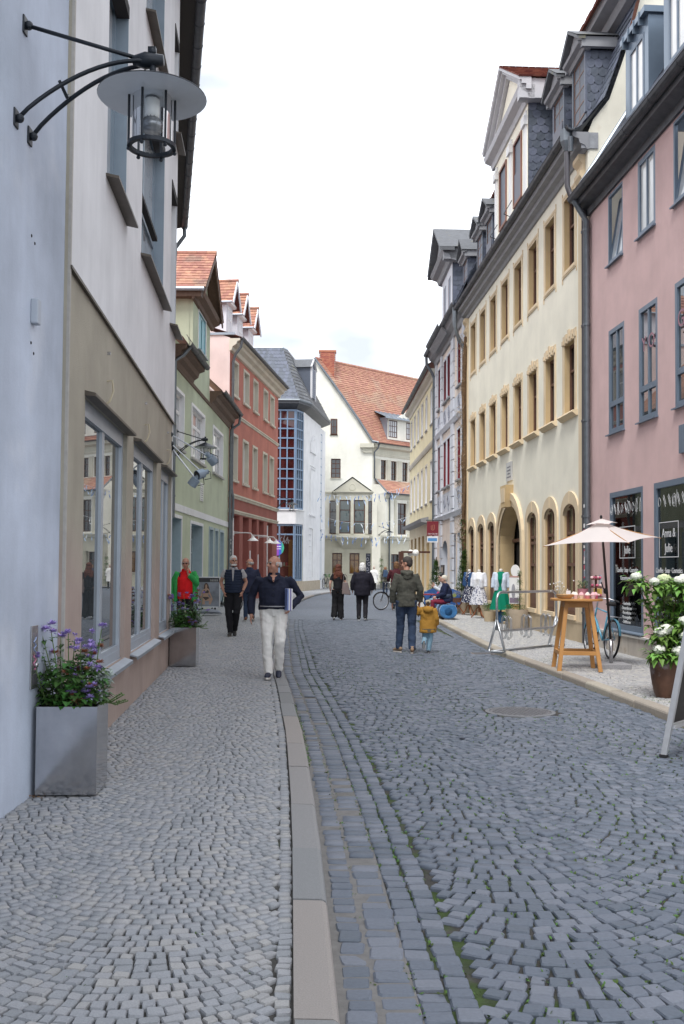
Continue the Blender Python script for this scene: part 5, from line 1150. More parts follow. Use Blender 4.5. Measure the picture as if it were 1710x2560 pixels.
def small_dormer(H, parent, uc, fo, z0, z1, zp, w=.42, back=2.0, roofm=None, wallm=None, frame=None, cheek=True):
    d = empty('dormer'); d.parent = parent; roofm = roofm or M_corn
    a, b_ = uc - w, uc + w
    b = MB(); H.box(b, a - .08, b_ + .08, fo - back, fo - .03, z0 - .3, z1); b.build('dormer_body', M_slate, d)
    H.pb('dormer_jamb', M_slate, a - .1, a, fo - .06, fo, z0, z1, d); H.pb('dormer_jamb', M_slate, b_, b_ + .1, fo - .06, fo, z0, z1, d)
    H.window(a, b_, z0, z1, .02, M_brn, G_white, cols=2, rows=(.25, .5, .75), fw=.05, mull=.035, o=fo, parent=d)
    if uc in (3.15, 11.72): H.bb('roller_shutter', mat('shutter_violet_grey', (.10, .10, .13), rough=.5), a + .02, b_ - .02, fo + .005, fo + .02, z0, z0 + (z1 - z0) * .45, d)
    if cheek:
        for ue, sg in ((a - .085, -1), (b_ + .085, 1)):
            q = [H.P(ue, fo - .04, z0 - .15), H.P(ue, fo - .9, z0 - .15), H.P(ue, fo - .04, z1), H.P(ue, fo - .9, z1)]
            if sg < 0: tiles('slate', M_slate, d, q[0], q[1], q[2], q[3], 5, 8, .012, .015, scallop=True)
    prf = [(fo - .1, z1), (fo + .04, z1), (fo + .08, z1 + .08), (fo + .18, z1 + .12), (fo + .2, z1 + .18), (fo - .1, z1 + .18)]
    MB().prism(prf, a - .2, b_ + .2, lambda p, q, t: H.P(t, p, q)).build('dormer_cornice', M_corn, d)
    for sg, ue in ((-1, a - .16), (1, b_ + .16)):
        b = MB(); H.box(b, min(ue, ue + sg * .1), max(ue, ue + sg * .1), fo - 1.0, fo + .12, z1 + .02, z1 + .245); b.build('side_cornice', M_corn, d)
    MB().prism([(a - .26, z1 + .18), (b_ + .26, z1 + .18), (uc, zp)], fo - .05, fo + .1, lambda p, q, t: H.P(p, t, q)).build('pediment', M_corn, d)
    b = MB()
    for sg in (-1, 1):
        e0 = Vector(H.P(uc + sg * (w + .3), 0, z1 + .17)); e1 = Vector(H.P(uc, 0, zp + .04))
        for (o0, o1, h0, h1) in ((fo + .05, fo + .24, 0, .07),): b.hexa([e0 + Vector((0, o0, h0)), e0 + Vector((0, o1, h0)), e1 + Vector((0, o1, h0)), e1 + Vector((0, o0, h0)), e0 + Vector((0, o0, h1)), e0 + Vector((0, o1, h1)), e1 + Vector((0, o1, h1)), e1 + Vector((0, o0, h1))])
        b.quad(H.P(uc + sg * (w + .32), fo + .25, z1 + .25), H.P(uc + sg * (w + .32), fo - back, z1 + .25), H.P(uc, fo - back, zp + .12), H.P(uc, fo + .25, zp + .12))
    b.build('dormer_roof', M_slate2, d); return d
for uc in (1.42, 3.15, 11.72, 13.42): small_dormer(H, H.root, uc, -.2, 11.75, 13.12, 13.72)
# large pedimented dormer
d = empty('gable_dormer'); d.parent = H.root; a, b_ = 5.4, 9.7
H.wall('dormer_face', M_crm, a, b_, 11.0, 14.1, [(6.15, 7.0, 11.85, 13.55), (8.1, 8.95, 11.85, 13.55)], o=.01, parent=d)
for x in (6.15, 8.1):
    w = H.window(x, x + .85, 11.85, 13.55, .05, M_brn, G_white, cols=2, rows=(.25, .5, .75), fw=.07, mull=.04, o=.01, parent=d, reveal=M_brn)
    H.surround(x, x + .85, 11.85, 13.55, .07, mat('red_brown_trim', (.22, .10, .07), rough=.6), .05, w)
    if x < 7: H.bb('roller_shutter', mat('shutter_violet_grey', (.10, .10, .13), rough=.5), x + .03, x + .82, .0, .03, 11.85, 12.7, w)
    MB().tube([H.P(x - .1, .3, 11.65), H.P(x + .95, .3, 11.65), H.P(x + .95, .05, 11.55)], .012, 5).build('flower_rail', M_wire, w)
M_wht = mat('white_stucco', (.72, .72, .72), rough=.7)
for x in (5.48, 7.3, 9.3): H.bb('pilaster', M_wht, x, x + .28, .011, .06, 11.2, 13.9, d); H.bb('pilaster_capital', M_wht, x - .05, x + .33, .011, .12, 13.5, 13.75, d)
prf = [(-.1, 14.05), (.06, 14.05), (.10, 14.2), (.28, 14.28), (.32, 14.42), (-.1, 14.42)]
M_corn_l = mat('light_grey_cornice', (.50, .50, .52), rough=.7, noise=(4, .08))
MB().prism(prf, a - .3, b_ + .3, lambda p, q, t: H.P(t, p, q)).build('dormer_cornice', M_corn_l, d)
H.bb('side_cornice', M_corn_l, a - .3, a, -2, .3, 14.06, 14.59, d)
MB().prism([(a - .1, 14.42), (b_ + .1, 14.42), ((a + b_) / 2, 15.72)], -.1, .03, lambda p, q, t: H.P(p, t, q)).build('pediment', M_crm, d)
b = MB()
for sg in (-1, 1):
    e0 = Vector(H.P((a + b_) / 2 + sg * 2.5, 0, 14.4)); e1 = Vector(H.P((a + b_) / 2, 0, 15.9))
    for (o0, o1, h0, h1) in ((0, .14, -.12, .02), (0, .26, .02, .12), (0, .34, .12, .2)): b.hexa([e0 + Vector((0, o0, h0)), e0 + Vector((0, o1, h0)), e1 + Vector((0, o1, h0)), e1 + Vector((0, o0, h0)), e0 + Vector((0, o0, h1)), e0 + Vector((0, o1, h1)), e1 + Vector((0, o1, h1)), e1 + Vector((0, o0, h1))])
b.build('raking_cornice', M_corn_l, d)
um = (a + b_) / 2
for sg in (-1, 1):
    q = [H.P(um + sg * 2.52, .35, 14.6), H.P(um + sg * 2.52, -3.5, 14.6), H.P(um, .35, 16.1), H.P(um, -3.5, 16.1)]
    MB().quad(q[0], q[1], q[3], q[2]).build('roof_deck', M_tile_dark, d)
    if sg < 0: tiles('roof_tile', M_tile_dark, d, q[1], q[0], q[3], q[2], 20, 10, .03, .04, joined=True)
    else: tiles('roof_tile', M_tile_dark, d, q[0], q[1], q[2], q[3], 20, 10, .03, .04, joined=True)
H.bb('dormer_body', M_slate, a, b_, -3.0, 0, 10.95, 14.06, d)
tiles('slate', M_slate, d, H.P(a - .01, 0, 11.0), H.P(a - .01, -1.3, 11.0), H.P(a - .01, 0, 14.05), H.P(a - .01, -1.3, 14.05), 6, 15, .015, .02, scallop=True)
# ---------------------------------------------------------------- R3 rusticated grey and apricot house
M_grey3 = plaster('plaster_pale_grey', (.62, .635, .68), streak=.05, fine=50)
M_apr = plaster('plaster_apricot', (.74, .64, .56), streak=.05, fine=50)
M_redfr = mat('wine_red_frame', (.20, .022, .035), rough=.45)
M_orn = mat('grey_ornament', (.30, .31, .36), rough=.8)
H = House('rusticated_house', 'grey and apricot house with rusticated pilasters, wine red windows and painted ornaments', (4.4376, 35.51), (-.03, .9996), 'R'); R3 = H
cols3 = [1.75, 4.6, 5.75, 7.6]; hw = .42
tw = [(u - hw, u + hw, 8.5, 10.25) for u in cols3]; mw = [(u - hw, u + hw, 4.95, 6.85) for u in cols3]
gd = [(4.95, 6.5, .1, 2.75), (1.5, 2.2, .9, 2.95), (2.6, 3.15, .9, 2.95)]
H.wall('wall', M_apr, 0, 8.86, 3.66, 11.0, tw + mw); H.wall('ground_floor_wall', M_apr, 0, 8.86, -.1, 3.68, gd, arches=[(4.95, 6.5, 2.3, 2.75)])
for a, b_, c, d in tw + mw:
    w = H.window(a, b_, c, d, .12, M_redfr, G_mid, cols=2, rows=(.33, .66), fw=.07, mull=.05, reveal=M_redfr, sill=(M_corn, .10, .10, .07)); H.surround(a, b_, c, d, .10, M_grey3, .03, w, bottom=False)
for a, b_, c, d in gd: H.window(a, b_, c, d, .28, M_grey3, mat('grey_blue_doorleaf', (.30, .34, .42), rough=.5), cols=1, rows=(.75,), fw=.07, reveal=M_grey3, name='door' if c < .5 else 'window')
for ua, ub in ((.15, .8), (3.0, 3.75), (6.5, 6.95), (8.3, 8.86)):
    for k in range(22):
        if k < 22: H.bb('rusticated_block', M_grey3, ua, ub, .001, .07, .1 + k * .48, .1 + k * .48 + .44)
for z in (7.25, 3.6): H.molding('belt', M_grey3, 0, 8.86, [(0, z), (.06, z), (.09, z + .1), (.12, z + .18), (0, z + .2)])
H.wall('belt_panel', M_grey3, 0, 8.86, 7.4, 8.2, o=.012); H.wall('belt_panel', M_grey3, 0, 8.86, 3.82, 4.7, o=.012)
random.seed(11)
for z in (7.85, 4.25):
    for u in cols3:
        b = MB()
        for k in range(7): t0 = random.uniform(0, 6.28); b.tube([H.P(u + (.06 + .05 * k % .28) * math.cos(t0 + t), .02, z + (.07 + .045 * k % .3) * math.sin(t0 + t)) for t in np.linspace(0, random.uniform(1.5, 4), 8)], .018, 4)
        b.build('painted_ornament', M_orn, H.root)
H.bb('menu_box', mat('menu_dark', (.05, .04, .04), rough=.4), 5.35, 6.15, .06, .12, 1.38, 1.74)
H.bb('menu_sheet', mat('menu_sheet', (.55, .45, .38)), 5.5, 6.0, .121, .125, 1.43, 1.64)
prof = [(0, 10.6), (.08, 10.62), (.12, 10.8), (.3, 10.9), (.34, 11.02), (.42, 11.08), (0, 11.08)]
H.molding('eaves_cornice', M_corn, .02, 8.9, prof); H.gutter(-.05, 8.95, .46, 11.15, .1, M_zinc_dark)
H.molding('projecting_cornice', M_corn, 3.2, 7.2, [(.3, 10.8), (.42, 10.92), (.5, 11.0), (.5, 11.1), (.3, 11.1)]); H.gutter(3.2, 7.2, .56, 11.165, .1, M_zinc_dark)
MB().quad(H.P(0, .4, 11.15), H.P(8.9, .4, 11.15), H.P(8.9, -1.0, 14), H.P(0, -1.0, 14)).build('roof', M_slate, H.root)
tiles('slate', M_slate, H.root, H.P(0, .4, 11.16), H.P(8.9, .4, 11.16), H.P(0, -1.0, 14.02), H.P(8.9, -1.0, 14.02), 34, 14, .015, .03, joined=True)
b = MB(); H.box(b, .02, 8.84, -7, -.6, 0, 11); b.build('house_core', M_apr, H.root)
d = empty('gable_dormer'); d.parent = H.root; a, b_ = 3.7, 6.8
H.wall('dormer_face', M_grey3, a, b_, 11.1, 13.8, [(4.2, 4.85, 11.9, 13.4), (5.6, 6.25, 11.9, 13.4)], o=.01, parent=d)
for x in (4.2, 5.6): H.window(x, x + .65, 11.9, 13.4, .05, M_redfr, G_sky, cols=2, rows=(.5,), fw=.06, mull=.04, o=.01, parent=d, reveal=M_redfr)
H.bb('dormer_body', M_slate, a, b_, -3.5, 0, 11.1, 13.8, d)
tiles('slate', M_slate, d, H.P(a - .01, 0, 11.1), H.P(a - .01, -1.2, 11.1), H.P(a - .01, 0, 13.8), H.P(a - .01, -1.2, 13.8), 7, 14, .015, .02, scallop=True)
MB().prism([(-.1, 13.75), (.12, 13.8), (.2, 13.98), (.4, 14.05), (.5, 14.2), (-.1, 14.25)], a - .4, b_ + .4, lambda p, q, t: H.P(t, p, q)).build('dormer_cornice', M_corn, d)
H.bb('side_cornice', M_corn, a - .4, a, -2.5, .4, 13.8, 14.26, d)
um = (a + b_) / 2; MB().prism([(a - .3, 14.2), (b_ + .3, 14.2), (um, 15.45)], -.2, .3, lambda p, q, t: H.P(p, t, q)).build('pediment', M_corn, d)
b = MB()
for sg in (-1, 1): b.quad(H.P(um + sg * 2.1, .6, 14.25), H.P(um + sg * 2.1, -3.5, 14.25), H.P(um, -3.5, 15.65), H.P(um, .6, 15.65)); b.hexa([Vector(H.P(um + sg * 2.1, o, z)) for o, z in ((0, 14.1), (.58, 14.1))] + [Vector(H.P(um, o, z)) for o, z in ((.58, 15.5), (0, 15.5))] + [Vector(H.P(um + sg * 2.1, o, z)) for o, z in ((0, 14.24), (.58, 14.24))] + [Vector(H.P(um, o, z)) for o, z in ((.58, 15.64), (0, 15.64))])
b.build('dormer_roof', M_slate2, d)
small_dormer(H, H.root, 1.75, -.2, 12.0, 13.2, 13.95)
H.pipe([(8.75, .46, 11.05), (8.78, .44, 10.7), (8.82, .2, 10.35), (8.85, .1, 10.1), (8.85, .1, .1)], .065)
H.pipe([(.05, .46, 11.0), (.05, .46, 10.4), (.0, .3, 9.9), (-.05, .12, 9.6), (-.05, .12, 8.5)], .06)

# ---------------------------------------------------------------- R4 yellow house
M_yel = plaster('plaster_soft_yellow', (.78, .70, .47), streak=.05, fine=40, noise=(.4, .05))
M_yel_gf = plaster('plaster_ground_yellow', (.72, .64, .47), streak=.05, fine=40)
M_surr4 = plaster('stone_pale_surround', (.60, .56, .48), streak=.04)
H = House('yellow_house', 'soft yellow three storey house with rows of narrow white windows before the gabled house', (4.1717, 44.375), (-.018, .9998), 'R'); R4 = H
uc4 = [1.75, 4.05, 6.15, 8.2, 10.25, 12.3]
tw = [(u - .42, u + .42, 8.3, 9.92) for u in uc4]; mw = [(u - .42, u + .42, 4.72, 6.55) for u in uc4]
gd = [(2.6, 3.9, .1, 3.2), (5.0, 6.1, .1, 3.2), (7.0, 8.1, .1, 3.2), (9.2, 10.3, .1, 3.2), (11.4, 12.4, .1, 3.2)]
H.wall('wall', M_yel, 0, 13.5, 3.9, 10.45, tw + mw); H.wall('ground_floor_wall', M_yel_gf, 0, 13.5, -.1, 3.92, gd)
for a, b_, c, d in tw + mw:
    w = H.window(a, b_, c, d, .10, M_white_frame, G_white, cols=2, rows=(.66,), fw=.08, mull=.06, reveal=M_white_frame, sill=(M_corn, .06, .06, .05)); H.surround(a, b_, c, d, .09, M_surr4, .025, w)
for a, b_, c, d in gd: w = H.window(a, b_, c, d, .25, M_och, G_dark, cols=1, rows=(.75,), fw=.08, reveal=M_och, name='shop_window')
H.molding('belt', M_surr4, 0, 13.5, [(0, 7.2), (.04, 7.2), (.08, 7.3), (.1, 7.42), (0, 7.44)])
H.molding('awning_ledge', M_corn, 3.0, 13.6, [(0, 3.75), (.35, 3.8), (.40, 3.95), (0, 4.05)])
H.molding('eaves_cornice', M_surr4, -.05, 13.6, [(0, 10.2), (.06, 10.22), (.1, 10.35), (.26, 10.42), (.3, 10.55), (0, 10.55)]); H.gutter(-.05, 13.7, .42, 10.65, .09, M_zinc_dark)
MB().quad(H.P(0, .45, 10.66), H.P(13.7, .45, 10.66), H.P(13.7, -4, 13.6), H.P(0, -4, 13.6)).build('roof', M_tile_dark, H.root)
tiles('roof_tile', M_tile_dark, H.root, H.P(0, .45, 10.68), H.P(13.7, .45, 10.68), H.P(0, -4, 13.62), H.P(13.7, -4, 13.62), 60, 16, .03, .05, joined=True)
b = MB(); H.box(b, .02, 13.48, -7, -.5, 0, 10.5); b.build('house_core', M_yel, H.root)
MB().quad(H.P(13.5, 0, -.1), H.P(13.5, -7, -.1), H.P(13.5, -7, 10.6), H.P(13.5, 0, 10.6)).build('end_wall', M_yel, H.root)
# ================================================================== THINGS IN THE STREET
V3 = Vector
# ---- wall lamps
M_lampblk = mat('lamp_black_paint', (.022, .027, .035), rough=.4, metal=.3, noise=(20, .15))
M_lampwht = mat('lamp_reflector_enamel', (.60, .63, .66), rough=.35, noise=(6, .06))
G_lamp = glass_thin('lamp_glass', (.93, .95, .96), 1.45)
def wall_lamp(label, loc, rz, sc=1.0, detail=True):
    t = empty('wall_lamp', loc, rz, label, 'lamp', 'disc lanterns on wall brackets'); t.scale = (sc, sc, sc)
    b = MB()
    for y in (-.135, .135):
        pts = [(.02 + .80 * (i / 13), y * (1 - .8 * (i / 13)), .43 * math.sin(PI / 2 * (i / 13)) ** .85) for i in range(14)]
        b.tube(pts, .0145, 8)
    b.build('bracket_arm', M_lampblk, t, True)
    MB().tube([(.27, -.10, .26), (.29, .0, .20), (.27, .10, .26)], .012, 6).build('brace', M_lampblk, t)
    MB().tube([(.02, 0, .68), (.80, 0, .445)], .014, 8).build('tie_rod', M_lampblk, t, True)
    for y, z in ((-.135, 0), (.135, 0), (0, .68)):
        MB().box(0, .012, y - .04, y + .04, z - .06, z + .06).ball((.03, y, z), .03, 8, 6).build('wall_plate', M_lampblk, t, bevel=.006)
    b = MB(); b.tube([(.72, 0, .445), (.80, 0, .445), (.92, 0, .445)], [.03, .055, .035], 10); b.box(.82, .87, -.02, .02, .48, .53); b.tube([(.85, 0, .44), (.85, 0, .34)], .022, 8); b.build('lamp_head', M_lampblk, t, True)
    c = (.85, 0, 0)
    MB().lathe([(.03, .36), (.06, .345), (.16, .30), (.18, .285), (.35, .205), (.352, .20)], 40, c).build('lamp_shade', M_lampblk, t, auto=True)
    MB().lathe([(.35, .198), (.345, .2), (.15, .225), (.14, .24), (.04, .26)], 40, c).build('reflector', M_lampwht, t, auto=True)
    MB().lathe([(.128, .22), (.128, -.12)], 28, c, cap=False).build('glass_cylinder', G_lamp, t, True)
    MB().tube([(.85, 0, .22), (.85, 0, .05)], .045, 12).lathe([(.07, -.02), (.075, .02), (.06, .05)], 14, c).build('lamp_socket', mat('lamp_socket', (.25, .26, .28), rough=.3, metal=.7), t, True)
    MB().lathe([(.045, .06), (.05, .10), (.05, .18), (.03, .2)], 14, c).build('bulb', mat('bulb_frosted', (.8, .8, .78), rough=.3), t, True)
    b = MB()
    R0 = .142; ring_ = [(R0 + .016, -.14), (R0 + .016, -.115), (R0 - .014, -.115), (R0 - .014, -.14)]
    b.lathe(ring_ + ring_[:1], 36, c, cap=False)
    b.build('base_ring', M_lampblk, t)
    for k in range(6):
        a = k * PI / 3 + .3; x, y = .85 + .148 * math.cos(a), .148 * math.sin(a)
        MB().tube([(x, y, .22), (x, y, -.15)], .0085, 6).ball((x, y, -.155), .014, 6, 4).build('guard_rod', M_lampblk, t)
    return t
L1P = lambda u: (-2.11 + .009 * u, 6.28 + u)
x, y = L1P(.125)
wall_lamp('large black lantern with wide white disc shade on the blue-grey wall', (x, y, 4.5), math.radians(-1))
wall_lamp('small disc lantern on the green house, seen behind grey spotlights', (-4.9, 29.3, 4.92), 0)
wall_lamp('disc lantern at the far corner of the red house before the blue glass bay', (-3.55, 53.5, 4.75), math.radians(-6))
wall_lamp('disc lantern on the gabled house beside its downpipe', (2.75, 74.1, 4.0), math.radians(-20), .95)
# ---- spotlights at the end of the shop house
M_spot = mat('spot_grey_blue', (.28, .35, .42), rough=.4, metal=.3)
for k, (lab, wz, tip, tl) in enumerate((('upper grey-blue spotlight on a long rod at the shop house corner', 3.70, (-2.10, 15.75, 3.36), (.10, .1, -.12)), ('lower grey-blue spotlight on a long rod at the shop house corner', 3.56, (-2.20, 15.65, 3.10), (-.12, -.12, -.06)), ('downturned grey-blue spotlight hanging lowest at the shop house corner', 3.50, (-2.30, 15.6, 3.00), (-.1, .02, -.13)))):
    t = empty('spotlight', (-2.70, 15.55 + k * .06, wz), 0, lab, 'spotlight', 'spotlights at the shop house corner')
    T = Vector(tip) - Vector((-2.70, 15.55 + k * .06, wz)); d_ = Vector(tl).normalized()
    MB().tube([(0, 0, 0), T], .011, 6).build('rod', mat('rod_bright', (.5, .52, .55), rough=.3, metal=.8), t); MB().ball((0, 0, 0), .045, 8, 6).build('wall_joint', M_lampblk, t, True)
    MB().tube([T - d_ * .10, T - d_ * .02, T - d_ * .01, T + d_ * .12], [.04, .04, .075, .078], 14).build('lamp_body', M_spot, t, auto=True)
    MB().tube([T + d_ * .119, T + d_ * .123], .066, 14).build('lens', G_dark, t)
    MB().tube([T - d_ * .09 + Vector((0, 0, .03)), T + Vector((.12, 0, .02)), T + Vector((.13, 0, -.08)), T + Vector((.03, 0, -.1))], .006, 5).build('cable', M_lampblk, t)
# ---- gooseneck lamps on the red house
M_wlamp = mat('white_lamp', (.8, .8, .78), rough=.35)
for k, (u, lab) in enumerate(((1.1, 'white gooseneck lamp nearest the green house on the red shop front'), (5.0, 'middle white gooseneck lamp on the red shop front'), (6.7, 'far white gooseneck lamp on the red shop front'))):
    p = L4.M @ Vector(L4.P(u, .0, 3.05)); t = empty('gooseneck_lamp', p, L4.root.rotation_euler[2], lab, 'lamp', 'white lamps on the red shop front')
    MB().box(-.04, .04, 0, .02, -.1, .1).build('wall_plate', M_wlamp, t); MB().tube([(0, 0, 0), (0, .5, .02), (0, .75, .0), (0, .85, -.12)], .022, 7).tube([(0, 0, .06), (0, .5, .02)], .015, 6).build('arm', M_wlamp, t, True)
    MB().lathe([(.05, .08), (.06, .0), (.1, -.03), (.23, -.13), (.24, -.15)], 20, (0, .86, -.18)).build('lamp_shade', M_wlamp, t, auto=True)
# ---- globe lamps by the yellow house
t = empty('globe_lamp', (4.05, 44.6, 2.3), 0, 'pair of white globe lamps over the dark doorway of the yellow house', 'lamp')
MB().box(-1.4, -.1, -.06, .06, -.03, .06).build('arm', M_brown_wood, t)
for x in (-.75, -.95): MB().ball((x, -.15 if x > -.8 else .15, -.02), .15, 14, 10).build('globe', mat('opal_globe', (.85, .84, .8), rough=.25), t, True)
MB().box(-1.5, -1.3, -.3, .3, -2.25, .03).build('doorway_frame', M_brown_wood, t)
# ---- hanging sign
t = empty('hanging_sign', (4.12, 41.5, 0), 0, 'dark red hanging sign with white lettering over a small white and blue panel', 'sign')
MB().tube([(.1, 0, 3.6), (-.62, 0, 3.6)], .02, 6).build('bracket', M_wire, t)
MB().box(-.58, -.10, -.03, .03, 2.96, 3.56).build('sign_board', mat('sign_wine_red', (.19, .02, .03), rough=.5), t)
MB().box(-.57, -.12, -.025, .025, 2.68, 2.93).build('lower_panel', M_white_frame, t); MB().box(-.54, -.16, -.03, -.026, 2.73, 2.86).build('blue_field', mat('sign_blue', (.1, .28, .55)), t)
FM = lambda x, y, z: Matrix(((1, 0, 0, x), (0, 0, -1, y), (0, 1, 0, z), (0, 0, 0, 1)))
text('GIN CELLAR', .075, M_white_frame, t, FM(-.34, -.034, 3.03))
b = MB()
for k in (-1, 0, 1): b.tube([(-.34 + k * .06, -.033, 3.22), (-.34 + k * .07, -.033, 3.34), (-.34 + k * .05, -.033, 3.40 + .02 * k)], .009, 5)
b.tube([(-.40, -.033, 3.22), (-.34, -.033, 3.18), (-.28, -.033, 3.22)], .009, 5); b.build('emblem', mat('sign_copper', (.5, .25, .15)), t)

# ---- foliage helpers
def leaf(b, p, d, L, W, curl=.25):
    p = Vector(p); d = Vector(d).normalized(); s = d.cross(Vector((0, 0, 1)))
    if s.length < .05: s = Vector((1, 0, 0))
    s.normalize(); n = s.cross(d)
    m = p + d * L * .45 + n * L * curl * .3; t_ = p + d * L - n * L * curl
    b.add([p, m + s * W / 2 + n * W * .12, m, m - s * W / 2 + n * W * .12, t_], [(0, 1, 2), (0, 2, 3), (2, 1, 4), (3, 2, 4)])
def rdir(up=.3, spread=1.0):
    a = random.uniform(0, 2 * PI); return Vector((math.cos(a) * spread, math.sin(a) * spread, random.gauss(up, .4)))
M_leaf = mat('leaf_green', (.075, .16, .03), rough=.5, spec=.35, var=.35, hue=.02)
M_leaf_d = mat('leaf_deep_green', (.05, .125, .025), rough=.5, spec=.35, var=.35, hue=.02)
M_leaf_s = mat('leaf_silver', (.36, .42, .38), rough=.8, var=.2)
M_stem = mat('stem_brown', (.10, .07, .035), rough=.8)
M_stem_g = mat('stem_green', (.10, .16, .05), rough=.7)
M_purple = mat('ageratum_purple', (.38, .29, .62), rough=.8, var=.25, hue=.02)
M_rust = mat('faded_bloom_rust', (.34, .13, .07), rough=.9, var=.3)
M_soil = mat('soil', (.05, .038, .03), rough=1, bump=(60, .6))
M_bsteel = mat('planter_polished_steel', (.50, .50, .51), rough=.11, metal=1.0, noise=(7, .10), streak=.12)
random.seed(33)
def planter(label, loc, rz, seed, big=1.0):
    random.seed(seed); t = empty('flower_planter', loc, rz, label, 'planter', 'steel planters along the left wall'); w = .205; h = .61
    b = MB(); b.box(-w, w, -w, w, .015, h - .03); 
    for s_ in ((-w, -w + .012, -w, w), (w - .012, w, -w, w)): b.box(s_[0], s_[1], s_[2], s_[3], h - .03, h)
    b.box(-w + .012, w - .012, -w, -w + .012, h - .03, h); b.box(-w + .012, w - .012, w - .012, w, h - .03, h); b.build('planter_box', M_bsteel, t)
    MB().box(-w + .013, w - .013, -w + .013, w - .013, h - .029, h - .02).build('soil', M_soil, t)
    g = MB()
    for k in range(620):   # round leaves mounding over the rim
        a = random.uniform(0, 2 * PI); r_ = w * 1.08 * math.sqrt(random.random()); z = h + .0 + random.random() ** 1.2 * .30 * (1.2 - r_ / w * .5)
        d_ = Vector((math.cos(a), math.sin(a), random.uniform(-.3, .7))); L = random.uniform(.04, .08); leaf(g, (r_ * math.cos(a), r_ * math.sin(a), z), d_, L, L * .9)
    st = MB()
    for k in range(20):
        x, y = random.uniform(-.16, .16), random.uniform(-.14, .14); hx = x * 1.6 + random.gauss(0, .05); hy = y * 1.4 + random.gauss(0, .04); hh = h + random.uniform(.22, .55)
        if k % 5 == 0: hx *= 1.5
        p0 = Vector((x, y, h)); p1 = Vector((hx, hy, hh)); md = (p0 + p1) / 2 + Vector((random.gauss(0, .03), 0, 0)); st.tube([p0, md, p1], [.005, .004, .003], 5)
        for q in range(12):
            f_ = random.uniform(.15, .9); pp = p0.lerp(p1, f_); leaf(g, pp, rdir(.2), random.uniform(.03, .06), .04)
        for q in range(random.randint(2, 4)):
            c = p1 + Vector((random.gauss(0, .03), random.gauss(0, .03), random.gauss(0, .02))); fb = MB(); r_ = random.uniform(.025, .04)
            for j in range(46):
                d_ = rdir(.5); d_.normalize(); leaf(fb, c + d_ * r_ * .2, d_, r_ * random.uniform(.7, 1.1), r_ * .35, 0)
            fb.build('flower', M_rust if random.random() < .2 else M_purple, t)
    for k in range(22):   # low blooms near the front right
        c = Vector((random.uniform(.0, .2), random.uniform(-.22, -.05), h + random.uniform(.03, .16))); fb = MB(); r_ = random.uniform(.025, .036)
        for j in range(40): d_ = rdir(.6); d_.normalize(); leaf(fb, c + d_ * r_ * .2, d_, r_ * random.uniform(.7, 1.1), r_ * .35, 0)
        fb.build('flower', M_rust if k % 3 == 0 else M_purple, t)
    st.build('stems', M_stem_g, t); o = g.build('foliage', M_leaf_d, t); o["kind"] = 'stuff'
    s2 = MB()
    for k in range(120):
        a = random.uniform(-.9, .9); r_ = random.uniform(.06, .20); leaf(s2, (.12 + r_ * math.cos(a) * .7, r_ * math.sin(a), h + random.uniform(.0, .2) * big), rdir(.6), random.uniform(.04, .08), .022)
    o = s2.build('silver_foliage', M_leaf_s, t); o["kind"] = 'stuff'
    v = MB(); vs_ = MB()
    for k in range(4):
        pts = [Vector((.2, -.1 + k * .07, h)), Vector((.27, -.12 + k * .08, h + .03 - k * .02)), Vector((.36, -.14 + k * .09, h + random.uniform(-.06, .1)))]
        vs_.tube(pts, .004, 4)
        for q in range(26): f_ = random.random(); pp = pts[0].lerp(pts[1], f_ * 2) if f_ < .5 else pts[1].lerp(pts[2], f_ * 2 - 1); leaf(v, pp, rdir(.3), random.uniform(.02, .035), .014)
    vs_.build('trailing_stems', M_stem_g, t); o = v.build('trailing_foliage', M_leaf, t); o["kind"] = 'stuff'
    return t
planter('polished steel cube planter with purple flowers in the left foreground', (-1.875, 7.03, .07), math.radians(3), 3)
planter('steel planter with purple flowers and silver leaves at the far corner of the shop house', (-2.47, 15.75, .07), math.radians(2), 8, 1.6)

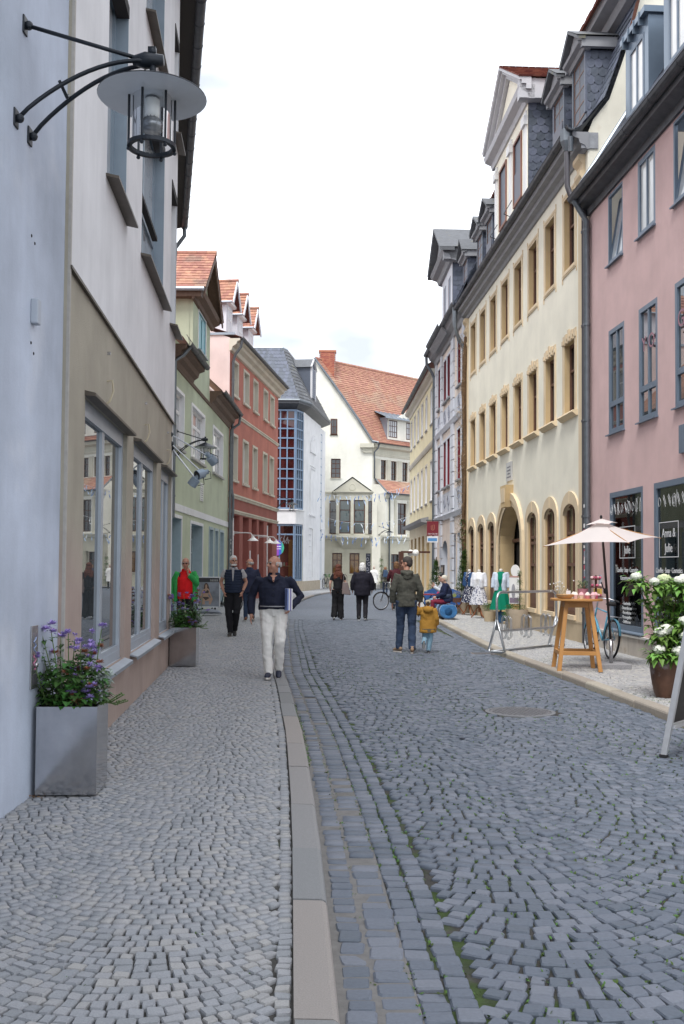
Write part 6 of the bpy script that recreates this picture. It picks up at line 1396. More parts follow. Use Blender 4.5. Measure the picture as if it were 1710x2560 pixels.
# ---- bicycles
M_tyre = mat('tyre_rubber', (.02, .02, .022), rough=.8); M_rim = mat('rim_metal', (.5, .5, .52), rough=.3, metal=.9)
def bicycle(label, loc, rz, frame_rgb, basket=None, lean=0.0):
    """x forward, wheels at x = -.52 and .52"""
    t = empty('bicycle', loc, rz, label, 'bicycle', 'parked bicycles'); t.rotation_euler = (lean, 0, rz)
    mf = mat('bike_paint_%.2f_%.2f_%.2f' % frame_rgb, frame_rgb, rough=.3, spec=.5, coat=.5)
    for x in (-.52, .52):
        w = MB(); R0 = .33; n = 28
        w.tube([(x + R0 * math.cos(a), 0, .345 + R0 * math.sin(a)) for a in np.linspace(0, 2 * PI, n + 1)], .019, 6, up=(0, 1, 0), cap=False); wh = w.build('wheel', M_tyre, t, True)
        r_ = MB().tube([(x + .305 * math.cos(a), 0, .345 + .305 * math.sin(a)) for a in np.linspace(0, 2 * PI, n + 1)], .010, 5, up=(0, 1, 0), cap=False); r_.build('rim', M_rim, wh, True)
        s_ = MB()
        for k in range(18): a = 2 * PI * k / 18; s_.tube([(x, .02 * (-1) ** k, .345), (x + .3 * math.cos(a), 0, .345 + .3 * math.sin(a))], .0022, 3)
        s_.tube([(x, -.04, .345), (x, .04, .345)], .02, 8); s_.build('spokes', M_rim, wh)
        g = MB().tube([(x + .36 * math.cos(a), 0, .345 + .36 * math.sin(a)) for a in np.linspace(.3, 2.9, 12)], [(.006, .024)] * 12, 6, up=(0, 1, 0)); g.build('mudguard', mf, t)
    b = MB(); bb, st_, ht, hb = Vector((-.08, 0, .30)), Vector((-.22, 0, .80)), Vector((.36, 0, .86)), Vector((.40, 0, .70))
    for p, q, r_ in ((bb, st_, .017), (st_, ht, .015), (bb, hb, .019), (hb, ht, .018), (bb, Vector((-.52, .05, .345)), .010), (bb, Vector((-.52, -.05, .345)), .010), (st_, Vector((-.52, .05, .345)), .009), (st_, Vector((-.52, -.05, .345)), .009), (hb, Vector((.52, .05, .345)), .011), (hb, Vector((.52, -.05, .345)), .011)): b.tube([p, q], r_, 8)
    b.build('frame', mf, t, True)
    MB().tube([ht, ht + Vector((-.03, 0, .18))], .014, 8).tube([(.18, .28, 1.02), (.30, .2, 1.05), (.33, 0, 1.04), (.30, -.2, 1.05), (.18, -.28, 1.02)], .012, 8).build('handlebar', M_rim, t, True)
    for s_ in (-1, 1): MB().tube([(.20, s_ * .27, 1.025), (.10, s_ * .31, 1.01)], .018, 8).build('grip', M_tyre, t)
    MB().tube([(-.22, 0, .80), (-.25, 0, .92)], .013, 8).build('seat_post', M_rim, t); MB().tube([(-.40, 0, .95), (-.33, 0, .97), (-.22, 0, .95), (-.12, 0, .95)], [(.07, .03), (.085, .035), (.05, .03), (.02, .02)], 10).build('saddle', M_tyre, t, True)
    MB().lathe([(.09, -.004), (.09, .004)], 20).xf(Matrix.Translation((-.08, -.05, .30)) @ Matrix.Rotation(PI / 2, 4, 'X')).build('chainring', M_rim, t)
    for s_ in (-1, 1): MB().tube([(-.08, s_ * .06, .30), (-.08 + s_ * .13, s_ * .07, .22 if s_ > 0 else .38)], .010, 6).box(-.12 + s_ * .13, -.03 + s_ * .13, s_ * .07 - .04 + (s_ * .05), s_ * .07 + .04 + (s_ * .05), (.22 if s_ > 0 else .38) - .01, (.22 if s_ > 0 else .38) + .012).build('pedal', M_tyre, t)
    b = MB(); b.tube([(-.35, .06, .74), (-.70, .06, .74), (-.70, -.06, .74), (-.35, -.06, .74)], .007, 5)
    for s_ in (-1, 1): b.tube([(-.60, s_ * .06, .74), (-.53, s_ * .06, .36)], .006, 5)
    b.build('luggage_rack', M_rim, t)
    if basket:
        bx, mb_ = basket; g = MB()
        for z in np.linspace(0, .24, 6): g.tube([(bx - .16, -.13, .80 + z), (bx + .16, -.13, .80 + z), (bx + .16, .13, .80 + z), (bx - .16, .13, .80 + z), (bx - .16, -.13, .80 + z)], .006, 4)
        for k in range(9): g.tube([(bx - .16 + .04 * k, -.13, .79), (bx - .16 + .04 * k, -.13, 1.04)], .004, 4); g.tube([(bx - .16 + .04 * k, .13, .79), (bx - .16 + .04 * k, .13, 1.04)], .004, 4)
        g.box(bx - .16, bx + .16, -.13, .13, .785, .80); g.build('basket', mb_, t)
    return t
bicycle('black bicycle parked behind the lingerie poster stand', (-4.05, 33.0, .07), math.radians(160), (.02, .022, .025), (-.5, M_wire))
bicycle('dark bicycle with green basket leaning at the white corner house', (-1.15, 71.6, .07), math.radians(75), (.02, .02, .025), (.5, mat('basket_green', (.06, .22, .06))))
bicycle('black city bicycle with front basket beside the person in maroon', (1.98, 38.3, 0), math.radians(205), (.015, .015, .018), (.45, M_wire))
bicycle('light blue bicycle standing behind the wooden bar table', (4.62, 17.9, .07), math.radians(96), (.10, .32, .45), None, math.radians(6))

# ---- poster stand
t = empty('poster_stand', (-4.22, 31.75, .07), math.radians(4), 'silver framed pavement poster stand with a lingerie advert on grey rocker base', 'sign')
MB().tube([(-.42, 0, .05), (-.30, 0, .11), (0, 0, .13), (.30, 0, .11), (.42, 0, .05)], [(.02, .02), (.22, .06), (.24, .08), (.22, .06), (.02, .02)], 14, up=(0, 0, 1)).build('rocker_base', mat('plastic_grey_blue', (.26, .29, .34), rough=.45), t, True)
for x in (-.2, .2): MB().box(x - .025, x + .025, -.02, .02, .12, .26).build('post', M_tyre, t)
b = MB(); b.box(-.36, -.325, -.03, .03, .24, 1.22); b.box(.325, .36, -.03, .03, .24, 1.22); b.box(-.325, .325, -.03, .03, .24, .275); b.box(-.325, .325, -.03, .03, 1.185, 1.22); b.build('frame', mat('alu_bright', (.62, .63, .65), rough=.35, metal=.7), t, bevel=.006)
ps = MB().box(-.326, .326, -.02, .02, .274, 1.187).build('poster', mat('poster_grey_blue', (.20, .22, .26), rough=.4, noise=(2.2, .5)), t)
MB().box(-.325, .325, -.0225, -.0205, 1.05, 1.186).build('poster_header', mat('poster_header', (.035, .035, .04), rough=.4), ps)
text('sassa', .13, mat('poster_letters', (.45, .45, .45)), ps, FM(.16, -.024, 1.115), ext=.001)
Msk = mat('poster_skin', (.40, .26, .19), rough=.5); Mhr = mat('poster_hair', (.08, .045, .03), rough=.5); Mud = mat('poster_underwear', (.05, .04, .04), rough=.5)
def flat(name, m, poly, o): MB().prism(poly, -.021 - o, -.0225 - o, lambda p, q, t_: (p, t_, q)).build(name, m, ps)
flat('printed_hair', Mhr, [(-.17, .78), (-.15, .96), (-.11, 1.02), (-.06, 1.02), (-.02, .96), (.02, .82), (0, .76), (-.12, .76)], .0)
flat('printed_figure', Msk, [(-.11, .97), (-.06, .97), (-.055, .9), (-.06, .86), (.0, .83), (.03, .74), (.10, .58), (.13, .49), (.10, .48), (.05, .60), (-.01, .70), (-.02, .62), (.02, .56), (.10, .545), (.12, .50), (.06, .34), (.0, .34), (.01, .44), (-.06, .46), (-.13, .45), (-.12, .34), (-.2, .34), (-.22, .5), (-.2, .58), (-.17, .64), (-.19, .66), (-.24, .5), (-.27, .5), (-.24, .7), (-.2, .8), (-.11, .85), (-.115, .9)], .001)
flat('printed_bra', Mud, [(-.18, .76), (-.14, .80), (-.10, .74), (-.05, .80), (.0, .77), (-.01, .70), (-.17, .70)], .002); flat('printed_briefs', Mud, [(-.19, .58), (-.02, .58), (.02, .54), (-.05, .50), (-.1, .47), (-.17, .54)], .002)

# ---- bike rack
M_galv = mat('galvanised_tube', (.48, .50, .52), rough=.32, metal=.85, noise=(15, .12))
t = empty('bike_rack', (2.88, 18.5, .07), math.atan2(1.55, 1.45), 'galvanised tube bicycle rack standing empty by the right kerb', 'bike rack')
b = MB(); Lr_ = 2.1
b.tube([(0, 0, .42), (0, 0, 1.0), (.04, 0, 1.08), (.12, 0, 1.12), (Lr_ - .12, 0, 1.12), (Lr_ - .04, 0, 1.08), (Lr_, 0, 1.0), (Lr_, 0, .55), (Lr_ - .04, 0, .44), (Lr_ - .14, 0, .40), (.14, 0, .40), (.04, 0, .44), (0, 0, .52)], .024, 10); b.build('top_frame', M_galv, t, True)
for x in (0, Lr_):
    MB().tube([(x, 0, .62), (x, -.10, .3), (x, -.18, .03), (x, -.1, .02), (x, .10, .02), (x, .18, .03), (x, .10, .3), (x, 0, .62)], .024, 8).build('leg', M_galv, t, True)
MB().tube([(0, .1, .025), (Lr_, .1, .025)], .02, 8).build('ground_rail', M_galv, t, True)
for xc in (.32, 1.0, 1.7):
    for o in (-.07, -.025, .025, .07):
        sgn = 1 if o > 0 else -1; MB().tube([(xc + o, 0, .40), (xc + o, sgn * .04, .64), (xc + o, sgn * .08, .68), (xc + o, sgn * .13, .62), (xc + o, sgn * .14, .30), (xc + o, sgn * .08, .24), (xc + o, 0, .38)], .007, 6).build('wheel_loop', M_galv, t, True)

# ---- bar table with goods
M_pine = mat('oiled_pine', (.47, .235, .075), rough=.5, noise=(3, .08), streak=.16, bump=(25, .15))
tx, ty = 3.66, 15.55
t = empty('bar_table', (tx, ty, .07), math.radians(-4), 'tall oiled pine bar table with soaps and candles on top', 'table')
tp = MB().prism([(.40 * math.cos(a), .40 * math.sin(a)) for a in np.linspace(0, 2 * PI, 30)[:-1]], 1.075, 1.11, lambda p, q, z: (p, q, z)).build('table_top', M_pine, t, bevel=.006)
for k in range(4):
    a = PI / 4 + k * PI / 2; dx, dy = math.cos(a), math.sin(a)
    MB().bar((dx * .44, dy * .44, 0), (dx * .25, dy * .25, 1.075), .062, .062).build('leg', M_pine, t, bevel=.006)
    a2 = a + PI / 2; f_ = .40; g_ = .29
    MB().bar((dx * .405, dy * .405, .28), (math.cos(a2) * .405, math.sin(a2) * .405, .28), .035, .06).build('stretcher', M_pine, t, bevel=.004); MB().bar((dx * .27, dy * .27, 1.02), (math.cos(a2) * .27, math.sin(a2) * .27, 1.02), .03, .09).build('apron', M_pine, t, bevel=.004)
tz = .07 + 1.11
def lath(name, lab, cat, prof, m, loc, n=18, group='goods on the bar table', sc=1):
    o = MB().lathe([(r_ * sc, z * sc) for r_, z in prof], n).build(name, m, None, auto=True, loc=loc); tag(o, lab, cat, group); return o
lath('bowl', 'shallow pale wooden bowl at the left of the bar table', 'bowl', [(.08, 0), (.125, .03), (.14, .065), (.132, .065), (.115, .03), (.06, .012)], mat('pale_turned_wood', (.60, .38, .18), rough=.5, noise=(4, .1)), (tx - .21, ty - .14, tz), 26)
M_rose = mat('rose_pot', (.52, .25, .33), rough=.5)
t = empty('potted_herb', (tx + .13, ty + .12, tz), 0, 'pink scalloped pot with green herb on the bar table', 'plant'); MB().lathe([(.06, 0), (.085, .14), (.09, .15), (.078, .15), (.07, .12)], 20).build('pot', M_rose, t, auto=True)
b = MB(); random.seed(9)
for k in range(200): a = random.uniform(0, 6.28); r_ = .09 * math.sqrt(random.random()); leaf(b, (r_ * math.cos(a), r_ * math.sin(a), .13 + random.uniform(0, .12)), rdir(.9), random.uniform(.03, .06), .012)
o = b.build('foliage', mat('herb_leaf', (.10, .16, .06), rough=.7, var=.4), t)
t = empty('cake_stand', (tx + .30, ty - .02, tz), 0, 'three tier brown stand with pink soap cakes at the right of the bar table', 'stand')
MB().tube([(0, 0, 0), (0, 0, .36)], .018, 8).build('post', M_brown_wood, t)
for k, z in enumerate((.02, .17, .29)):
    pl = MB().lathe([(.11 - k * .02, 0), (.115 - k * .02, .012), (.10 - k * .02, .014)], 20, (0, 0, z)).build('plate', mat('stand_brown', (.13, .055, .04), rough=.5), t)
    for j in range(5):
        a = j * 1.26 + k; MB().ball((.065 * math.cos(a), .065 * math.sin(a), z + .035), (.026, .026, .022), 8, 6).build('soap_cake', mat('soap_%d' % (j % 3), [(.55, .12, .2), (.75, .55, .55), (.35, .06, .12)][j % 3], rough=.5), t, True)
for k, (dx, dy, c_, lab) in enumerate(((-.05, -.16, (.72, .5, .5), 'rose glass candle jar in front on the bar table'), (.03, -.2, (.75, .62, .5), 'cream topped cupcake soap next to the rose jar'), (.12, -.22, (.62, .22, .25), 'red and cream cupcake soap at the front edge of the bar table'), (.21, -.2, (.7, .5, .56), 'pink frosted cupcake soap near the tiered stand'), (-.04, .0, (.8, .78, .76), 'white candle jar in the middle of the bar table'), (.26, -.16, (.5, .1, .2), 'dark red soap rose beside the tiered stand'))):
    t = empty('soap_cupcake', (tx + dx, ty + dy, tz), 0, lab, 'soap', 'goods on the bar table')
    MB().lathe([(.03, 0), (.042, .055), (.040, .058)], 14).build('cup', mat('cup_%d' % k, c_, rough=.45), t, auto=True); MB().lathe([(.044, .055), (.042, .07), (.028, .082), (.024, .095), (.006, .105)], 14).build('topping', mat('topping_%d' % (k % 2), [(.78, .68, .62), (.72, .42, .45)][k % 2], rough=.6), t, auto=True)
t = empty('price_card', (tx - .12, ty + .02, tz), math.radians(-12), 'small white price card standing among the goods on the bar table', 'card'); MB().box(-.035, .035, -.002, .002, 0, .12).build('card', mat('card_white', (.78, .74, .74), rough=.6), t)
t = empty('dried_flowers', (tx - .26, ty + .1, tz), 0, 'thin dried white flowers at the left of the bar table', 'plant'); b = MB(); c_ = MB()
for k in range(16):
    p = Vector((random.gauss(0, .09), random.gauss(0, .06), random.uniform(.1, .28))); b.tube([(0, 0, 0), p], .0018, 4); c_.ball(p, .011, 6, 4)
b.build('stems', M_stem, t); c_.build('blossoms', M_white_frame, t)

# ---- parasol
t = empty('parasol', (4.30, 15.92, .07), 0, 'pale pink square parasol on a black pole over the bar table', 'parasol')
MB().box(-.26, .26, -.24, .24, 0, .075).build('base_slab', mat('granite_slab', (.28, .28, .29), rough=.85, noise=(80, .25), bump=(60, .3)), t, bevel=.008)
MB().tube([(0, 0, .07), (-.005, 0, .45)], .030, 12).build('base_tube', M_steel, t, True); MB().tube([(-.005, 0, .40), (-.15, .0, 2.32)], .020, 12).build('pole', mat('parasol_pole', (.035, .025, .025), rough=.35, metal=.3), t, True)
MB().ball((-.085, 0, 1.22), (.04, .04, .05), 8, 6).tube([(-.085, -.02, 1.22), (-.13, -.03, 1.26), (-.16, -.03, 1.36)], .010, 6).build('crank', M_tyre, t, True); MB().ball((-.155, 0, 2.40), (.022, .022, .035), 8, 6).build('finial', M_tyre, t, True)
ap = Vector((-.153, 0, 2.335)); cn = [Vector((-1.06, .12, 1.93)), Vector((.03, -.90, 1.975)), Vector((.80, .0, 2.08)), Vector((-.3, .9, 2.03))]
b = MB(); N_ = 10
for k in range(4):
    A_, B_ = cn[k], cn[(k + 1) % 4]; idx = {}
    V = []; F = []
    for i in range(N_ + 1):
        for j in range(i + 1):
            f_ = i / N_; q = ap.lerp(A_.lerp(B_, (j / i) if i else 0), f_); e_ = (j / i if i else 0); q = q - Vector((0, 0, .035 * math.sin(PI * f_) + .03 * f_ * math.sin(PI * e_) * -1)); idx[(i, j)] = len(V); V.append(q)
    for i in range(N_):
        for j in range(i + 1):
            F.append((idx[(i, j)], idx[(i + 1, j)], idx[(i + 1, j + 1)]))
            if j < i: F.append((idx[(i, j)], idx[(i + 1, j + 1)], idx[(i, j + 1)]))
    b.add(V, F)
M_par = mat('parasol_cloth', (.80, .745, .725), rough=.9, noise=(3, .03))
_pn = M_par.node_tree; _pb = _pn.nodes["Principled BSDF"]; _tl = _pn.nodes.new('ShaderNodeBsdfTranslucent'); _tl.inputs[0].default_value = (.85, .76, .73, 1); _ms = _pn.nodes.new('ShaderNodeMixShader'); _ms.inputs[0].default_value = .35
_pn.links.new(_pb.outputs[0], _ms.inputs[1]); _pn.links.new(_tl.outputs[0], _ms.inputs[2]); _pn.links.new(_ms.outputs[0], _pn.nodes["Material Output"].inputs[0])
b.build('canopy', M_par, t, True)
b = MB(); vv = [ap.lerp(q, .28) + Vector((0, 0, .045)) for q in cn]; top_ = ap + Vector((0, 0, .04))
for k in range(4): m_ = (vv[k] + vv[(k + 1) % 4]) / 2 + Vector((0, 0, .025)); b.add([top_, vv[k], m_, vv[(k + 1) % 4]], [(0, 1, 2), (0, 2, 3)])
b.build('vent_cap', M_par, t)
for q in cn: MB().tube([ap - Vector((0, 0, .05)), q - Vector((0, 0, .012))], .008, 5).build('rib', M_pine, t)

# ---- hydrangea in a glazed pot
t = empty('hydrangea', (3.99, 12.35, .07), 0, 'white hydrangea bush in a brown glazed pot at the right edge', 'plant')
n_ = 24; V = []; F = []
prof = [(.10, 0), (.125, .06), (.15, .18), (.172, .34), (.176, .44), (.170, .50), (.158, .50), (.15, .46)]
for r_, z in prof:
    for k in range(n_): a = 2 * PI * k / n_; rr = r_ * (1 + .035 * math.cos(8 * a)); V.append((rr * math.cos(a), rr * math.sin(a), z))
for i in range(len(prof) - 1):
    for k in range(n_): F.append((i * n_ + k, i * n_ + (k + 1) % n_, (i + 1) * n_ + (k + 1) % n_, (i + 1) * n_ + k))
MB().add(V, F).build('pot', mat('glazed_brown', (.11, .055, .035), rough=.35, streak=.35, noise=(9, .25), patch=((.26, .22, .22), 5, .58)), t, True)
MB().lathe([(.15, .46), (.01, .465)], 16).build('soil', M_soil, t)
random.seed(44)
heads = [(-.42, .0, 1.48), (-.18, -.05, 1.42), (.02, .1, 1.45), (.16, -.1, 1.44), (.27, .0, 1.47), (.33, -.12, 1.42), (.36, -.15, 1.22), (.50, .05, 1.28), (.58, -.05, 1.20), (.20, -.2, .95), (-.13, -.15, .80), (-.03, -.12, .84), (.20, -.22, .76), (.53, -.1, .78), (-.17, -.2, .60), (.10, -.22, .585), (.30, -.18, .60), (.1, .2, 1.2), (.45, .2, 1.0)]
heads = [(x * .86 + .02, y, z) for x, y, z in heads]
b = MB(); lf = MB(); M_hyd = mat('hydrangea_petal', (.80, .81, .72), rough=.8, var=.08); M_hyd2 = mat('hydrangea_petal_green', (.62, .70, .42), rough=.8, var=.1)
for i, (x, y, z) in enumerate(heads):
    base = Vector((random.gauss(0.02, .04), random.gauss(0, .04), .45)); top_ = Vector((x, y, z - .04)); md = base.lerp(top_, .55) + Vector((random.gauss(0, .03), random.gauss(0, .03), -.02 if z < .8 else .06)); b.tube([base, md, top_], [.010, .007, .004], 6)
    R0 = random.uniform(.055, .085); fb = MB()
    for j in range(190):
        d_ = rdir(.15, 1); d_.normalize(); d_.z = d_.z * .9 + .12; p = Vector((x, y, z)) + Vector((d_.x * R0, d_.y * R0, d_.z * R0 * .85))
        s_ = d_.cross(Vector((random.gauss(0, 1), random.gauss(0, 1), random.gauss(0, 1)))).normalized() * .013; q_ = d_.cross(s_).normalized() * .013
        lift_ = d_ * random.uniform(0, .01); fb.add([p - s_ + lift_, p - q_, p + s_ + lift_ * .5, p + q_], [(0, 1, 2, 3)])
    fb.ball((x, y, z), R0 * .86, 10, 7); fb.build('flower_head', M_hyd2 if i in (2, 5, 17) else M_hyd, t)
    for j in range(34):
        d_ = rdir(-.1); d_.normalize(); leaf(lf, top_ + d_ * random.uniform(.03, .13) - V3((0, 0, .04)), d_ + V3((0, 0, -.1)), random.uniform(.08, .14), random.uniform(.05, .08), .3)
    for j in range(50):
        f_ = random.uniform(.3, 1); pp = V3((random.gauss(0, .04), random.gauss(0, .04), random.gauss(0, .03))) + (base.lerp(md, f_ * 2 - 0) if f_ < .5 else md.lerp(top_, f_ * 2 - 1)) ; leaf(lf, pp, rdir(.25) + (top_ - base) * .6, random.uniform(.08, .15), random.uniform(.05, .08), .3)
b.build('stems', M_stem, t); o = lf.build('foliage', mat('hydrangea_leaf', (.13, .25, .045), rough=.55, spec=.35, var=.4, hue=.02), t); o["kind"] = 'stuff'
g = MB()
for k in range(240): a = random.uniform(0, 6.28); r_ = .19 * math.sqrt(random.random()); leaf(g, (r_ * math.cos(a), r_ * math.sin(a), .46 + random.uniform(-.05, .08) * (1 if r_ < .15 else -1.2)), rdir(.4), random.uniform(.03, .06), .014)
o = g.build('underplanting', mat('thyme_leaf', (.13, .17, .09), rough=.8, var=.35), t); o["kind"] = 'stuff'

# ---- A-board at the right edge
t = empty('a_board', (3.11, 8.6, 0), math.radians(-40), 'grey framed black chalkboard stand cut off by the right picture edge', 'sign')
M_ab = mat('a_board_frame', (.52, .53, .55), rough=.4, metal=.4, noise=(8, .08)); M_ab_b = mat('chalkboard_black', (.012, .012, .014), rough=.5)
for sg, nm in ((-1, 'front_leaf'), (1, 'rear_leaf')):
    lfb = empty(nm); lfb.parent = t; f_ = lambda x, z: (sg * (.34 - .26 * z / 1.35), x, z)
    for x in (-.02, .62): MB().bar(f_(x, .0), f_(x, 1.35), .05, .045, (0, 1, 0)).build('upright', M_ab, lfb, bevel=.004)
    MB().bar(f_(.0, 1.32), f_(.6, 1.32), .04, .05, (1, 0, 0)).build('top_rail', M_ab, lfb); MB().bar(f_(.0, .27), f_(.6, .27), .03, .09, (1, 0, 0)).build('bottom_rail', M_ab, lfb)
    MB().hexa([Vector(f_(.0, .30)), Vector(f_(.6, .30)), Vector(f_(.6, .30)) + Vector((.012, 0, 0)), Vector(f_(0, .30)) + Vector((.012, 0, 0)), Vector(f_(.0, 1.3)), Vector(f_(.6, 1.3)), Vector(f_(.6, 1.3)) + Vector((.012, 0, 0)), Vector(f_(0, 1.3)) + Vector((.012, 0, 0))]).build('board', M_ab_b, lfb)
    for x in (-.02, .62): MB().box(f_(x, 0)[0] - .03, f_(x, 0)[0] + .03, x - .03, x + .03, 0, .025).build('foot', M_tyre, lfb)
# ================================================================== PEOPLE
_tx = bpy.data.textures.new('cloth_folds', 'CLOUDS'); _tx.noise_scale = .10; _tx.noise_depth = 2
_tx2 = bpy.data.textures.new('hair_tufts', 'CLOUDS'); _tx2.noise_scale = .035; _tx2.noise_depth = 3
def grown(b, name, m, parent, vox, smooth=5, disp=0, tex=None, keep=False):
    """lofted limbs fused into one continuous skin"""
    o = b.build(name, m, parent); r = o.modifiers.new('fuse', 'REMESH'); r.mode = 'VOXEL'; r.voxel_size = vox; r.use_smooth_shade = True
    s = o.modifiers.new('relax', 'SMOOTH'); s.iterations = smooth; s.factor = .5
    if disp: d = o.modifiers.new('folds', 'DISPLACE'); d.texture = tex or _tx; d.strength = disp * (1.7 if tex is None else 1); d.mid_level = .5; d.texture_coords = 'LOCAL'
    return o
M_skin = mat('skin', (.43, .225, .16), rough=.55, spec=.35, noise=(18, .07), trans=.08)
M_skin_p = mat('skin_pale', (.56, .34, .26), rough=.55, spec=.35, noise=(18, .06), trans=.08)
M_eye = mat('eye_dark', (.03, .025, .02), rough=.2); M_lip = mat('lip', (.36, .13, .11), rough=.5)
V3 = Vector
JD = dict(pel=(0, 0, .95), wai=(0, 0, 1.09), che=(0, 0, 1.29), nec=(0, -.012, 1.485), hed=(0, .018, 1.625),
          shR=(.176, -.012, 1.41), elR=(.235, -.035, 1.15), wrR=(.245, .04, .915), hiR=(.092, 0, .93), knR=(.10, .015, .50), anR=(.10, -.03, .085),
          shL=(-.176, -.012, 1.41), elL=(-.235, -.035, 1.15), wrL=(-.245, .04, .915), hiL=(-.092, 0, .93), knL=(-.10, .015, .50), anL=(-.10, -.03, .085))
def hand(b, w, d, s, n, k, curl=.35):
    """palm, four unequal fingers and a thumb; d along the hand, s towards the thumb side, n palm normal"""
    w = V3(w); d = V3(d).normalized(); s = V3(s); s = (s - d * s.dot(d)).normalized(); n = V3(n); n = (n - d * n.dot(d) - s * n.dot(s)).normalized()
    P = lambda a, c, e=0: w + (d * a + s * c + n * e) * k
    b.hexa([P(-.01, -.026, -.014), P(-.01, .026, -.014), P(-.01, .026, .014), P(-.01, -.026, .014), P(.085, -.040, -.012), P(.085, .040, -.012), P(.085, .040, .013), P(.085, -.040, .013)])
    for i, L in enumerate((.072, .080, .074, .058)):
        c = .031 - i * .021; c1 = curl * (.8 + .15 * i); p = P(.08, c, 0); pts = [p - d * .02 * k, p]
        for q, f in ((.45, .5), (.32, 1.1), (.23, 1.6)): pts.append(pts[-1] + (d * math.cos(c1 * f) + n * math.sin(c1 * f)) * (L * q * k))
        b.tube(pts, [.0095 * k] * 3 + [.0088 * k, .0075 * k], 6)
    b.tube([P(.02, .028, .003), P(.05, .050, .012), P(.075, .054, .024), P(.092, .05, .032)], [.012 * k, .011 * k, .0095 * k, .008 * k], 6)
def person(label, loc, rz, h=1.75, J=None, yaw=0, nod=0, hair=None, haircol=(.35, .35, .35), top=None, hem=.86, tb=.02, sleeve=1.0, collar=True, bottom=None, lw=1.0, shoe=(.03, .03, .035), sole=(.6, .6, .58), vox=.011,
           belly=0, skin=None, hands=('down', 'down'), face=True, foot=((0, 0), (0, 0)), flare=0, width=1.0, group='people in the street', topdisp=.014, glasses=False, beard=None, botdisp=.012, hemfl=.0):
    k = h / 1.75; A = {q: V3(v) for q, v in JD.items()}
    for q, v in (J or {}).items(): A[q] = V3(v)
    A = {q: v * k for q, v in A.items()}
    for q in A:
        if q[-1] in 'LR' and q[:2] in ('sh',): A[q].x *= width
    skin = skin or M_skin
    b = MB()
    pel, wai, che, nec, hed = A['pel'], A['wai'], A['che'], A['nec'], A['hed']
    sc_ = A['shR'].lerp(A['shL'], .5); sp = [pel - V3((0, 0, .07 * k)), pel, wai + V3((0, belly * .3, 0)), che, sc_ - V3((0, 0, .045 * k)), sc_.lerp(nec, .35), nec]
    wd = width; tr = [(.14, .095), (.165 * wd, .112), (.145 * wd, .105 + belly), (.165 * wd, .112 + belly * .5), (.155 * wd, .085), (.105 * wd, .075), (.060, .060)]
    b.tube(sp, [(x * k, y * k) for x, y in tr], 14)
    # head
    R_ = Matrix.Rotation(yaw, 3, 'Z') @ Matrix.Rotation(nod, 3, 'X'); hp = lambda x, y, z: hed + R_ @ V3((x * k, y * k, z * k))
    hs = lambda c, r, nu=12, nv=9: b.ball(hp(*c), tuple(q * k for q in r), nu, nv, R_)
    b.tube([nec - V3((0, .0, .03 * k)), nec + V3((0, .005, .03 * k)), hp(0, -.015, -.05)], [.062 * k, .055 * k, .053 * k], 10)
    hs((0, -.012, .035), (.076, .097, .092)); hs((0, .022, -.03), (.062, .074, .085)); hs((0, .055, -.085), (.036, .036, .032)); hs((0, .075, .045), (.05, .022, .03))
    b.tube([hp(0, .095, .025), hp(0, .112, -.005), hp(0, .116, -.026)], [.010 * k, .013 * k, .017 * k], 7)
    for s_ in (-1, 1): hs((s_ * .078, -.008, -.005), (.011, .022, .032), 8, 6); hs((s_ * .045, .06, -.03), (.025, .025, .03), 8, 6)
    # limbs
    for s_ in 'RL':
        sh, el, wr, hi, kn, an = (A[q + s_] for q in ('sh', 'el', 'wr', 'hi', 'kn', 'an'))
        b.tube([sh.lerp(che, .25), sh, sh.lerp(el, .5), el, el.lerp(wr, .35), wr], [q * k for q in (.05, .056, .047, .041, .041, .028)], 10)
        b.tube([hi + V3((0, 0, .05 * k)), hi, hi.lerp(kn, .5), kn, kn.lerp(an, .35), kn.lerp(an, .8), an], [q * k for q in (.09, .088, .072, .056, .058, .040, .038)], 10)
        hd = hands[0 if s_ == 'R' else 1]; sg = 1 if s_ == 'R' else -1
        d = (wr - el).normalized()
        if hd == 'down': hand(b, wr, d + V3((0, .1, -.25)), (0, 1, .1), (-sg, 0, 0), k)
        elif hd == 'grip': hand(b, wr, d + V3((0, .2, -.3)), (0, .6, 1), (-sg, .2, 0), k, .9)
        elif hd == 'chin': hand(b, wr, (sg * -.15, .0, 1), (-sg * .5, -.6, .2), (0, -1, 0), k, .7)
        elif hd == 'hold': hand(b, wr, d + V3((0, 0, -.5)), (0, 1, 0), (-sg, 0, 0), k, .8)
    body = grown(b, 'person', skin, None, vox, 3); body.location = loc; body.rotation_euler = (0, 0, rz); tag(body, label, 'person', group)
    # trousers / skirt
    if bottom:
        b = MB(); b.tube([pel - V3((0, 0, .06 * k)), pel, pel.lerp(wai, .75)], [(.155 * k * wd, .115 * k), (.175 * k * wd, .125 * k + belly * .2 * k), (.155 * k * wd, .118 * k + belly * .8 * k)], 16)
        for s_ in 'RL':
            hi, kn, an = A['hi' + s_], A['kn' + s_], A['an' + s_]
            e = an + (an - kn).normalized() * .015 * k
            b.tube([hi + V3((0, 0, .03 * k)), hi.lerp(kn, .2), hi.lerp(kn, .6), kn, kn.lerp(e, .4), kn.lerp(e, .85), e], [q * k * lw for q in (.105, .102, .084, .074 + flare * .3, .069 + flare * .6, .060 + flare, .060 + flare * 1.1)], 12)
        grown(b, 'trousers', bottom, body, vox * 1.05, 3, botdisp)
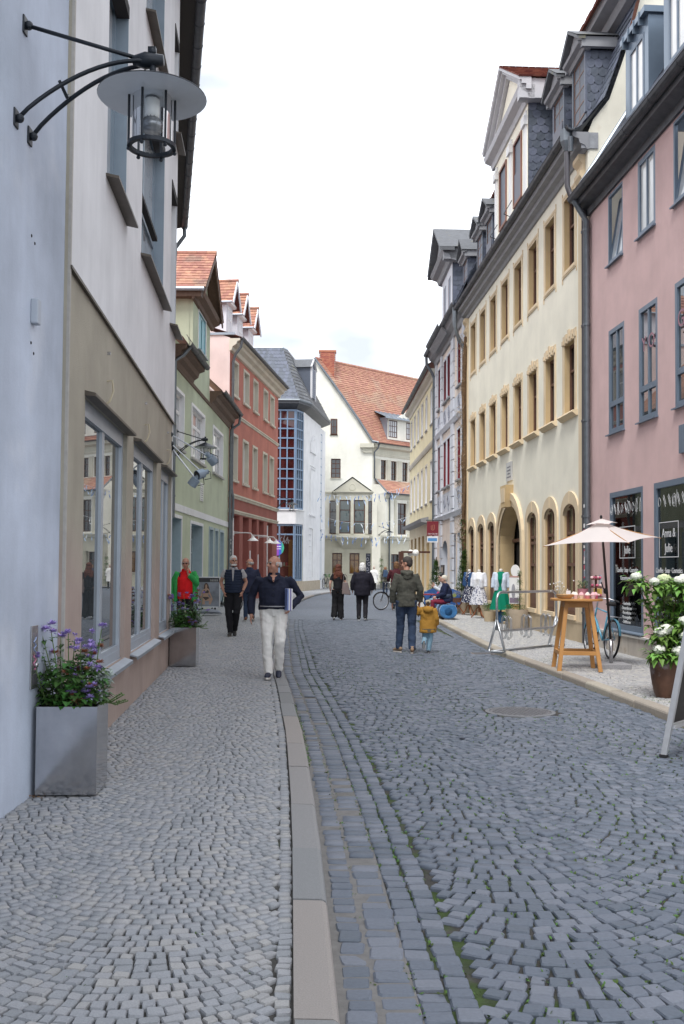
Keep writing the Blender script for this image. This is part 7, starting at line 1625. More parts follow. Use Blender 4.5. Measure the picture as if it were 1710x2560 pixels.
    # jacket or shirt
    if top:
        b = MB(); z0 = pel + V3((0, 0, hem * k - pel.z)) if hem * k < pel.z else pel.lerp(wai, (hem * k - pel.z) / max(wai.z - pel.z, .01))
        rings = [z0, pel.lerp(wai, .4) if hem * k < pel.z else z0.lerp(wai, .5), wai + V3((0, belly * .3 * k, 0)), che, sc_ - V3((0, 0, .035 * k)), sc_.lerp(nec, .42), nec + V3((0, 0, -.006 * k))]
        rr = [(.172 * wd + tb + hemfl, .125 + tb + belly * .4 + hemfl), (.168 * wd + tb, .12 + tb + belly * .8), (.155 * wd + tb, .112 + tb + belly), (.172 * wd + tb, .118 + tb + belly * .5), (.162 * wd + tb * .6, .092 + tb), (.108 * wd + tb * .5, .08 + tb * .8), (.064 + tb * .4, .064 + tb * .4)]
        b.tube(rings, [(x * k, y * k) for x, y in rr], 18)
        if sleeve:
            for s_ in 'RL':
                sh, el, wr = A['sh' + s_], A['el' + s_], A['wr' + s_]
                pts = [sh.lerp(che, .3), sh, sh.lerp(el, .5), el, el.lerp(wr, .5), el.lerp(wr, .96)]; rs = [.05, .056, .055, .050, .045, .040]
                if sleeve < 1: pts = pts[:2] + [sh.lerp(el, sleeve * .5), sh.lerp(el, sleeve)]; rs = [.05, .057, .058, .06]
                b.tube(pts, [(q + tb * .6) * k for q in rs], 12)
        o = grown(b, 'jacket' if tb > .025 else 'shirt', top, body, vox * 1.05, 3, topdisp)
        if collar:
            c = MB(); n_ = 14
            for j in range(n_):
                a0, a1 = .35 + j * (2 * PI - .7) / n_ + PI / 2, .35 + (j + 1) * (2 * PI - .7) / n_ + PI / 2; f = lambda a, z, r_: (nec.x + r_ * k * math.cos(a), nec.y + .008 + r_ * k * math.sin(a), nec.z + z * k)
                c.hexa([f(a0, -.02, .075 + tb * .4), f(a1, -.02, .075 + tb * .4), f(a1, -.02, .088 + tb * .5), f(a0, -.02, .088 + tb * .5), f(a0, .028, .066), f(a1, .028, .066), f(a1, .020, .080), f(a0, .020, .080)])
            c.build('collar', top, body)
    # shoes
    msh = mat('shoe_%.2f_%.2f_%.2f' % shoe, shoe, rough=.5); mso = mat('sole_%.2f' % sole[0], sole, rough=.6)
    for i, s_ in enumerate('RL'):
        an = A['an' + s_]; pitch, toe = foot[i]; sg = 1 if s_ == 'R' else -1
        Rm = Matrix.Translation(an) @ Matrix.Rotation(-sg * .12 + toe, 4, 'Z') @ Matrix.Rotation(pitch, 4, 'X')
        u = MB().tube([(0, -.085 * k, -.035 * k), (0, -.075 * k, -.02 * k), (0, 0, -.01 * k), (0, .07 * k, -.03 * k), (0, .14 * k, -.045 * k), (0, .175 * k, -.052 * k)], [(.02 * k, .02 * k), (.034 * k, .04 * k), (.036 * k, .048 * k), (.044 * k, .036 * k), (.042 * k, .026 * k), (.02 * k, .015 * k)], 12, up=(0, 0, 1)).tube([(0, -.03 * k, -.02 * k), (0, -.022 * k, .045 * k)], [.042 * k, .042 * k], 10).xf(Rm).build('shoe', msh, body, True)
        MB().prism([(.036 * k * math.cos(t) * (1 + .22 * math.sin(t)), .045 * k + .137 * k * math.sin(t)) for t in np.linspace(0, 2 * PI, 17)[:-1]], -.085 * k, -.060 * k, lambda p, q, z: tuple(Rm @ V3((p, q, z)))).build('sole', mso, u)
    # face
    if face:
        for s_ in (-1, 1):
            MB().ball(hp(s_ * .031, .090, .012), (.017 * k, .010 * k, .010 * k), 8, 6, R_).build('eye', M_eye, body, True)
            MB().tube([hp(s_ * .014, .099, .032), hp(s_ * .034, .097, .036), hp(s_ * .050, .085, .030)], .007 * k, 5).build('eyebrow', mat('brow_%.2f' % haircol[0], tuple(q * .8 for q in haircol)), body)
        MB().tube([hp(-.024, .092, -.058), hp(0, .099, -.056), hp(.024, .092, -.058)], [.004 * k, .008 * k, .004 * k], 5).build('mouth', M_lip, body, True)
        if glasses:
            g = MB()
            for s_ in (-1, 1): g.tube([hp(s_ * .033 + .024 * math.cos(t), .106, .012 + .018 * math.sin(t)) for t in np.linspace(0, 6.28, 12)], .0028 * k, 4); g.tube([hp(s_ * .056, .102, .016), hp(s_ * .08, .0, .012)], .0028 * k, 4)
            g.tube([hp(-.01, .108, .014), hp(.01, .108, .014)], .003 * k, 4); g.build('glasses', mat('glasses_frame', (.10, .03, .03), rough=.3), body)
        if beard:
            g = MB()
            for a in np.linspace(-1.2, 1.2, 9): g.ball(hp(.052 * math.sin(a), .03 + .058 * math.cos(a), -.075 - .012 * math.cos(a)), (.018 * k, .018 * k, .022 * k), 8, 6)
            for x in (-.022, 0, .022): g.ball(hp(x, .098, -.045), (.014 * k, .01 * k, .008 * k), 6, 5)
            grown(g, 'beard', mat('beard_%.2f' % beard[0], beard, rough=.9), body, .006, 2, .004, _tx2)
    mh = mat('hair_%.2f_%.2f_%.2f' % haircol, haircol, rough=.75, noise=(60, .25), bump=(120, .6, .004))
    if hair:
        g = MB(); hb = lambda c, r, nu=16, nv=12: g.ball(hp(*c), tuple(q * k for q in r), nu, nv, R_)
        if hair == 'fringe':   # bald top, cropped sides
            for s_ in (-1, 1):
                for y in (-.06, -.03, 0): hb((s_ * .072, y, .012), (.010, .03, .035), 8, 6)
            hb((0, -.09, .0), (.05, .022, .045)); hb((-.05, -.075, .0), (.03, .03, .04)); hb((.05, -.075, .0), (.03, .03, .04)); dsp = .003
        elif hair == 'short': hb((0, -.020, .055), (.082, .100, .088)); hb((0, -.055, .01), (.074, .062, .075)); dsp = .010
        elif hair == 'bob': hb((0, -.02, .055), (.09, .108, .088)); hb((0, -.05, -.01), (.098, .078, .10)); hb((0, -.06, -.08), (.085, .055, .06)); [hb((s_ * .082, -.015, -.04), (.022, .05, .075)) for s_ in (-1, 1)]; dsp = .028
        elif hair == 'long':
            hb((0, -.02, .055), (.092, .110, .090)); hb((0, -.06, -.05), (.11, .075, .13)); hb((.02, -.08, -.18), (.135, .07, .13)); hb((-.05, -.085, -.28), (.10, .055, .09)); hb((.08, -.08, -.28), (.07, .05, .10)); hb((-.10, -.05, -.2), (.05, .05, .1)); dsp = .045
        grown(g, 'hair', mh, body, .008, 2, dsp, _tx2)
    return body, A, hp, k
def cloth(name, rgb=(.5, .5, .5), rough=.85, **kw): return mat(name, rgb, rough=rough, spec=.25, bump=(300, .25, .002), **kw)
C_navy = cloth('cloth_navy', (.014, .017, .034)); C_white = cloth('cloth_white', (.72, .71, .68)); C_black = cloth('cloth_black', (.012, .012, .015)); C_jean = cloth('cloth_denim', (.035, .055, .10), noise=(5, .25)); C_jean_l = cloth('cloth_pale_denim', (.22, .36, .46), noise=(6, .2))

# 1 bald man with folder, walking towards the viewer
P1 = (-.955, 14.1, .078)
o, A, hp, k = person('bald man in dark navy shirt and white trousers walking towards the viewer with folders', P1, PI, 1.71, dict(pel=(0, .02, .955), nec=(0, .0, 1.485), hed=(-.0, .03, 1.625), hiR=(.095, .02, .93), knR=(.085, .13, .52), anR=(.055, .16, .085), hiL=(-.095, .02, .93), knL=(-.105, .16, .53), anL=(-.075, -.04, .115), elR=(.33, -.07, 1.15), wrR=(.325, .05, .90), elL=(-.385, -.08, 1.17), wrL=(-.25, .16, 1.02)), yaw=-.85, hair='fringe', haircol=(.42, .40, .38), top=C_navy, hem=.97, tb=.016, bottom=C_white, lw=1.04, shoe=(.022, .027, .05), sole=(.66, .64, .60), vox=.0095, belly=.055, hands=('down', 'hold'), foot=((.06, .05), (-.30, -.05)), width=1.24, topdisp=.018, botdisp=.02)
MB().lathe([(.150 * k, 0), (.158 * k, .0), (.158 * k, .032 * k), (.150 * k, .032 * k)], 28, (0, .038 * k, 1.015 * k), 1.30, 1.04, cap=False).build('belt', mat('belt_dark', (.03, .032, .045), rough=.5), o)
MB().lathe([(.151 * k, 0), (.160 * k, .0), (.160 * k, .008 * k), (.151 * k, .008 * k)], 28, (0, .038 * k, 1.027 * k), 1.30, 1.04, cap=False).build('belt_stripe', mat('belt_grey', (.45, .45, .47)), o)
MB().lathe([(.034, 0), (.038, .012), (.034, .024)], 14, (.325 * k, .04 * k, .915 * k)).build('wristwatch', M_tyre, o)
for z in (1.12, 1.19, 1.26, 1.33, 1.40): MB().ball((0, .148 + (.04 if z < 1.3 else .0), z * k), .007, 6, 5).build('button', M_tyre, o)
MB().add([(-.05, .088, 1.475 * k), (.05, .088, 1.475 * k), (0, .148, 1.375 * k), (0, .10, 1.47 * k)], [(0, 3, 2), (3, 1, 2)]).build('open_neck', M_skin, o)
for sg in (-1, 1): MB().add([(sg * .02, .115, 1.45 * k), (sg * .075, .075, 1.485 * k), (sg * .085, .10, 1.43 * k), (sg * .012, .152, 1.385 * k)], [(0, 1, 2, 3)]).build('collar_flap', C_navy, o)
t = empty('folders', (P1[0] + .205, P1[1] - .16, P1[2] + .955), math.radians(18), 'blue and white folders carried under the arm of the bald man', 'folder')
for x, m_ in ((0, mat('folder_blue', (.20, .27, .55), rough=.5)), (.022, M_white_frame), (.044, mat('folder_violet', (.22, .20, .42), rough=.5)), (.066, M_white_frame)): MB().box(x * .85 - .03, x * .85 - .014, -.10, .12, 0, .30).build('folder', m_, t, bevel=.003)

# 2 man in quilted vest
C_vest = cloth('quilted_navy', (.018, .026, .05)); C_gtee = cloth('tee_grey', (.36, .35, .36))
o, A, hp, k = person('grey haired bearded man in quilted navy vest with hands in black trouser pockets', (-2.43, 22.4, .07), PI + .05, 1.80, dict(elR=(.275, -.07, 1.17), wrR=(.20, .05, .96), elL=(-.275, -.07, 1.17), wrL=(-.20, .05, .96), knR=(.09, .06, .50), anR=(.05, .06, .085), knL=(-.085, .10, .52), anL=(-.03, -.12, .13)), yaw=.30, nod=.12, hair='short', haircol=(.50, .49, .47), beard=(.52, .5, .48), top=C_gtee, tb=.012, sleeve=.55, hem=.98, bottom=C_black, lw=1.06, shoe=(.03, .03, .03), sole=(.15, .14, .12), vox=.012, belly=.035, foot=((.0, 0), (-.5, 0)), hands=('grip', 'grip'), width=1.06)
b = MB()
for i in range(9):
    z = .95 + i * .055; r_ = np.interp(z, [.95, 1.1, 1.3, 1.42], [.198, .192, .203, .17]); ry = np.interp(z, [.95, 1.1, 1.3, 1.42], [.165, .172, .165, .125])
    b.tube([(0, .01, (z - .004) * k), (0, .01, (z + .014) * k), (0, .01, (z + .042) * k), (0, .01, (z + .058) * k)], [(r_ * .955 * k, ry * .955 * k), (r_ * k, ry * k), (r_ * k, ry * k), (r_ * .955 * k, ry * .955 * k)], 20)
b.build('vest', C_vest, o, True); MB().lathe([(.072, 0), (.09, .0), (.082, .055), (.07, .055)], 18, (0, -.01, 1.46 * k), cap=False).build('vest_collar', C_vest, o)
MB().add([(-.03, .166, 1.49 * k), (.03, .166, 1.49 * k), (.006, .190, 1.2 * k), (-.006, .190, 1.2 * k)], [(0, 1, 2, 3)]).build('shirt_front', C_gtee, o)
MB().lathe([(.035, 0), (.04, .012), (.035, .024)], 12, (-.205 * k, .04 * k, .975 * k)).build('wristwatch', M_tyre, o)

# 3 man seen from behind in navy jacket
C_nj = cloth('cloth_navy_jacket', (.02, .024, .05))
person('balding man in navy jacket seen from behind between the vest man and bald man', (-2.62, 28.4, .07), .1, 1.78, dict(elR=(.27, .02, 1.16), wrR=(.22, .14, .97), elL=(-.27, .02, 1.16), wrL=(-.22, .14, .97), knL=(-.1, .10, .52), anL=(-.1, .14, .085), knR=(.1, .02, .50), anR=(.09, -.2, .12)), yaw=1.1, hair='fringe', haircol=(.38, .37, .36), top=C_nj, hem=.80, tb=.035, bottom=C_jean, shoe=(.20, .09, .05), vox=.014, belly=.03, width=1.1, foot=((-.5, 0), (0, 0)), glasses=True)

# 4 man in green jacket
C_red = cloth('shirt_scarlet', (.62, .012, .015)); C_grn = cloth('jacket_green', (.035, .30, .075), noise=(6, .12)); C_lin = cloth('jacket_lining', (.012, .02, .05))
o, A, hp, k = person('man in open green jacket and red shirt holding a hand to his chin', (-3.38, 21.6, .07), PI, 1.74, dict(elR=(.30, -.04, 1.14), wrR=(.27, .02, .90), elL=(-.27, .10, 1.20), wrL=(-.08, .17, 1.40), knR=(.1, .03, .5)), hair='fringe', haircol=(.40, .36, .33), top=C_red, tb=.014, sleeve=0, hem=.86, bottom=C_black, shoe=(.03, .03, .03), vox=.012, belly=.05, hands=('down', 'chin'), width=1.06, glasses=True, nod=-.12)
b = MB()
for s_ in 'RL':
    sg = 1 if s_ == 'R' else -1; sh, el, wr = A['sh' + s_], A['el' + s_], A['wr' + s_]
    b.tube([sh.lerp(A['che'], .3), sh, sh.lerp(el, .5), el, el.lerp(wr, .5), el.lerp(wr, .88)], [q * k for q in (.062, .068, .068, .066, .062, .06)], 12)
    b.tube([(sg * .20, -.02, .80 * k), (sg * .20, -.03, 1.05 * k), (sg * .19, -.03, 1.25 * k), (sg * .14, -.02, 1.43 * k)], [(.075, .13), (.065, .135), (.065, .13), (.07, .08)], 14)
b.tube([(0, -.12, .80 * k), (0, -.13, 1.1 * k), (0, -.12, 1.3 * k), (0, -.07, 1.46 * k)], [(.21, .035), (.19, .03), (.19, .04), (.10, .05)], 14)
grown(b, 'jacket', C_grn, o, .012, 3, .02)
for sg in (-1, 1): MB().hexa([(sg * .15, .085, .86 * k), (sg * .165, .085, .86 * k), (sg * .165, .10, .86 * k), (sg * .15, .13, .86 * k), (sg * .09, .10, 1.42 * k), (sg * .12, .08, 1.42 * k), (sg * .12, .09, 1.42 * k), (sg * .09, .115, 1.42 * k)]).build('jacket_lining', C_lin, o)
for s_ in 'RL':
    c = A['kn' + s_].lerp(A['an' + s_], .35); MB().lathe([(.079, -.03), (.083, 0), (.079, .03)], 16, c).build('reflective_strip', mat('reflective_grey', (.42, .43, .47), rough=.4), o)

# 5 woman with auburn hair, from behind
o, A, hp, k = person('woman with long auburn hair in black top and wide black trousers walking away', (-.11, 30.8, 0), -.05, 1.70, dict(elR=(.24, .0, 1.17), wrR=(.22, .16, 1.06), elL=(-.25, -.05, 1.15), wrL=(-.24, .02, .92), knR=(.09, .05, .5), anR=(.095, .0, .085), knL=(-.10, .0, .5), anL=(-.11, -.14, .12)), hair='long', haircol=(.105, .032, .018), top=C_black, tb=.012, sleeve=.6, hem=.98, bottom=cloth('cloth_black_wide', (.01, .01, .012)), lw=1.1, flare=.035, shoe=(.02, .02, .02), sole=(.7, .7, .7), vox=.013, skin=M_skin_p, foot=((0, 0), (-.4, 0)), face=False, width=.9)
t = empty('shoulder_bag', (.13, 30.68, .80), -.05, 'taupe leather shoulder bag of the auburn haired woman', 'bag')
MB().hexa([(-.12, -.06, 0), (.16, -.06, -.03), (.16, .06, -.03), (-.12, .06, 0), (-.10, -.03, .36), (.06, -.03, .36), (.06, .03, .36), (-.10, .03, .36)]).build('bag_body', mat('taupe_leather', (.16, .125, .12), rough=.5, noise=(12, .1)), t, bevel=.02)
MB().tube([(-.08, 0, .36), (-.06, .0, .55), (-.03, .05, .62), (.03, .06, .55), (.04, .0, .36)], .011, 6).build('strap', mat('taupe_leather'), t)
# 6 white haired person in dark jacket
person('white haired person in dark jacket and trousers walking beside the auburn haired woman', (.64, 30.65, 0), .03, 1.76, dict(elR=(.30, -.02, 1.15), wrR=(.30, .06, .92), elL=(-.30, -.02, 1.15), wrL=(-.30, .06, .92), knR=(.1, .02, .5), anR=(.09, -.10, .10), knL=(-.1, .06, .5), anL=(-.10, .03, .085)), hair='bob', haircol=(.72, .71, .70), top=cloth('cloth_ink', (.014, .013, .022)), hem=.76, tb=.05, bottom=cloth('cloth_charcoal', (.018, .017, .022)), lw=1.1, shoe=(.02, .02, .02), sole=(.7, .7, .7), vox=.013, belly=.05, width=1.2, face=False, foot=((-.3, 0), (0, 0)))
# 7 man with grey hooded jacket, from behind
C_olv = cloth('softshell_olive_grey', (.075, .075, .062))
o, A, hp, k = person('tall man in olive grey hooded jacket and jeans seen from behind beside the child', (1.25, 19.2, 0), .04, 1.84, dict(elR=(.25, -.03, 1.15), wrR=(.25, .06, .93), elL=(-.245, -.03, 1.15), wrL=(-.255, .04, .91), knL=(-.10, .09, .51), anL=(-.125, .12, .085), knR=(.105, .03, .50), anR=(.10, -.09, .085)), yaw=1.15, hair='short', haircol=(.055, .045, .04), top=C_olv, hem=.84, tb=.026, bottom=C_jean, lw=1.05, shoe=(.30, .20, .13), sole=(.62, .58, .52), vox=.0105, glasses=True, foot=((0, 0), (.0, .35)), topdisp=.02, botdisp=.018, width=.92, belly=.0)
b = MB(); b.tube([(-.10, -.03, 1.485 * k), (-.085, -.10, 1.465 * k), (0, -.145, 1.43 * k), (.085, -.10, 1.465 * k), (.10, -.03, 1.485 * k)], [.028, .042, .05, .042, .028], 10); b.ball((0, -.125, 1.39 * k), (.085, .045, .065), 12, 8); grown(b, 'hood', C_olv, o, .011, 3, .012)
# 8 child
C_mus = cloth('jacket_mustard', (.36, .19, .035))
o, A, hp, k = person('small child in mustard hooded jacket and beige cap holding the tall man by the hand', (1.665, 19.2, 0), -.06, 1.03, dict(hed=(0, .02, 1.60), nec=(0, -.01, 1.45), elL=(-.30, .05, 1.28), wrL=(-.40, .08, 1.52), elR=(.27, -.02, 1.13), wrR=(.29, .06, .90), knL=(-.09, .06, .52), anL=(-.14, -.30, .34), knR=(.08, .02, .5), anR=(.02, .0, .085)), hair='short', haircol=(.12, .07, .04), top=C_mus, hem=.66, tb=.07, bottom=C_jean_l, lw=1.25, shoe=(.06, .065, .08), sole=(.45, .44, .42), vox=.009, width=1.15, face=False, skin=M_skin_p, foot=((0, .2), (-1.1, 0)), hands=('down', 'grip'), hemfl=.02)
b = MB(); b.ball((0, -.10, 1.42 * k), (.10, .06, .07), 14, 10); b.tube([(-.09, -.01, 1.46 * k), (0, -.10, 1.47 * k), (.09, -.01, 1.46 * k)], .035, 8); grown(b, 'hood', C_mus, o, .009, 3, .008)
MB().lathe([(.245 * k, 0), (.255 * k, .01), (.262 * k, .13 * k), (.25 * k, .13 * k)], 24, (0, 0, .67 * k), 1.02, .83, cap=False).build('jacket_hem', cloth('jacket_hem_khaki', (.13, .11, .075)), o)
b = MB(); b.ball(hp(0, -.015, .065), (.095 * k, .115 * k, .075 * k), 16, 10); b.tube([hp(-.06, .09, .06), hp(0, .15, .055), hp(.06, .09, .06)], [.02 * k, .022 * k, .02 * k], 8); b.build('cap', cloth('cap_beige', (.42, .36, .26)), o, True)
MB().lathe([(.018, 0), (.018, .004)], 12).xf(Matrix.Translation(hp(0, -.135, .06)) @ Matrix.Rotation(PI / 2, 4, 'X')).build('cap_badge', M_tyre, o)
# 10 person in maroon with bicycle
person('curly haired person in maroon jacket standing with a bicycle, back to the viewer', (2.12, 38.6, 0), .1, 1.84, dict(elL=(-.28, .08, 1.16), wrL=(-.26, .28, 1.05), elR=(.27, .04, 1.15), wrR=(.24, .2, 1.0)), hair='bob', haircol=(.17, .085, .04), top=cloth('fleece_maroon', (.075, .018, .024)), hem=.86, tb=.035, bottom=C_jean, shoe=(.05, .045, .04), vox=.015, width=1.1, face=False, hands=('grip', 'grip'))
# 11, 12 far walkers
person('far walker in a long white hooded coat before the gabled house', (2.2, 68.0, 0), -.1, 1.68, dict(), hair='short', haircol=(.55, .45, .38), top=cloth('coat_white', (.78, .77, .75)), hem=.55, tb=.05, bottom=C_black, vox=.018, face=False, hemfl=.05)
o, A, hp, k = person('far walker in patterned jacket with a blue backpack near the drainpipe', (2.62, 60.0, 0), .2, 1.64, dict(), hair='bob', haircol=(.24, .13, .07), top=cloth('jacket_camouflage', (.16, .16, .13), patch=((.05, .05, .05), 9, .5)), hem=.80, tb=.04, bottom=C_jean, vox=.018, face=False)
t = empty('backpack', (2.62, 59.86, 1.02), .2, 'blue backpack on the back of the far walker', 'backpack'); MB().hexa([(-.15, -.2, 0), (.15, -.2, 0), (.15, 0, 0), (-.15, 0, 0), (-.12, -.13, .44), (.12, -.13, .44), (.12, 0, .44), (-.12, 0, .44)]).build('pack', mat('backpack_blue', (.035, .07, .14), rough=.7), t, bevel=.04)
for s_ in (-.09, .09): MB().tube([(s_, -.01, .42), (s_, .12, .45), (s_, .2, .3)], .015, 5).build('strap', M_tyre, t)

# 9 women seated on the blue bench
sit = dict(pel=(0, 0, .52), wai=(0, .0, .66), che=(0, .03, .86), nec=(0, .05, 1.05), hed=(0, .09, 1.19), shR=(.17, .04, .99), shL=(-.17, .04, .99), hiR=(.10, .03, .50), hiL=(-.10, .03, .50), knR=(.11, .44, .50), knL=(-.11, .44, .50), anR=(.11, .42, .09), anL=(-.11, .46, .09), elR=(.23, .10, .74), wrR=(.12, .33, .64), elL=(-.23, .10, .74), wrL=(-.10, .33, .64))
o, A, hp, k = person('seated blonde woman in navy jacket and wine red trousers on the blue bench', (3.20, 30.35, .12), PI / 2, 1.70, sit, hair='short', haircol=(.62, .58, .50), top=cloth('jacket_ink_navy', (.014, .02, .055)), hem=.50, tb=.045, bottom=cloth('trousers_wine', (.19, .022, .045)), shoe=(.5, .5, .5), vox=.0125, skin=M_skin_p, width=1.15, belly=.05, glasses=True, hands=('grip', 'grip'))
MB().tube([(0, .02, .60), (0, .02, .72)], [(.24, .19), (.235, .185)], 18).build('jacket_panel', cloth('jacket_grey_navy', (.05, .065, .11)), o, True)
sit2 = dict(sit); sit2.update(elR=(.22, .18, .82), wrR=(.05, .32, .98), elL=(-.22, .18, .80), wrL=(-.02, .34, .92))
person('seated dark haired woman in pale grey top beyond the blonde woman', (3.24, 31.35, .12), PI / 2 + .1, 1.74, sit2, hair='short', haircol=(.012, .011, .014), top=cloth('top_pale_grey', (.50, .52, .56)), hem=.52, tb=.02, bottom=C_jean_l, shoe=(.6, .6, .6), vox=.0125, skin=M_skin_p, glasses=True, hands=('grip', 'grip'), belly=.02)
# ================================================================== SHOP DISPLAYS AND SMALL THINGS
M_plush = mat('blue_plush', (.035, .17, .40), rough=1, sheen=.6, noise=(9, .35), bump=(60, .9, .03))
t = empty('plush_bench', (3.22, 30.0, .07), 0, 'bright blue plush covered bench whose rounded end faces the viewer', 'bench')
b = MB(); n_ = 20; prof = [(.27 * math.copysign(abs(math.cos(a)) ** .8, math.cos(a)), .26 + .23 * math.sin(a)) for a in np.linspace(0, 2 * PI, n_ + 1)[:-1]]; prof = [(x, min(z, .45)) for x, z in prof]
b.prism(prof, 0, 1.9, lambda p, q, y: (p, y, q)); b.build('seat', M_plush, t, bevel=.03)
o = MB().lathe([(.12, 0), (.115, .012), (.02, .016)], 18).xf(Matrix.Translation((0, .002, .25)) @ Matrix.Rotation(PI / 2, 4, 'X')).build('end_tuft', mat('blue_plush_dark', (.02, .09, .22), rough=1, noise=(12, .4), bump=(60, .9, .03)), t, True)
for y in (.12, 1.7): MB().box(-.12, .12, y - .05, y + .05, 0, .06).build('foot', mat('bench_foot', (.4, .4, .4), rough=.6), t)
t = empty('painted_board', (3.45, 34.2, .07), 0, 'blue painted wooden board with pale speckles behind the seated women', 'board')
MB().prism([(-.62, .28), (.62, .28), (.62, .74), (.35, .84), (0, .87), (-.35, .84), (-.62, .74)], -.02, .02, lambda p, q, y: (p, y, q)).build('board', mat('board_blue', (.03, .10, .30), rough=.5, patch=((.45, .52, .6), 5, .60), noise=(4, .3)), t)
for x in (-.5, .5): MB().box(x - .02, x + .02, -.02, .02, 0, .3).build('post', M_wire, t)
for x, z, c in ((-.12, .68, (.5, .05, .15)), (.42, .62, (.3, .35, .05)), (.2, .72, (.7, .7, .75))): MB().lathe([(.07, 0), (.05, .006)], 9).xf(Matrix.Translation((x, -.021, z)) @ Matrix.Rotation(PI / 2, 4, 'X')).build('painted_blob', mat('blob_%.2f' % c[0], c), t)
t = empty('bistro_table', (2.72, 31.6, .07), .2, 'small folding table with red top in front of the seated women', 'table')
MB().box(-.25, .25, -.3, .3, .70, .73).build('table_top', mat('table_red', (.30, .03, .04), rough=.5), t)
for y in (-.25, .25): MB().bar((-.22, y, 0), (.22, y, .7), .025, .025).build('leg', M_wire, t); MB().bar((.22, y, 0), (-.22, y, .7), .025, .025).build('leg', M_wire, t)
# mannequins
M_wood_r = mat('mannequin_stand_wood', (.30, .10, .035), rough=.4)
M_floral = mat('floral_navy', (.012, .016, .05), rough=.9, patch=((.72, .72, .74), 22, .52)); M_floral2 = mat('floral_pale', (.66, .66, .70), rough=.9, patch=((.05, .06, .14), 22, .50))
def mannequin(label, loc, rz, skirt_m, top_m, jacket_m, hem=.42, stand=True, long_=False):
    t = empty('mannequin', loc, rz, label, 'mannequin', 'dress forms in front of the cream house')
    MB().tube([(0, 0, 0 if not stand else .18), (0, 0, .8)], .025, 8).build('pole', M_wood_r if stand else mat('blue_stand', (.02, .07, .15)), t)
    for j in range(3):
        if stand: a = j * 2.094 + .5; MB().tube([(0, 0, .34), (.07 * math.cos(a), .07 * math.sin(a), .30), (.15 * math.cos(a), .15 * math.sin(a), .12), (.25 * math.cos(a), .25 * math.sin(a), .015)], .018, 7).build('leg', M_wood_r, t, True)
    if not stand: MB().box(-.12, .12, -.12, .12, 0, .3).build('base', mat('blue_stand', (.02, .07, .15)), t)
    V = []; F = []; n = 48; zs = np.linspace(hem, 1.0, 8)
    for i, z in enumerate(zs):
        f = (1.0 - z) / (1.0 - hem); 
        for q in range(n): a = 2 * PI * q / n; r_ = (.125 + .13 * f ** .8) * (1 + .10 * f * math.sin(9 * a + i * .15)); V.append((r_ * 1.15 * math.cos(a), r_ * .9 * math.sin(a), z))
    for i in range(len(zs) - 1):
        for q in range(n): F.append((i * n + q, i * n + (q + 1) % n, (i + 1) * n + (q + 1) % n, (i + 1) * n + q))
    MB().add(V, F).build('skirt', skirt_m, t, True)
    b = MB(); b.tube([(0, 0, .95), (0, 0, 1.05), (0, .02, 1.22), (0, 0, 1.38), (0, 0, 1.44)], [(.135, .10), (.12, .095), (.155, .125), (.15, .085), (.05, .05)], 16); grown(b, 'bodice', top_m, t, .012, 2)
    MB().tube([(0, 0, 1.42), (0, 0, 1.50), (0, 0, 1.515)], [.052, .048, .03], 12).build('neck', mat('form_linen', (.72, .68, .62)), t, True)
    b = MB(); 
    for sg in (-1, 1):
        b.tube([(sg * .10, -.01, 1.36), (sg * .175, 0, 1.385), (sg * .225, 0, 1.20), (sg * .235, .03, .98)], [.055, .062, .056, .05], 10); b.tube([(sg * .10, .02, .95 if not long_ else .9), (sg * .11, .03, 1.2), (sg * .10, .0, 1.38)], [(.085, .125), (.085, .13), (.07, .085)], 12)
    b.tube([(0, -.06, .95), (0, -.06, 1.2), (0, -.03, 1.39)], [(.15, .06), (.15, .07), (.12, .06)], 12); grown(b, 'jacket', jacket_m, t, .012, 3, .012); return t
mannequin('dress form in navy floral dress and denim jacket beside the climbing plant', (4.24, 33.1, .07), PI - .9, M_floral, M_floral, cloth('denim_jacket', (.03, .075, .18), noise=(8, .2)))
mannequin('dress form in white jacket over a pale floral skirt', (4.30, 31.2, .07), PI - .5, M_floral2, M_white_frame, cloth('white_denim', (.74, .75, .80)))
g = mannequin('dress form in emerald green dress and pale blue cardigan in the doorway', (4.52, 28.3, .10), PI - .35, cloth('emerald', (.0, .19, .11)), cloth('emerald'), cloth('pale_blue_knit', (.55, .62, .72)), .36, False, True)
MB().tube([(-.02, -.135, 1.0), (0, -.16, .95), (.02, -.16, .78), (.0, -.16, .7)], [.03, .035, .045, .02], 8).build('knot', cloth('pale_blue_knit'), g, True)
# shop sign with round head
t = empty('shop_sign', (4.62, 26.7, .07), PI - .15 - PI, 'tall narrow white sign with a round head beside the arched doorway', 'sign')
MB().box(-.13, .13, -.015, .015, .62, 1.32).build('panel', M_white_frame, t); MB().lathe([(.12, -.012), (.12, .012)], 20, (0, 0, 0), 1, 1.35).xf(Matrix.Translation((.03, 0, 1.5)) @ Matrix.Rotation(PI / 2, 4, 'X')).build('round_head', M_white_frame, t)
MB().tube([(0, .03, 0), (0, .03, 1.35)], .015, 6).build('post', M_wire, t); MB().box(-.13, .13, -.02, .02, 1.32, 1.36).build('cross_rail', mat('sign_pinkish', (.5, .3, .28)), t)
MB().ball((-.02, -.02, .95), (.05, .006, .2), 10, 8).build('printed_figure', mat('sign_grey_print', (.3, .3, .34)), t); MB().box(-.12, .12, -.018, -.016, .64, .78).build('printed_field', mat('sign_violet', (.2, .16, .22)), t)
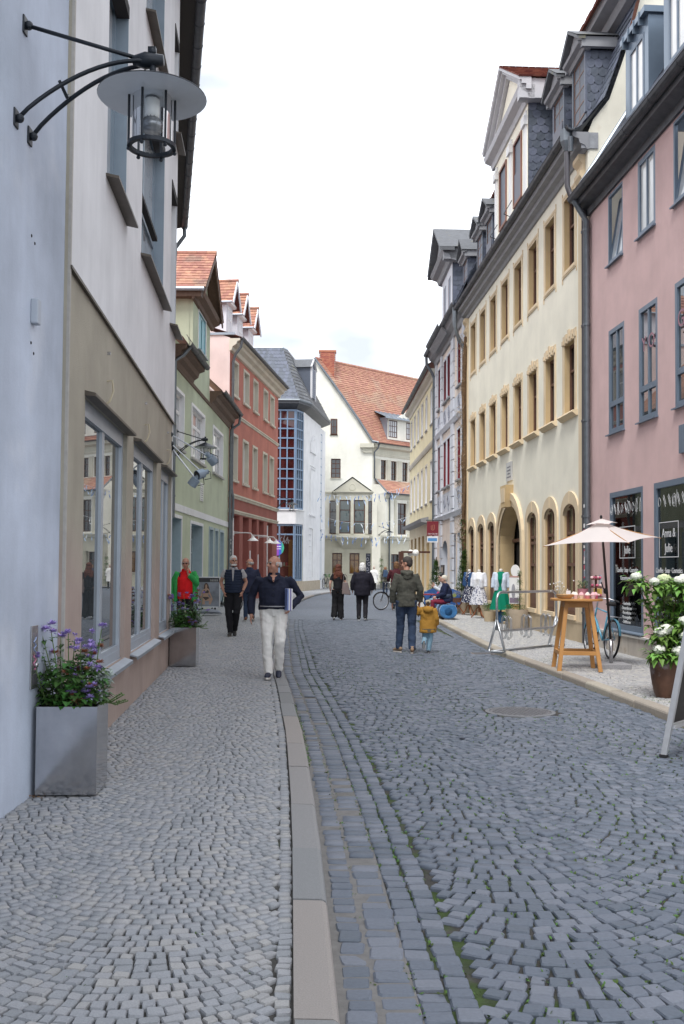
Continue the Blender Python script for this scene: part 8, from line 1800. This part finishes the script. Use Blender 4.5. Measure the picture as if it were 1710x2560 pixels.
# planters, shrubs and climbers on the right
def bush(name, m, parent, c, r, n, L, W, up=.4):
    b = MB()
    for _ in range(n):
        d_ = rdir(.1); d_.normalize(); q = random.random() ** .4; p = V3(c) + V3((d_.x * r[0], d_.y * r[1], d_.z * r[2])) * q; leaf(b, p, d_ + V3((0, 0, up)) + rdir(0, .5) * .6, L * random.uniform(.6, 1.3), W * random.uniform(.7, 1.2))
    o = b.build(name, m, parent); o["kind"] = 'stuff'; return o
random.seed(71)
M_conc = mat('sand_concrete', (.40, .33, .25), rough=.9, noise=(5, .15), streak=.12)
t = empty('shrub_planter', (4.60, 26.0, .07), 0, 'round sandy concrete planter with a tall slim conifer and trailing plants by the doorway', 'planter')
MB().lathe([(.27, 0), (.30, .1), (.33, .5), (.31, .5), (.29, .45), (.02, .44)], 26).build('pot', M_conc, t, auto=True)
MB().tube([(.05, .05, .45), (.06, .05, 1.4)], .015, 6).build('trunk', M_stem, t)
for z, r_ in ((.72, .12), (.95, .11), (1.18, .09), (1.4, .06)): bush('foliage', M_leaf, t, (.05, .05, z), (r_, r_, .17), 260, .035, .012)
bush('foliage', M_leaf, t, (-.08, -.05, .55), (.26, .22, .1), 300, .05, .03); bush('foliage', M_leaf, t, (-.34, -.1, .32), (.1, .12, .22), 220, .04, .025)
MB().box(-.12, .02, -.02, .02, .5, .62).build('wooden_label', mat('pale_wood'), t)
t = empty('flower_trough', (4.35, 29.3, .07), 0, 'small ochre trough with trailing green plants left of the doorway', 'planter'); MB().lathe([(.15, 0), (.19, .3), (.17, .3), (.02, .27)], 20).build('pot', M_pl2, t, auto=True); bush('foliage', M_leaf, t, (0, 0, .42), (.2, .2, .16), 320, .05, .03)
t = empty('climber_pot', (4.12, 34.6, .07), 0, 'terracotta coloured tub with tall green climber at the cream house corner', 'plant')
MB().lathe([(.22, 0), (.27, .42), (.25, .42), (.02, .38)], 22).build('tub', M_conc, t, auto=True)
for i in range(9): f = i / 8; bush('foliage', M_leaf_d if i % 2 else M_leaf, t, (.02 + .12 * f, 0, .55 + 1.5 * f), (.24 * (1 - f) + .07, .24 * (1 - f) + .07, .2), 240, .055, .045)
MB().tube([(0, 0, .4), (.1, 0, 1.4), (.14, 0, 2.2)], .02, 6).build('trunk', M_stem, t)
t = empty('climber_pot', (3.90, 41.2, .07), 0, 'potted green climber against the grey doorway under the hanging sign', 'plant')
MB().lathe([(.2, 0), (.25, .4), (.23, .4), (.02, .36)], 20).build('tub', M_conc, t, auto=True)
for i in range(6): f = i / 5; bush('foliage', M_leaf if i % 2 else M_leaf_d, t, (0, 0, .6 + 1.1 * f), (.30 * (1 - f) + .08, .3 * (1 - f) + .08, .22), 260, .07, .055)
MB().tube([(0, 0, .35), (0.02, 0, 2.0)], .02, 6).build('trunk', M_stem, t)
t = empty('lavender_pot', (3.95, 33.6, .07), 0, 'greyish lavender tub on crossed wooden legs beside the dress forms', 'plant')
for s_ in (-1, 1): MB().bar((s_ * .2, 0, 0), (-s_ * .12, 0, .42), .035, .035).build('leg', M_wood_r, t)
MB().box(-.2, .2, -.15, .15, .40, .55).build('tub', M_brown_wood, t); bush('foliage', mat('lavender_leaf', (.22, .22, .24), rough=.9, var=.3), t, (0, 0, .66), (.24, .2, .16), 420, .06, .012)
# bare vine climbing the grey house
t = empty('vine', (4.42, 35.35, .07), 0, 'thick bare vine stem climbing between the cream and the grey house', 'vine')
M_vine = mat('vine_bark', (.14, .085, .045), rough=.95, noise=(14, .35), bump=(30, .9, .03))
b = MB(); zs = np.linspace(0, 9.8, 40); b.tube([(-.06 + .03 * math.sin(z * 2.1), .05 * math.cos(z * 1.7), z) for z in zs], [.10 + .02 * math.sin(z * 5) for z in zs], 8); b.tube([(-.10 + .04 * math.sin(z * 1.3 + 1), -.06 + .05 * math.cos(z * 2.3), z) for z in zs], .05, 7); b.build('trunk', M_vine, t, True)
b = MB()
for _ in range(150):
    z = random.uniform(2.5, 9.8); p = V3((-.1, random.uniform(-.1, .1), z)); pts = [p]
    for _ in range(4): p = p + V3((random.uniform(-.12, .03), random.uniform(-.16, .22), random.uniform(-.13, .13))); pts.append(p)
    b.tube(pts, .006, 4)
o = b.build('twigs', mat('vine_twig', (.36, .28, .20), rough=.95), t); o["kind"] = 'stuff'
for i in range(8): bush('foliage', M_leaf, t, (-.12, 0, .9 + i * .32), (.12, .14, .2), 90, .06, .05)
# ribbon garlands
M_rib = [mat('ribbon_blue', (.12, .22, .48), rough=.4), mat('ribbon_pale', (.42, .55, .74), rough=.4), mat('ribbon_white', (.72, .76, .80), rough=.4)]
for k, (lab, z0, sag, n, yy) in enumerate((('highest string of blue and white ribbons across the far street', 6.55, .45, 22, 66.5), ('middle string of ribbons in front of the oriel windows', 5.1, .55, 14, 67.5), ('lowest string of ribbons along the storey ledge of the gabled house', 3.95, .30, 20, 69.0))):
    t = empty('ribbon_garland', (0, yy, 0), 0, lab, 'garland', 'ribbon garlands')
    xa, xb = -1.55, 4.6; f = lambda s: V3((xa + (xb - xa) * s, 0, z0 - sag * 4 * s * (1 - s) + (.6 * s if k == 0 else 0)))
    MB().tube([f(s) for s in np.linspace(0, 1, 24)], .006, 4).build('string', M_white_frame, t)
    for j in range(n):
        s = (j + .5 + random.uniform(-.3, .3)) / n; p = f(s); L = random.uniform(.28, .7); dx = random.uniform(-.35, .35) if k != 1 else random.uniform(-.6, .6); V = []
        for q in range(7): u = q / 6; V += [p + V3((dx * u * L + .03 * math.sin(u * 5 + j), .03 * math.cos(u * 4 + j), -L * u * (1 if abs(dx) < .5 else .5))) + V3(((-.035 if e else .035) * math.cos(u * 4 + j), (-.035 if e else .035) * math.sin(u * 4 + j), 0)) for e in (0, 1)]
        MB().add(V, [(2 * q, 2 * q + 1, 2 * q + 3, 2 * q + 2) for q in range(6)]).build('ribbon', M_rib[random.choice((0, 0, 1, 1, 2))], t)
# climber and notices at the far drainpipe, paper stickers on the green house pipe
t = empty('climbing_plant', (2.95, 74.0, .07), 0, 'thin green climber at the far drainpipe of the gabled house', 'plant')
for i in range(5): bush('foliage', M_leaf, t, (0, 0, .4 + i * .4), (.16, .12, .25), 70, .09, .07)
MB().tube([(0, 0, 0), (.03, 0, 2.4)], .015, 5).build('stem', M_stem, t)
for k in range(14): L3.bb('sticker', mat('sticker_%.2f_%.2f' % ((.75, .75), (.1, .1), (.7, .68))[k % 3]), 13.06 + random.uniform(-.02, .0), 13.14, .155, .165, 1.0 + k * .14, 1.08 + k * .14)
# dry leaves gathered in the corner behind the near planter
t = MB()
for _ in range(60): p = V3((random.uniform(-2.12, -2.0), random.uniform(6.75, 7.1), .078)); leaf(t, p, rdir(0), random.uniform(.015, .03), .015, .1)
o = t.build('fallen_leaves', mat('dry_leaf', (.24, .13, .06), rough=.9, var=.3), pav_l); o["kind"] = 'stuff'
